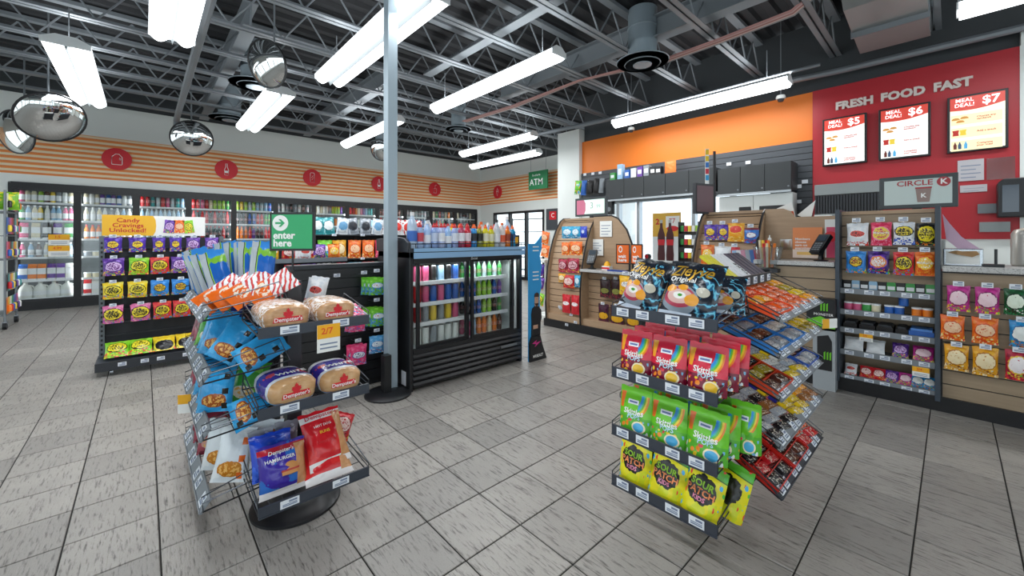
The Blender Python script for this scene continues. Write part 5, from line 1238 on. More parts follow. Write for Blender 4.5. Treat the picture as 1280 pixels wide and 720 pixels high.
def bars(ti, s0, s1, rows, colours, nm, tray=None, th=.0, along=True, per=None):
    z, tl = TIERS[ti]
    if tray:
        t = thing('candy_tray', '%s open carton tray holding bars, %s, %s slanted shelf' % (tray[1], nm, TN[ti]), 'tray', tier_p(ti, s0, 0), rot=(0, 0, 0))
        t.rotation_euler = (Matrix.Rotation(PI / 2, 4, 'Z') @ Matrix.Rotation(tl, 4, 'X')).to_euler()
        Lw = s1 - s0; m_ = mat('tray_' + tray[0], tray[0], .45); D_ = .305
        MB().box(.002, Lw - .002, .0, D_, 0, .004).build('tray_bottom', m_, t)
        MB().box(.002, Lw - .002, 0, .004, .004, .028).build('tray_front', m_, t); MB().box(.002, Lw - .002, D_ - .004, D_, .004, .07).build('tray_back', m_, t)
        for x in (.002, Lw - .006): MB().box(x, x + .004, .004, D_ - .004, .004, .032).build('tray_side', m_, t)
        for k in range(1, rows): MB().box(.006, Lw - .006, D_ * k / rows - .002, D_ * k / rows + .002, .004, .03).build('divider', m_, t)
    Lb = .12 if along else .04
    cnt = per or max(1, int((s1 - s0) / (Lb + .008)))
    for r_ in range(rows):
        for i in range(cnt):
            s = s0 + (s1 - s0) * (i + .5) / cnt; tt = .3 * (r_ + .5) / rows
            cn = colours[r_ % len(colours)]
            if isinstance(cn, (list, tuple)): cn = cn[i % len(cn)]
            o = put(BAR, 'candy_bar', None, tier_p(ti, s, tt, .01 if tray else .004))
            ang = (PI / 2 + RND.uniform(-.22, -.08)) if along else RND.uniform(-.12, .12)
            o.rotation_euler = (Matrix.Rotation(tl, 4, 'Y') @ Matrix.Rotation(ang, 4, 'Z')).to_euler()
            k = (s1 - s0) / cnt / Lb
            o.scale = (min(1.15, k * .98) if along else 1.05, min(1.5, (.3 / rows) / .042) if along else min(1.3, k * 1.0), 1.3)
            o.color = lin(BC[cn])
            tag(o, '%s candy bar, %s of row %s, %s, %s slanted shelf' % (cn, ORD[i], ['one', 'two', 'three', 'four', 'five', 'six', 'seven'][r_], nm, TN[ti]), 'candy bar', 'candy bars on the slanted shelves')
bars(4, .0, .27, 4, ['orange', 'amber', 'orange', 'amber'], 'post-side carton', ('ee5018', 'bright orange'), per=2)
bars(4, .28, .62, 6, ['coral', 'orange', 'coral', 'orange', 'coral', 'orange'], 'middle heap', per=3)
bars(4, .63, .82, 5, ['amber', 'yellow', 'olive', 'amber', 'olive'], 'far end', per=2)
bars(3, .0, .24, 4, ['silver', 'cocoa', 'silver', 'cocoa'], 'first blue carton', ('2f86d8', 'bright blue'), per=2)
bars(3, .25, .5, 4, ['silver', 'white', 'cocoa', 'silver'], 'second blue carton', ('2f86d8', 'second bright blue'), per=2)
bars(3, .51, .82, 6, ['olive', 'yellow', 'olive', 'bronze', 'yellow', 'olive'], 'yellow heap', per=3)
bars(2, .0, .26, 4, ['brown', 'olive', 'black', 'brown'], 'orange carton', ('e2441c', 'orange red'), per=2)
bars(2, .27, .55, 6, ['yellow', 'silver', 'white', 'yellow', 'silver', 'olive'], 'middle heap', per=2)
bars(2, .56, .82, 4, ['silver', 'cocoa', 'silver', 'white'], 'far blue carton', ('2458b8', 'deep blue'), per=2)
bars(1, .0, .36, 6, ['black', 'silver', 'bronze', 'black', 'silver', 'brown'], 'dark heap', per=3)
bars(1, .37, .6, 6, ['yellow', 'yellow', 'indigo', 'yellow', 'indigo', 'olive'], 'yellow and indigo heap', per=2)
bars(1, .61, .82, 5, ['bronze', 'amber', 'cocoa', 'bronze', 'amber'], 'far end', per=2)
bars(0, .0, .27, 5, ['black', 'red', 'black', 'brown', 'red'], 'first red carton', ('d8281c', 'bright red'), per=2)
bars(0, .28, .55, 5, ['brown', 'black', 'red', 'black', 'brown'], 'second red carton', ('d8281c', 'second bright red'), per=2)
bars(0, .56, .82, 5, ['red', 'orange', 'red', 'bronze', 'red'], 'far end', per=2)
# top box with booklets
p = Vector((-.72, 2.41, 1.075))
t = thing('booklet_holder', 'black holder with white, yellow and navy booklets on top of the candy rack', 'holder', p, PI / 2)
MB().box(-.29, .29, 0, .2, 0, .012).build('holder_floor', M_BLACK, t); MB().box(-.29, .29, -.008, 0, -.012, .04).build('holder_rail', M_DARK, t)
for x in (-.29, .284): MB().box(x, x + .006, 0, .2, .0, .05).build('holder_side', M_BLACK, t)
for k in range(5): tag_fast(t, -.23 + k * .115, -.01, -.006, .055, .036)
BK = [('e4dc30', 'yellow'), ('e4dc30', 'second yellow'), ('e8ecf0', 'white'), ('e8ecf0', 'second white'), ('e8ecf0', 'lettered white'), ('1c2a44', 'navy'), ('1c2a44', 'second navy'), ('1c2a44', 'third navy'), ('1c2a44', 'fourth navy')]
for k, (cl_, nm) in enumerate(BK):
    b = MB().box(-.026, .026, 0, .19, 0, .014).build('booklet', mat('booklet_' + cl_, cl_, .4), None, p + Vector((-.02, -.25 + k * .062, .02)), PI / 2)
    b.rotation_euler = (Matrix.Rotation(PI / 2, 4, 'Z') @ Matrix.Rotation(.65, 4, 'X')).to_euler()
    tag(b, '%s slim booklet leaning in the black holder on the candy rack' % nm, 'booklet', 'booklets in the holder')
    if k == 4:
        o = text('TAKE', .04, M_BTXT, b, (0, .06, .0155), bold=.01); o.rotation_euler = (-PI / 2, 0, PI / 2)
# price flag on the slanted shelf
t = thing('shelf_flag', 'yellow and white price flag at the far end of the second slanted shelf', 'card', tier_p(3, .83, 0, .0) + Vector((.02, 0, .02)), PI / 2 - .5)
MB().box(0, .11, -.001, .001, -.02, .035).build('card_sheet', M_PAPER, t); MB().box(0, .05, -.002, -.001, -.02, .035).build('card_band', M_YEL, t)
# black floor post behind the candy rack
t = thing('queue_post', 'black queue post on a round base behind the candy rack', 'post', (-1.72, 3.02, 0))
MB().lathe([(0, 0), (.18, 0), (.18, .012), (.16, .022), (0, .026)], 36).build('base_disc', M_BLACK, t)
MB().cyl((0, 0, .02), (0, 0, .95), .028, 14).build('tube', M_BLACK, t)
MB().lathe([(.036, 0), (.036, .06), (0, .065)], 14).build('belt_head', M_BLACK, t, (0, 0, .95))
# ------------------------------------------------------------------ service counter
def wood(name, a, b, sc_=1):
    n = N(name, 'Object')
    g_ = n.noise(3 * sc_, 5, n.vec(1.2, 12, 14))
    return n.done(n.mix(g_, a, b), .45, g_, .1, .002)
M_WOOD = wood('beech_board', '9a7f64', 'bd9f80'); M_WOODG = wood('grey_brown_slat', '8a7760', 'ab967c')
n = N('speckled_top', 'Object'); M_TOP = n.done(n.mix(n.gt(n.noise(140, 2), .57), 'c3c2c0', '9c9a98'), .35)
M_EDGE = mat('black_edge', '17171a', .4)
kick = thing('counter_base', 'long black base plinth under the whole service counter', 'plinth', (-1, CY, 0))
MB().box(-3.15, 3.6, -.01, .6, 0, .11).build('plinth', M_EDGE, kick)
PROF = [(0, .11), (-.01, .35), (0, .62), (.03, .86), (.08, 1.08), (.15, 1.28), (.23, 1.44), (.32, 1.56), (.4, 1.61)]
def prof_y(z):
    for (y0, z0), (y1, z1) in zip(PROF, PROF[1:]):
        if z0 <= z <= z1: return y0 + (y1 - y0) * (z - z0) / (z1 - z0)
    return PROF[-1][0]
def side_board(parent, x, w=.03, zmax=1.61):
    pts = [p for p in PROF if p[1] <= zmax + .01]
    poly = pts + [(.6, pts[-1][1]), (.6, .11)]
    o = MB().prism(poly, x, x + w, 'x').build('side_board', M_WOOD, parent)
    MB().path([(x + w / 2, y - .006, z) for y, z in pts] + [(x + w / 2, .55, pts[-1][1] + .006)], .012, 6).build('edge_strip', M_EDGE, o)
def slat_face(parent, x0, x1, z0, z1, m, off=.06, step=.09, curved=True):
    z = z0
    while z < z1 - .02:
        zt = min(z + step, z1)
        ya, yb = (prof_y(z) + off, prof_y(zt - .008) + off) if curved else (off, off)
        MB().prism([(ya, z), (ya + .02, z), (yb + .02, zt - .008), (yb, zt - .008)], x0, x1, 'x').build('slat', m, parent)
        z = zt
    MB().prism([(prof_y(z0) + off + .012, z0), (prof_y(z0) + off + .03, z0), (prof_y(z1) + off + .03, z1), (prof_y(z1) + off + .012, z1)] if curved else [(off + .012, z0), (off + .03, z0), (off + .03, z1), (off + .012, z1)], x0, x1, 'x').build('backing', M_EDGE, parent)
# curved display by the far end
d1 = thing('curved_display', 'curved wooden candy display at the far end of the counter', 'display', (0, CY, 0))
for x in (-4.12, -3.48): side_board(d1, x)
slat_face(d1, -4.09, -3.48, .2, 1.58, M_WOOD)
MB().box(-4.09, -3.48, .02, .5, .11, .2).build('foot_deck', M_WOOD, d1); MB().box(-4.12, -3.45, .4, .62, 1.58, 1.61).build('top_cap', M_WOOD, d1)
# low till bay
b1 = thing('till_bay', 'low counter bay with speckled worktop and pegged meat snacks', 'counter', (0, CY, 0))
MB().box(-3.45, -1.97, -.04, .6, .85, .885).build('worktop', M_TOP, b1, bev=.004)
slat_face(b1, -3.45, -1.97, .2, .85, M_WOOD, .16, .09, False)
MB().box(-3.45, -1.97, .02, .5, .11, .2).build('foot_deck', M_WOOD, b1)
bp = MB().prism([(-3.45, .885), (-2.84, .885), (-2.84, 1.2), (-2.93, 1.42), (-3.06, 1.57), (-3.16, 1.61), (-3.45, 1.61)], .28, .31).build('back_board', M_WOOD, b1)
MB().path([(-2.83, .29, .885), (-2.83, .29, 1.2), (-2.92, .29, 1.42), (-3.05, .29, 1.575), (-3.16, .29, 1.62), (-3.45, .29, 1.62)], .012).build('edge_strip', M_EDGE, bp)
MB().box(-2.95, -2.84, .15, .28, 1.1, 1.13).build('small_ledge', M_TOP, b1)
# second curved display
d2 = thing('curved_display', 'curved wooden candy display in the middle of the counter', 'display', (0, CY, 0))
for x in (-1.97, -1.35): side_board(d2, x)
slat_face(d2, -1.94, -1.35, .2, 1.58, M_WOOD)
MB().box(-1.94, -1.35, .02, .5, .11, .2).build('foot_deck', M_WOOD, d2); MB().box(-1.97, -1.32, .4, .62, 1.58, 1.61).build('top_cap', M_WOOD, d2)
# pay bay
b2 = thing('pay_bay', 'grey-brown slatted counter bay with wooden back board and card terminal', 'counter', (0, CY, 0))
MB().box(-1.32, -.69, -.03, .6, 1.06, 1.1).build('worktop', M_TOP, b2, bev=.004)
slat_face(b2, -1.32, -.69, .11, 1.06, M_WOODG, .01, .105, False)
bp = MB().prism([(-1.32, 1.1), (-.72, 1.1), (-.72, 1.52), (-1.06, 1.52), (-1.1, 1.58), (-1.16, 1.61), (-1.32, 1.61)], .34, .37).build('back_board', M_WOOD, b2)
# shelf unit
d3 = thing('candy_shelf_unit', 'tall shelf unit with black uprights holding candy bags, gum and mints', 'display', (0, CY, 0))
X0, X1 = -.685, -.06
for x in (X0, X1 - .03): MB().box(x, x + .03, -.04, .3, .08, 1.555).build('upright', mat('upright_slate', '39434e', .4), d3, bev=.003)
MB().box(X0 + .03, X1 - .03, .24, .32, .08, 1.54).build('back_board', M_WOODG, d3)
for z in (1.42, 1.325, 1.23, 1.135, 1.04, .945): MB().box(X0 + .03, X1 - .03, .085, .11, z, z + .087).build('slat', M_WOODG, d3)
MB().box(X0 + .03, X1 - .03, .07, .32, 1.51, 1.54).build('head_board', M_WOOD, d3)
UZ = [.12, .335, .525, .68, .86]
for z in UZ:
    s_ = MB().box(X0 + .03, X1 - .03, .02, .24, z - .015, z).build('shelf', M_RAIL, d3)
    MB().box(X0 + .02, X1 - .02, .0, .02, z - .025, z + .02).build('price_rail', M_GREYR, s_)
    for k in range(5): tag_fast(s_, X0 + .09 + k * .112 + (.015 if k % 2 else 0), -.002, z - .018, .06, .032)
# long slat bay
b3 = thing('slat_bay', 'slatted counter bay with speckled worktop and pegged gummy bags', 'counter', (0, CY, 0))
MB().box(-.05, 2.6, -.04, .6, 1.06, 1.1).build('worktop', M_TOP, b3, bev=.004)
slat_face(b3, -.05, 2.6, .11, 1.06, M_WOODG, .01, .105, False)
MB().box(-.06, -.05, 0, .3, .11, 1.06).build('end_trim', M_EDGE, b3)

# ---- bags on the counter
def peg_row(parent, xs, z, dy, L=.07):
    for x in xs:
        MB().path([(x, dy + .05, z), (x, dy - L, z + .003)], .003).build('peg_hook', M_CHROME, parent)
        tag_fast(parent, x, dy - L - .004, z + .004, .055, .035)
R1 = [('cyan', 702, 283, 717, 298, 'cyan'), ('cyan', 714, 283, 726, 298, 'cyan'), ('royal', 725, 283, 734, 297, 'royal blue')]
R2 = [('orange', 702, 303, 712, 319, 'orange'), ('orange', 712, 302, 728, 319, 'orange')]
R3 = [('maroon', 698, 324, 709, 340, 'maroon'), ('maroon', 709, 323, 724, 341, 'maroon')]
R4 = [('gold', 698, 342, 707, 353, 'gold'), ('red', 704, 344, 718, 360, 'red'), ('cyan', 718, 344, 726, 359, 'cyan')]
R5 = [('kit_red', 703, 368, 713, 391, 'red'), ('kit_red', 714, 369, 724, 393, 'red')]
for ri, (row, z) in enumerate(((R1, 1.4), (R2, 1.2), (R3, .95), (R4, .72), (R5, .42))):
    for i, (a_, x0, y0, x1, y1, cn) in enumerate(row):
        yy = CY + prof_y(z) + .015
        o = bag_px('%s candy bag, %s on the %s peg row of far curved display' % (cn, ORD[i], ['top', 'second', 'third', 'fourth', 'lowest'][ri]), A[a_], x0, y0, x1, y1, seed=i, t=.04, y=yy)
        peg_row(d1, [o.location.x], o.location.z + (at(0, y0, y=yy).z - at(0, y1, y=yy).z) * 1.0 + .0, prof_y(z) + .06, .09)
for i, (a_, x0, y0, x1, y1, cn) in enumerate((('jerky', 750, 349, 763, 372, 'dark'), ('jerky', 764, 349, 777, 374, 'dark'), ('jerky_gold', 748, 380, 761, 405, 'maroon and gold'), ('jerky_gold', 763, 382, 780, 410, 'maroon and gold'), ('jerky_gold', 783, 386, 800, 414, 'maroon and gold'))):
    o = bag_px('%s meat snack bag, %s pegged below the low worktop' % (cn, ORD[i]), A[a_], x0, y0, x1, y1, seed=i, t=.035, y=CY + .08, cat='snack bag', name='snack_bag')
    peg_row(b1, [o.location.x], at(x0, y0, y=CY + .08).z, .12, .06)
bag_px('yellow candy bag hanging in front of the low worktop edge', A['yellow_candy'], 774, 345, 794, 369, seed=2, t=.04, y=CY - .08)
tag_fast(b1, at(782, 340, y=CY - .09).x, -.09, at(782, 344, y=CY - .09).z, .09, .045)
for i, (a_, x0, y0, x1, y1, cn) in enumerate((('purple_star', 880, 281, 897, 300, 'purple star'), ('purple_star', 897, 281, 912, 300, 'purple star'), ('red_chip', 909, 279, 931, 302, 'yellow and red'), ('blue_choc', 930, 285, 949, 304, 'blue'), ('orange_burst', 876, 306, 893, 330, 'orange red'), ('white_cow', 893, 308, 914, 330, 'white spotted'), ('red', 914, 309, 925, 331, 'red'))):
    o = bag_px('%s candy bag, %s on the %s row of middle curved display' % (cn, ORD[i % 4], 'upper' if i < 4 else 'lower'), A[a_], x0, y0, x1, y1, seed=i, t=.04, y=CY + (.16 if i < 4 else .09))
    peg_row(d2, [o.location.x], at(x0, y0, y=CY + (.16 if i < 4 else .09)).z, .22 if i < 4 else .15, .09)
for i in range(6):
    cn = ['pale blue', 'white', 'pink', 'grey', 'blue', 'red'][i]
    o = MB().box(-.03, .03, -.004, .004, 0, .16).build('gift_card', mat('card_' + cn, {'pale blue': '9cc0e0', 'white': 'e8ecf0', 'pink': 'd89ab0', 'grey': 'a8b0b8', 'blue': '4c78b8', 'red': 'c83840'}[cn], .4), None, at(922 + i * 5.5, 332, y=CY + .04), .5)
    o.rotation_euler = (-.15, -.12, .5)
    tag(o, '%s gift card, %s of the fanned cards on the middle display' % (cn, ORD[i]), 'gift card', 'fanned gift cards')
CB3 = [('white_red', 1058, 279, 1086, 307, 'white and red'), ('pink_burst', 1088, 278, 1115, 307, 'pink'), ('white_blue', 1116, 278, 1144, 306, 'white and blue'), ('black_yellow', 1145, 279, 1171, 307, 'black and yellow'),
       ('sour_blue', 1057, 314, 1083, 341, 'blue'), ('purple_rainbow', 1084, 314, 1112, 342, 'purple rainbow'), ('sour_red', 1116, 315, 1143, 344, 'red and yellow'), ('orange_burst', 1143, 315, 1170, 345, 'orange')]
for i, (a_, x0, y0, x1, y1, cn) in enumerate(CB3):
    tx = [('SOUR', 0, .62, .15, M_BTXT, {'bold': .02}), ('PATCH', 0, .47, .15, M_BTXT, {'bold': .02})] if a_ in ('white_blue', 'black_yellow', 'sour_blue', 'sour_red') else [('Maynards', 0, .55, .13, M_WTXT, {'bold': .015})] if a_ in ('pink_burst', 'orange_burst') else [('Skittles', 0, .5, .16, M_WTXT, {'bold': .02})] if a_ == 'purple_rainbow' else ()
    o = bag_px('%s candy bag, %s on the %s row of the shelf unit' % (cn, ORD[i % 4], 'top' if i < 4 else 'second'), A[a_], x0, y0, x1, y1, seed=i, t=.05, y=CY + .015, texts=tx)
    peg_row(d3, [o.location.x], at(x0, y0, y=CY + .015).z, .06, .11)
GB = [('magenta', 1183, 357, 1213, 389, 'magenta', 'upper'), ('magenta', 1218, 359, 1250, 392, 'magenta', 'upper'), ('forest', 1254, 361, 1284, 394, 'dark green', 'upper'), ('orange', 1175, 394, 1206, 425, 'orange', 'middle'), ('orange', 1214, 397, 1248, 430, 'orange', 'middle'), ('azure', 1261, 401, 1294, 435, 'blue', 'middle'), ('gold', 1180, 431, 1211, 463, 'golden', 'lower'), ('gold', 1215, 434, 1248, 470, 'golden', 'lower'), ('crimson', 1256, 438, 1290, 476, 'crimson', 'lower')]
for i, (a_, x0, y0, x1, y1, cn, wh) in enumerate(GB):
    o = bag_px('%s gummy bag, %s on %s peg row beside the shelf unit' % (cn, ORD[i % 3], wh), A[a_], x0, y0, x1, y1, seed=i, t=.05, y=CY - .06)
    peg_row(b3, [o.location.x], at(x0, y0, y=CY - .06).z, .0, .09)
# ---- small goods on the shelf unit
def U(x, z, y=.03): return Vector((X0 + x, CY + y, z))
for i, cn in enumerate(['black', 'pale blue', 'black', 'pale blue', 'black', 'green', 'black', 'green', 'black', 'green']):
    t = thing('gum_pack', '%s gum pack, %s along the top shelf of the shelf unit' % (cn, ORD[i]), 'gum', U(.065 + i * .056, .862, .09), 0, 'gum packs on the shelf unit')
    b_ = put(MB().prism([(-.027, 0), (.027, 0), (.027, .075), (.02, .085), (-.02, .085), (-.027, .075)], 0, .05).mesh('pack_body', OC), 'pack_body', t); b_.color = lin(CNAME[cn])
    MB().box(-.022, .022, -.001, 0, .02, .05).build('pack_label', LABW, t)
for i, (cn, x) in enumerate((('pink', .075), ('pink', .135), ('green', .195), ('cream', .255), ('blue', .335), ('blue', .395), ('blue', .42), ('orange', .495), ('orange', .555))):
    t = thing('gum_tub', '%s gum tub, %s along the second shelf of the shelf unit' % (cn, ORD[i]), 'gum', U(x, .682 + (.08 if i == 6 else 0), .07), 0, 'gum tubs on the shelf unit')
    b_ = put(MB().lathe([(0, 0), (.024, 0), (.03, .006), (.03, .066), (0, .066)], 16).mesh('tub_body', OC), 'tub_body', t); b_.color = lin(CNAME[cn])
    MB().lathe([(.031, .066), (.031, .078), (.02, .08), (0, .08)], 16).build('tub_lid', LABW, t)
for i, (cn, x, w_) in enumerate((('black', .09, .09), ('black', .2, .1), ('black', .31, .1), ('black', .41, .07), ('blue', .52, .14))):
    t = thing('mint_tray', '%s low tray of mints, %s on the third shelf of the shelf unit' % (cn, ORD[i]), 'tray', U(x, .527, .04), 0, 'mint trays on the shelf unit')
    b_ = MB().box(-w_ / 2, w_ / 2, 0, .2, 0, .05).build('tray_body', OC, t); b_.color = lin(CNAME[cn])
    for k in range(3): MB().box(-w_ / 2 + .01, w_ / 2 - .01, .01 + .06 * k, .05 + .06 * k, .05, .068).build('mint_pack', M_DARK if cn == 'black' else mat('mint_blue', '5a90d8', .4), t)
for i, (a_, x, w_, cn) in enumerate((('white_cow', .11, .13, 'white'), ('white_cow', .25, .12, 'white'), ('purple_mix', .4, .1, 'brown and violet'), ('magenta', .53, .12, 'pink violet'))):
    bag('candy_bag', '%s flat candy pack, %s on the fourth shelf of the shelf unit' % (cn, ORD[i]), 'candy bag', A[a_], w_, .12, .04, 'pillow', U(x, .345, .06), 0, -.55, 0, i, 'packs on the shelf unit')
for i, (a_, x, cn) in enumerate((('white_red', .09, 'white'), ('red', .19, 'red'), ('red', .27, 'red'), ('purple_mix', .35, 'violet'), ('magenta', .43, 'magenta'), ('azure', .5, 'teal'), ('azure', .565, 'teal'))):
    bag('candy_bag', '%s small candy pack, %s on the bottom shelf of the shelf unit' % (cn, ORD[i]), 'candy bag', A[a_], .085, .1, .04, 'pillow', U(x, .13, .06), 0, -.6, 0, i, 'packs on the shelf unit')
card('yellow 2 for price card on the third shelf rail of the shelf unit', U(.2, .45, -.012), .085, .06, 0, big='2/6')
card('yellow price card on the fourth shelf rail of the shelf unit', U(.52, .235, -.012), .095, .075, 0, big='2/4')

# drink cartons stacked beneath the pay bay
for i, (x0, y0, x1, y1, lab) in enumerate(((1008, 375, 1044, 410, 'black and green energy drink carton, upper of two below the pay bay'), (1016, 421, 1044, 472, 'grey energy drink carton with black panel, lower of two below the pay bay'))):
    yy = CY - .12; a = at(x0, y1, y=yy); b = at(x1, y0, y=yy)
    t = thing('drink_carton_box', lab, 'carton', ((a.x + b.x) / 2, yy, max(0, a.z) if i == 0 else .0), 0)
    w_ = abs(b.x - a.x); h_ = (b.z - a.z) if i == 0 else at(1026, 410, y=yy).z
    MB().box(-w_ / 2, w_ / 2, 0, .12, 0, h_).build('carton_body', M_BLACK if i == 0 else mat('carton_grey', '9ea4a8', .5), t)
    if i: MB().prism([(-w_ * .3, h_ * .32), (w_ * .36, h_ * .32), (w_ * .36, h_ * .8), (w_ * .2, h_ * .9), (-w_ * .3, h_ * .86)], -.002, 0).build('panel', M_BLACK, t)
    GR = mat('energy_green', '6cc42c', .4)
    zc = h_ * (.62 if i == 0 else .5)
    for k in range(3): MB().prism([(-.03 + k * .02, 0), (-.02 + k * .02, .0), (-.018 + k * .02, .07), (-.03 + k * .02, .06)], -.005, -.002).build('claw_mark', GR, t, (.03, 0, zc))
    if i == 0:
        MB().prism([(-w_ / 2, .02), (w_ / 2, .02), (w_ / 2, .07), (0, .12), (-w_ / 2, .08)], -.002, 0).build('green_band', GR, t)
        text('MONSTER', .03, M_WTXT, t, (.02, -.003, h_ * .5))

# ---- things on the worktops
def terminal(label, loc, rz, s=1):
    t = thing('card_terminal', label, 'terminal', loc, rz); t.scale = (s, s, s)
    MB().lathe([(0, 0), (.045, 0), (.05, .008), (.02, .014), (.014, .05), (.0, .05)], 16).build('stand_foot', M_BLACK, t)
    MB().cyl((0, 0, .03), (0, .03, .12), .013, 8).build('stand_arm', M_BLACK, t)
    M = Matrix.Translation((0, 0, .13)) @ Matrix.Rotation(.9, 4, 'X')
    b_ = MB().prism([(-.04, -.09), (.04, -.09), (.046, -.02), (.046, .09), (-.046, .09), (-.046, -.02)], -.016, .02, 'z', M=M).build('terminal_body', M_BLACK, t)
    MB().box(-.035, .035, .02, .075, .02, .022, M=M).build('screen', mat('terminal_screen', '3c4650', .15), b_)
    kp = MB()
    for r_ in range(4):
        for c_ in range(3): kp.box(-.03 + c_ * .022, -.014 + c_ * .022, -.07 + r_ * .02, -.058 + r_ * .02, .02, .024, M=M)
    o = kp.build('keypad', M_GREY, b_); o['kind'] = 'stuff'
p1 = at(740, 336, y=CY + .1); terminal('black card terminal on the low worktop beside taped notices', (p1.x, CY + .1, .885), .3, 1.25)
p1 = at(1026, 323, y=CY + .12); terminal('black card terminal before the orange poster', (p1.x, CY + .12, 1.1), -.5, 1.15)
def sheet(label, x0, y0, x1, y1, yy, m=M_PAPER, lines=4, name='notice_sheet', cat='notice', lm=None):
    a = at(x0, y1, y=yy); b = at(x1, y0, y=yy); w_ = b.x - a.x; h_ = b.z - a.z
    t = thing(name, label, cat, (a.x + w_ / 2, yy, a.z))
    MB().box(-w_ / 2, w_ / 2, -.003, .003, 0, h_).build('sheet', m, t)
    for k in range(lines): MB().box(-w_ * .38, w_ * (.38 if k % 2 else .2), -.0045, -.003, h_ * (.14 + .74 * k / max(1, lines)), h_ * (.18 + .74 * k / max(1, lines))).build('print_line', lm or M_PRINT, t)
    return t, w_, h_
sheet('upper white notice taped on the wooden back board', 750, 276, 765, 296, CY + .27)
sheet('lower white notice taped on the wooden back board', 737, 299, 754, 319, CY + .265, lines=5)
# small figure pile: cups and wrapped pastry on the low worktop
pw = at(759, 335, y=CY + .15)
t = thing('snack_box', 'small red and white snack box with yellow top on the low worktop', 'box', (pw.x, CY + .15, .885))
MB().box(-.06, .06, -.04, .04, 0, .05).build('box_body', M_PAPER, t); MB().box(-.061, .061, -.041, -.04, .01, .035).build('box_stripe', M_RED, t)
MB().lathe([(.05, .05), (.045, .08), (.02, .11), (0, .115)], 12, sy=.7).build('box_top', M_YEL, t)
t = thing('blue_tray', 'flat blue tray on the low worktop', 'tray', (at(772, 335, y=CY + .02).x, CY + .03, .885)); MB().box(-.12, .12, -.06, .06, 0, .012).build('tray_floor', mat('tray_blue', '2c4c9c', .4), t); MB().box(-.12, .12, -.065, -.06, 0, .022).build('tray_lip', mat('tray_blue', '2c4c9c', .4), t)
# twin orange sign
p = at(787, 340, y=CY + .12)
t = thing('twin_sign', 'pair of small orange pay signs in black frames on a short stem', 'sign', (p.x, CY + .12, .885))
MB().lathe([(0, 0), (.06, 0), (.06, .01), (.012, .02), (.012, .1), (0, .1)], 14).build('stem', M_BLACK, t)
M_ORS = mat('sign_orange', 'ee6c1e', .5)
for k, sx in enumerate((-1, 1)):
    f_ = MB().box(-.093, .093, -.006, .006, 0, .26).build('frame', M_BLACK, t, (sx * .096, .01 * k, .09), -sx * .18)
    MB().box(-.08, .08, -.008, -.006, .015, .245).build('orange_panel', M_ORS, f_)
    MB().lathe([(.032, 0), (.032, .003), (.02, .003), (.02, 0), (.032, 0)], 20, M=Matrix.Translation((-.03, -.007, .19)) @ Matrix.Rotation(PI / 2, 4, 'X') @ Matrix.Diagonal((.8, 1.3, 1, 1))).build('ring_logo', M_WTXT, f_)
    text('wait\nhere', .06, M_WTXT, f_, (-.06, -.0085, .075), align='LEFT', bold=.03, line=.8)
# scanner with red head
p = at(810, 345, y=CY + .22)
t = thing('barcode_scanner', 'black barcode scanner with red head on the low worktop', 'scanner', (p.x, CY + .22, .885))
MB().lathe([(0, 0), (.045, 0), (.05, .01), (.016, .02), (.014, .17), (0, .17)], 12).build('stand', M_BLACK, t); MB().lathe([(0, .16), (.035, .165), (.042, .2), (.03, .225), (0, .23)], 14).build('scanner_head', M_BLACK, t); MB().lathe([(.0, 0), (.024, 0), (.024, .008), (0, .008)], 12, M=Matrix.Translation((0, -.036, .195)) @ Matrix.Rotation(PI / 2, 4, 'X')).build('red_window', M_RED, t)
# rack of lighters at the window side
p = at(862, 330, y=CY + .35)
t = thing('lighter_rack', 'small two-step rack of bright lighters and packs beside middle display', 'rack', (p.x, CY + .35, .885))
MB().box(-.12, .12, -.02, .12, 0, .012).build('rack_foot', M_BLACK, t)
for k in range(3): MB().prism([(-.04, .14 + .16 * k), (.1, .2 + .16 * k), (.1, .215 + .16 * k), (-.04, .155 + .16 * k)], -.12, .12, 'x').build('step', M_BLACK, t)
for x in (-.12, .114): MB().box(x, x + .006, -.04, .12, 0, .62).build('rack_side', M_BLACK, t)
for k in range(3):
    for i, cn in enumerate(['green', 'red', 'yellow', 'white', 'lime']):
        o = MB().box(-.018, .018, -.015, .015, 0, .07).build('lighter_pack', OC, None, (p.x - .09 + i * .045, CY + .36, .885 + .185 + .16 * k)); o.color = lin(CNAME[cn])
        tag(o, '%s small pack on the %s step of the lighter rack' % (cn, ['lower', 'middle', 'upper'][k]), 'pack', 'packs on the lighter rack')
# poster, pink panel, clear candy jar on the pay bay
t, w_, h_ = sheet('orange poster with white text leaning on the wooden back board', 991, 284, 1028, 322, CY + .3, mat('poster_orange', 'e58a52', .5), 0, 'poster', 'poster')
MB().box(-w_ / 2, w_ / 2, -.005, -.003, 0, h_ * .28).build('poster_foot', mat('poster_pale', 'f0d8c8', .5), t)
MB().box(-w_ * .35, w_ * .4, -.006, -.005, h_ * .1, h_ * .2).build('poster_food', mat('poster_food', 'f2c46c', .5), t)
for k, s_ in enumerate(('Members', 'choose', 'earn on', 'everything')): text(s_, .032, M_WTXT, t, (-w_ * .42, -.0045, h_ * (.62 - .1 * k)), align='LEFT', bold=.015)
t, w_, h_ = sheet('pink and white leaflet panel beside the tall shelf unit', 1031, 274, 1046, 322, CY + .32, M_PAPER, 0, 'leaflet', 'leaflet')
MB().box(-w_ * .35, w_ * .35, -.005, -.003, .0, h_ * .8).build('pink_print', mat('leaflet_pink', 'd8486c', .5), t)
MB().lathe([(0, 0), (.05, 0), (.05, .002), (0, .002)], 16, M=Matrix.Translation((0, -.005, h_ * .55)) @ Matrix.Rotation(PI / 2, 4, 'X')).build('red_dot', M_RED, t)
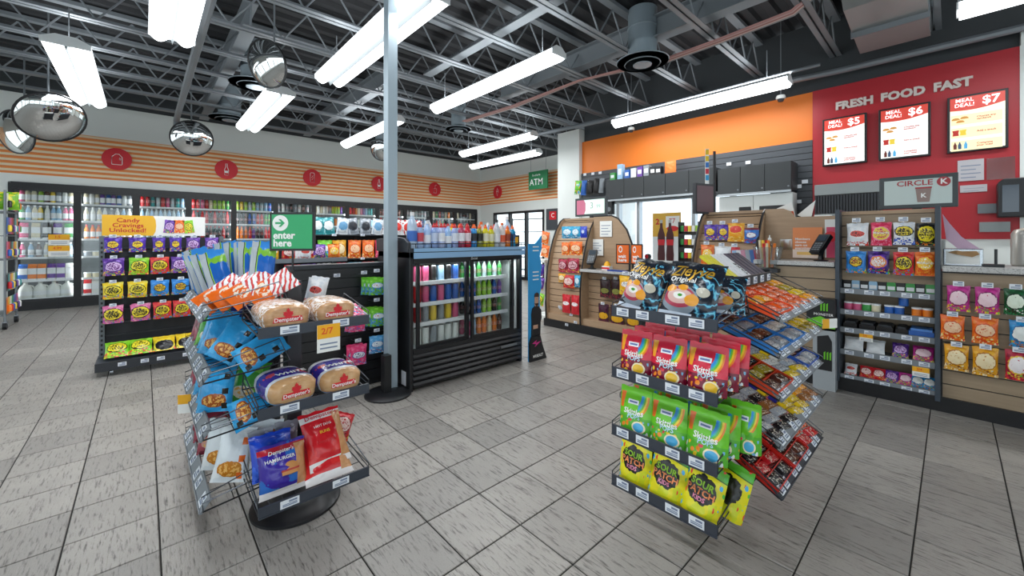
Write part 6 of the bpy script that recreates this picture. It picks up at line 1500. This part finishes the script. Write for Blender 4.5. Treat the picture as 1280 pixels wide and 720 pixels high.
t, w_, h_ = sheet('small clear-sleeved note on the wooden back board', 975, 299, 990, 312, CY + .335, CLEAR, 0)
p = at(958, 345, y=CY - .05)
jar = thing('candy_jar', 'clear tapered tub full of yellow wrapped candy sticks', 'jar', (p.x, CY + .0, 1.02), 0)
MB().lathe([(0, 0), (.085, 0), (.13, .2), (.135, .205), (.125, .2), (.082, .006), (0, .006)], 22, sy=.75).build('tub', CLEAR, jar)
MB().box(-.1, .1, -.08, .1, -.035, 0).build('jar_ledge', M_DARK, jar)
for i in range(14):
    a = RND.uniform(0, 6.28); r_ = RND.uniform(.01, .055); dx, dy = math.cos(a) * r_, math.sin(a) * r_ * .7
    cn = ['yellow', 'orange', 'red', 'cream'][i % 4]
    o = MB().cyl((0, 0, 0), (dx * .7, dy * .7, .2 + .03 * (i % 3)), .012, 8).build('candy_stick', OC, None, (p.x + dx, CY + dy, 1.03)); o.color = lin(CNAME[cn])
    tag(o, '%s wrapped candy stick standing in the clear tub' % cn, 'candy stick', 'candy sticks in the clear tub')
# clear bottle of sanitiser on back board
t = thing('pump_bottle', 'clear pump bottle standing behind the candy stick tub', 'bottle', (at(962, 322, y=CY + .2).x, CY + .2, 1.1))
MB().lathe([(0, 0), (.035, 0), (.035, .13), (.012, .16), (.012, .18), (0, .18)], 14).build('bottle_body', CLEAR, t); MB().lathe([(.016, .18), (.016, .21), (.005, .215), (.005, .24), (0, .24)], 10).build('pump', M_PAPER, t)
# napkin dispenser + paper
p = at(1203, 332, y=CY + .1)
t = thing('napkin_box', 'chrome napkin box with brown paper sticking out on the worktop', 'napkin box', (p.x, CY + .08, 1.1), -.08)
nbx = MB().box(-.1, .1, 0, .1, 0, .13).build('box_shell', M_CHROME, t, bev=.006)
MB().box(-.085, .085, -.003, 0, .015, .115).build('napkin_face', M_PAPER, nbx)
MB().add([(-.075, -.006, .1), (-.02, -.03, .085), (.05, -.028, .07), (.085, -.01, .09), (.07, -.008, .115), (0, -.012, .11), (-.03, -.01, .118)], [(0, 1, 2, 3, 4, 5, 6)], 0).build('paper_tongue', M_CARD, t)
MB().cyl((.16, .02, 0), (.16, .02, .13), .008, 8).box(.1, .2, -.02, .1, 0, .02).build('paper_hook', M_BLACK, t)
t = thing('pink_sheet', 'pink paper sheet hanging from the shelf unit top over the worktop', 'paper', (at(1178, 310, y=CY + .15).x, CY + .15, 1.22))
a = MB(); pts = [(-.0, .28), (.04, .2), (.1, .1), (.2, .0), (.08, .01), (.02, .08)]
MB().prism(pts, -.02, -.018).build('sheet', mat('pink_paper', 'dcb8d0', .6), t)
# paper-towel dispenser on wall and wall notices
p = at(1268, 271, y=OWY - .22)
t = thing('towel_dispenser', 'black towel dispenser with clear front on the red wall', 'dispenser', at(1270, 271, y=OWY - .22))
MB().prism([(-.12, 0), (.25, 0), (.25, .35), (.2, .4), (-.08, .4), (-.12, .36)], 0, .2).build('dispenser_body', M_BLACK, t, bev=.01)
MB().box(-.09, .02, -.006, 0, .05, .33).build('clear_front', mat('smoked_plastic', '49525c', .1), t)
MB().lathe([(0, 0), (.07, 0), (.07, .01), (0, .01)], 16, M=Matrix.Translation((.14, -.002, .18)) @ Matrix.Rotation(PI / 2, 4, 'X')).build('knob', M_RAIL, t)
PLQ = mat('sleeve_grey', 'c4c0c4', .3)
sheet('large white document in a sleeve on the red wall', 1197, 198, 1230, 227, OWY - .01, PLQ, 4)
sheet('empty clear sleeve on the red wall', 1233, 195, 1269, 225, OWY - .01, glass('sleeve_film', (.9, .8, .82), .22, .1), 0, 'clear_sleeve', 'sleeve')
sheet('narrow paper strip below the large document on the red wall', 1200, 230, 1234, 241, OWY - .01, PLQ, 2)
sheet('upper metal plate on the lower red wall', 1222, 254, 1252, 267, OWY - .02, M_GREY, 0, 'metal_plate', 'plate')
sheet('lower metal plate with oval slot on the red wall', 1224, 277, 1263, 290, OWY - .02, M_GALV, 0, 'metal_plate', 'plate')
t = thing('steel_urn', 'pale steel urn partly cut by the picture edge on the worktop', 'urn', (at(1290, 332, y=CY + .4).x, CY + .42, 1.1))
MB().lathe([(0, 0), (.09, 0), (.1, .01), (.1, .24), (.085, .27), (.03, .29), (0, .29)], 20).build('urn_body', mat('urn_steel', 'cfccc4', .3, .4), t); MB().lathe([(.0, .29), (.02, .29), (.02, .32), (0, .32)], 10).build('lid_knob', M_BLACK, t)

# ------------------------------------------------------------------ screens
def screen(label, x0, y0, x1, y1, yy, m, stand_to=None, rz=0):
    a = at(x0, y1, y=yy); b = at(x1, y0, y=yy); w_ = b.x - a.x; h_ = b.z - a.z
    t = thing('display_screen', label, 'screen', (a.x + w_ / 2, yy, a.z), rz)
    MB().box(-w_ / 2, w_ / 2, 0, .04, 0, h_).build('bezel', mat('bezel_grey', '3c4446', .4), t, bev=.004)
    e = .035 * min(1, w_ * 2)
    MB().box(-w_ / 2 + e, w_ / 2 - e, -.002, 0, e, h_ - e).build('lit_panel', m, t)
    if stand_to is not None: MB().box(-.03, .03, .02, .05, stand_to - a.z, 0).build('stand', M_DARK, t)
    return t, w_, h_
SCR = mat('screen_pale', 'aab8b6', .3, emis=.12, ecol='c3d2cf')
t, w_, h_ = screen('grey promotion screen with brand name and coffee cup over the shelf unit', 1099, 215, 1198, 262, CY + .45, SCR, 1.1)
M_BRK = mat('brand_red', 'b03038', .4)
text('CIRCLE', .062, M_BRK, t, (-.015, -.004, h_ * .76), bold=.02, sx=1.1)
MB().lathe([(0, 0), (.04, 0), (.04, .002), (0, .002)], 24, M=Matrix.Translation((w_ * .33, -.002, h_ * .76)) @ Matrix.Rotation(PI / 2, 4, 'X')).build('logo_ring', M_BRK, t)
text('K', .062, M_WTXT, t, (w_ * .33, -.0046, h_ * .76), bold=.03)
cp = MB().prism([(-.036, .05), (.036, .05), (.048, .165), (-.048, .165)], -.004, -.002).build('cup_print', mat('cup_print', '9c8680', .5), t, (.04, 0, 0))
MB().box(-.05, .05, -.005, -.003, .165, .178).build('cup_lid', M_BRK, cp)
text('K', .05, M_WTXT, cp, (0, -.0046, .105), bold=.03)
t, w_, h_ = screen('pale screen with pink panel above the far curved display', 719, 245, 758, 271, CY + .75, mat('screen_mint', 'cfe4dc', .3, emis=.5, ecol='cfe4dc'), 0)
MB().prism([(-w_ * .44, h_ * .1), (-w_ * .2, h_ * .1), (-w_ * .15, h_ * .3), (-w_ * .15, h_ * .7), (-w_ * .2, h_ * .88), (-w_ * .44, h_ * .88)], -.004, -.002).build('pink_print', mat('screen_pink', 'dc7c98', .4), t)
text('3', .14, mat('screen_grey', 'a0b4ac', .5), t, (w_ * .05, -.004, h_ * .55)); text('99', .08, mat('screen_grey', 'a0b4ac', .5), t, (w_ * .26, -.004, h_ * .5))
# hanging side-on screen with pole
px_ = at(893, 260, y=CY + .5)
t = thing('hanging_screen', 'dark screen seen almost edge-on, fixed to a black ceiling pole', 'screen', (px_.x, CY + .5, 1.61))
MB().cyl((0, 0, 0), (0, 0, .72), .016, 10).build('pole', M_BLACK, t)
sc2 = MB().box(-.28, .02, -.02, .02, .02, .37).build('screen_body', M_DARK, t, (-.02, -.03, -.04), 1.25)
MB().box(-.26, .0, -.023, -.02, .045, .345).build('screen_face', mat('screen_maroon', '6c5058', .3), sc2)
MB().path([(0, 0, .2), (-.05, -.04, .2)], .012).build('bracket', M_BLACK, t)
st_ = MB().box(-.02, .02, -.006, .006, .42, .85).build('header_strip', M_PAPER, t, (-.06, -.06, -.1), .6)
for k, cl_ in enumerate(('e8c430', 'e8c430', '3c78c0', 'c83848', '3c9cd0')): MB().box(-.018, .018, -.0085, -.006, .78 - .075 * k, .84 - .075 * k).build('strip_patch', mat('patch_' + cl_, cl_, .5), st_)

# menu boards
def menu(label, x0, x1, price, col2):
    t = thing('menu_board', label, 'menu board', ((x0 + x1) / 2, OWY - .063, 2.27)); w_ = x1 - x0; h_ = .63
    MB().box(-w_ / 2, w_ / 2, 0, .05, 0, h_).build('bezel', M_BLACK, t, bev=.004)
    pn = MB().box(-w_ / 2 + .022, w_ / 2 - .022, -.002, 0, .022, h_ - .022).build('lit_panel', mat('menu_lit_' + col2, col2, .3, emis=.42, ecol=col2), t)
    arc = [(-w_ / 2 + .022, h_ - .022), (-w_ / 2 + .022, h_ - .16)] + [(-w_ / 2 + .022 + (w_ - .044) * i / 8, h_ - .16 - .025 * math.sin(PI * i / 8) + .03 * i / 8) for i in range(1, 9)] + [(w_ / 2 - .022, h_ - .022)]
    MB().prism(arc, -.004, -.002).build('red_header', mat('menu_red', 'df4a3c', .35, emis=.2, ecol='df4a3c'), t)
    LW = mat('menu_white', 'ffffff', .4, emis=.8)
    text('MEAL\nDEAL!', .056, LW, t, (-.09, -.006, h_ - .085), bold=.004, line=.95); text('$' + price, .12, LW, t, (.1, -.006, h_ - .09), bold=.02)
    for k in range(3):
        z = h_ - .27 - k * .145
        if col2 != 'f6f6f2': MB().box(-w_ / 2 + .03, w_ / 2 - .04, -.004, -.002, z - .055, z + .055).build('row_card', mat('menu_row', 'e6dcae', .4, emis=.5, ecol='e6dcae'), t)
        text(('Choose any\nsandwich', 'Add a snack', 'Complete\nyour meal')[k], .028, M_RTXT, t, (-.0, -.0055, z), align='LEFT', bold=.015, line=.85)
        cx = -.12
        if k == 0:
            for dx, dz in ((-.035, .012), (.03, .02), (0, -.018)):
                MB().lathe([(0, 0), (.032, .002), (.03, .012), (.02, .024), (0, .028)], 12, sy=.12).build('sandwich_print', mat('menu_bun', 'd69a4c', .5, emis=.2, ecol='d69a4c'), t, (cx + dx, -.007, z + dz - .014))
        if k == 1:
            for dx, cl_ in ((-.035, 'c03028'), (.02, 'f0d040')): MB().prism([(-.024, -.03), (.024, -.03), (.02, .0), (.026, .032), (-.026, .03), (-.02, 0)], -.007, -.004).build('snack_print', mat('menu_' + cl_, cl_, .5, emis=.2, ecol=cl_), t, (cx + dx, 0, z))
        if k == 2:
            for dx, cl_ in ((-.04, '6c3028'), (-.005, '3c5878'), (.04, '58b0e0')): MB().prism([(-.012, -.035), (.012, -.035), (.013, .01), (.005, .03), (.005, .042), (-.005, .042), (-.005, .03), (-.013, .01)], -.007, -.004).build('drink_print', mat('menu_' + cl_, cl_, .5, emis=.2, ecol=cl_), t, (cx + dx, 0, z))
menu('lit menu board showing the five dollar meal deal', -1.18, -.73, '5', 'f6f6f2')
menu('lit menu board showing the six dollar meal deal', -.62, -.17, '6', 'f6f6f2')
menu('lit menu board showing the seven dollar meal deal with beige rows', -.04, .4, '7', 'f2f0dc')
t = thing('wall_lettering', 'raised pale FRESH FOOD FAST letters on the red wall', 'lettering', (-.43, OWY, 3.03))
tm = mat('letter_pale', 'd9cdc6', .5)
for wd_, x in (('FRESH', -.43), ('FOOD', .02), ('FAST', .43)):
    text(wd_, .135, tm, t, (x, -.01, .025), bold=.05, ext=.01, spacing=1.02, name='word')

# ------------------------------------------------------------------ tobacco cabinets and back-wall goods
M_CAB = mat('cabinet_charcoal', '34383a', .45)
def cab(label, x0, x1, z0, z1, yy, doors):
    t = thing('overhead_cabinet', label, 'cabinet', ((x0 + x1) / 2, yy, z0)); w_ = x1 - x0
    MB().box(-w_ / 2, w_ / 2, .02, OWY - yy - .02, 0, z1 - z0).build('carcass', M_CAB, t)
    for k in range(doors):
        d_ = MB().box(-w_ / 2 + w_ * k / doors + .004, -w_ / 2 + w_ * (k + 1) / doors - .004, 0, .02, .004, z1 - z0 - .004).build('door', M_CAB, t)
        MB().lathe([(0, 0), (.012, 0), (.012, .004), (0, .004)], 10, M=Matrix.Translation((-w_ / 2 + w_ * (k + .9) / doors, 0, .05)) @ Matrix.Rotation(PI / 2, 4, 'X')).build('lock', M_GREY, d_)
    MB().box(-w_ / 2, w_ / 2, -.01, .02, -.03, 0).build('light_rail', M_ALU, t)
CYB = 6.45
a0, a1 = at(757, 240, y=CYB).x, at(893, 240, y=CYB).x
cab('dark overhead cabinet with four doors above the bright window', a0, a1, 2.03, 2.4, CYB, 5)
a2, a3 = at(897, 230, y=CYB).x, at(989, 230, y=CYB).x
cab('dark overhead cabinet with three doors below orange wall, nearer red wall', a2, a3, 1.97, 2.36, CYB, 3)
# white panel under second cabinet
t = thing('white_backlight_box', 'white flat-fronted box below the second overhead cabinet', 'cabinet', ((a2 + a3) / 2, CYB + .05, 1.1))
w_ = a3 - a2
for k in range(2): MB().box(-w_ / 2 + w_ / 2 * k + .004, -w_ / 2 + w_ / 2 * (k + 1) - .004, 0, .02, 0, .83).build('front_panel', mat('white_laminate', 'e6ebe8', .4), t)
MB().box(-w_ / 2, w_ / 2, .02, .25, 0, .84).build('carcass', mat('white_laminate', 'e6ebe8', .4), t)
# goods on cabinet top
for i, (px0, h_, cn) in enumerate(((767, .14, 'green'), (776, .28, 'pale blue'), (785, .16, 'blue'), (793, .17, 'white'), (801, .18, 'purple'), (809, .19, 'grey'), (817, .15, 'black'), (824, .14, 'black'))):
    x = at(px0, 220, y=CYB + .1).x
    t = thing('stored_pack', '%s pack, %s in the row on top of the long overhead cabinet' % (cn, ORD[i]), 'pack', (x, CYB + .1, 2.4), 0, 'packs on the overhead cabinet')
    b_ = put(MB().box(-.05, .05, -.04, .06, 0, h_).mesh('pack_body', OC), 'pack_body', t); b_.color = lin(CNAME[cn])
    MB().box(-.035, .035, -.042, -.04, h_ * .3, h_ * .7).build('pack_label', LABW, t)
o = bag('carton_bag', 'orange bag standing on the overhead cabinet under the orange wall', 'bag', mat('bag_plain_orange', 'e8772c', .5), .2, .24, .08, 'standup', (at(838, 215, y=CYB + .1).x, CYB + .1, 2.4), 0)
for i, (px0, py0, cn, w_, h_) in enumerate(((722, 243, 'green', .16, .28), (729, 244, 'blue', .12, .3), (737, 244, 'black', .14, .3), (745, 243, 'black', .14, .32), (751, 241, 'grey', .1, .28))):
    p = at(px0, py0, y=OWY - .2)
    bag('hanging_pouch', '%s pouch, %s hanging on the slatwall above the pale screen' % (cn, ORD[i]), 'pouch', mat('pouch_' + cn, CNAME[cn], .5), w_, h_, .07, 'pillow', p, .2, 0, .1, i, 'pouches on the dark slatwall')
    MB().path([(p.x, OWY - .01, p.z + h_ - .01), (p.x, OWY - .24, p.z + h_ - .005)], .005).build('peg_hook', M_CHROME, wall_right)
TK = 0
for px0, py0 in ((731, 218), (741, 217), (750, 216), (911, 205), (935, 203), (1006, 227), (998, 233), (998, 252)):
    p = at(px0, py0, y=OWY - .03)
    tag(MB().box(-.035, .035, 0, .008, -.025, .025).build('price_ticket', M_TAG, None, p), 'white price ticket on the dark slatwall, by photo height %s and distance %s' % ('a', 'b'), 'ticket', 'slatwall price tickets')['label'] = 'small white price ticket clipped to the dark slatwall, %s counting away from the pier' % ORD[TK]; TK += 1
# cola poster in the window
p = at(833, 328, y=OWY - .06); wP = at(850, 300, y=OWY - .06).x - at(815, 300, y=OWY - .06).x; hP = at(833, 266, y=OWY - .06).z - p.z
t = thing('soda_poster', 'yellow and white poster with two red-capped cola bottles in the window', 'poster', p)
MB().box(-wP / 2, wP / 2, 0, .006, 0, hP).build('sheet', mat('poster_white', 'e8eef0', .5), t)
MB().box(-wP / 2, wP / 2, -.002, 0, hP * .52, hP).build('yellow_half', mat('poster_yellow', 'e0b03c', .5), t)
MB().box(-wP * .02, wP * .46, -.003, -.002, hP * .7, hP * .93).build('white_patch', M_PAPER, t)
text('2', .14, M_RTXT, t, (-wP * .32, -.004, hP * .82), bold=.03); text('77', .12, M_RTXT, t, (wP * .2, -.004, hP * .83))
MB().lathe([(0, 0), (.08, 0), (.08, .002), (0, .002)], 18, M=Matrix.Translation((wP * .22, -.003, hP * .68)) @ Matrix.Rotation(PI / 2, 4, 'X') @ Matrix.Diagonal((1.3, .6, 1, 1))).build('red_oval', M_RED, t)
for x in (-wP * .18, wP * .13):
    b_ = MB().prism([(-.075, .03), (.075, .03), (.08, .12), (.068, .25), (.08, .36), (.075, .44), (.03, .55), (.025, .62), (-.025, .62), (-.03, .55), (-.075, .44), (-.08, .36), (-.068, .25), (-.08, .12)], -.006, -.003).build('bottle_print', mat('cola_print', '4c2024', .4), t, (x, 0, .0))
    MB().box(-.072, .072, -.008, -.006, .27, .36).build('label_print', M_RED, b_); MB().box(-.028, .028, -.008, -.003, .62, .67).build('cap_print', mat('cap_grey', 'b8bcbc', .4), b_)
    b_.scale = (.85, 1, hP / .78)
# speaker and steel hood behind the counter
t = thing('wall_speaker', 'small black wall speaker next to the pale screen', 'speaker', at(761, 268, y=OWY - .12)); MB().box(-.07, .07, 0, .1, 0, .28).build('speaker_box', M_BLACK, t, bev=.008); MB().lathe([(0, 0), (.045, 0), (.045, .004), (0, .004)], 16, M=Matrix.Translation((0, 0, .1)) @ Matrix.Rotation(PI / 2, 4, 'X')).build('cone', M_GREY, t)
hx0, hx1 = at(1018, 245, y=OWY - .35).x, at(1100, 245, y=OWY - .35).x
t = thing('steel_hood', 'stainless food warmer hood with dark louvres below the red wall', 'hood', ((hx0 + hx1) / 2, OWY - .35, 1.62)); w_ = hx1 - hx0
MB().box(-w_ / 2, w_ / 2, 0, .33, .24, .38).build('hood_top', M_GALV, t, bev=.006)
MB().box(-w_ / 2, w_ / 2, .02, .33, 0, .24).build('hood_core', M_BLACK, t)
for k in range(22): MB().box(-.008, .008, 0, .02, .01, .23).build('louvre', M_DARK, t, (-w_ / 2 + w_ * (k + .5) / 22, 0, 0))
MB().box(-w_ / 2, w_ / 2, -.01, .33, -.09, -.0).build('hood_front', M_GALV, t)
t = thing('back_counter', 'pale back counter along the wall behind the till', 'counter', (-.6, OWY - .3, 0)); MB().box(-1.2, 2.2, -.3, .28, 0, .9).build('carcass', M_WHITE, t); MB().box(-1.22, 2.22, -.34, .28, .9, .94).build('worktop', M_TOP, t)
t = thing('steel_box', 'stainless steel appliance box on the back counter with papers on top', 'appliance', (at(1035, 275, y=OWY - .5).x, OWY - .5, .94)); MB().box(-.14, .14, 0, .3, 0, .62).build('appliance_body', M_GALV, t, bev=.008); MB().box(-.14, .02, 0.0, .3, .62, .66).build('paper_stack', M_PAPER, t); MB().box(-.1, .1, -.006, 0, .1, .5).build('appliance_door', M_GREY, t)
t = thing('roller_grill', 'steel roller grill on the back counter behind the shelf unit', 'appliance', (-.3, OWY - .5, .94)); MB().box(-.25, .25, 0, .3, 0, .35).build('appliance_body', M_GALV, t, bev=.008); MB().path([(-.2, .02, .35), (-.15, .02, .42), (.1, .02, .42), (.15, .02, .35)], .008).build('grill_handle', M_CHROME, t)
for k, (x0_, y0_, lab) in enumerate(((985, 276, 'tilted white flyer with orange picture above the pay bay'), (1010, 276, 'folded pale flyer above the pay bay'))):
    p = at(x0_, y0_, y=CY + .42)
    t = thing('flyer', lab, 'flyer', p); 
    MB().prism([(-.05, 0), (.07, .02), (.03, .19), (-.1, .13)] if k == 0 else [(-.09, .06), (.02, 0), (.06, .2)], 0, .003).build('sheet', M_PAPER, t)
    if k == 0: MB().prism([(-.01, .02), (.06, .03), (.045, .1), (-.02, .09)], -.002, 0).build('flyer_picture', mat('flyer_orange', 'd85c30', .5), t)
for k, (x0_, x1_, yy_, lab) in enumerate(((925, 936, 267, 'black till back seen over the middle display'), (955, 976, 272, 'larger black till back beside the wooden board'))):
    p = at((x0_ + x1_) / 2, yy_, y=CY + .65)
    t = thing('till_monitor', lab, 'monitor', (p.x, CY + .65, .95)); 
    ww = .06 if k == 0 else .13
    MB().box(-ww, ww, 0, .04, .4, .72).build('monitor_back', M_BLACK, t, bev=.006); MB().box(-.02, .02, .01, .03, -.05, .4).build('monitor_stem', M_BLACK, t)
# goods between far display and standee
t = thing('floor_display', 'small white-topped floor display with purple and green bags by the far display', 'display', (-4.55, 4.9, 0))
MB().box(-.14, .14, -.14, .14, 0, .06).build('foot', M_WHITE, t); MB().box(-.03, .03, .04, .1, .06, 1.35).build('spine', M_WHITE, t); MB().box(-.17, .17, -.2, .12, .92, .96).build('top_tray', M_WHITE, t)
for i, (a_, cn, z) in enumerate((('orange', 'orange', 1.22), ('orange', 'orange', 1.0), ('purple_star', 'purple', .7), ('purple_mix', 'violet', .48), ('sour_green', 'green', .22))):
    bag('candy_bag', '%s candy bag, %s down the white floor display' % (cn, ORD[i]), 'candy bag', A[a_], .18, .2, .06, 'pillow', (-4.55, 4.9 - (.14 if z < .9 else .02), z), 0, 0, .2, i)
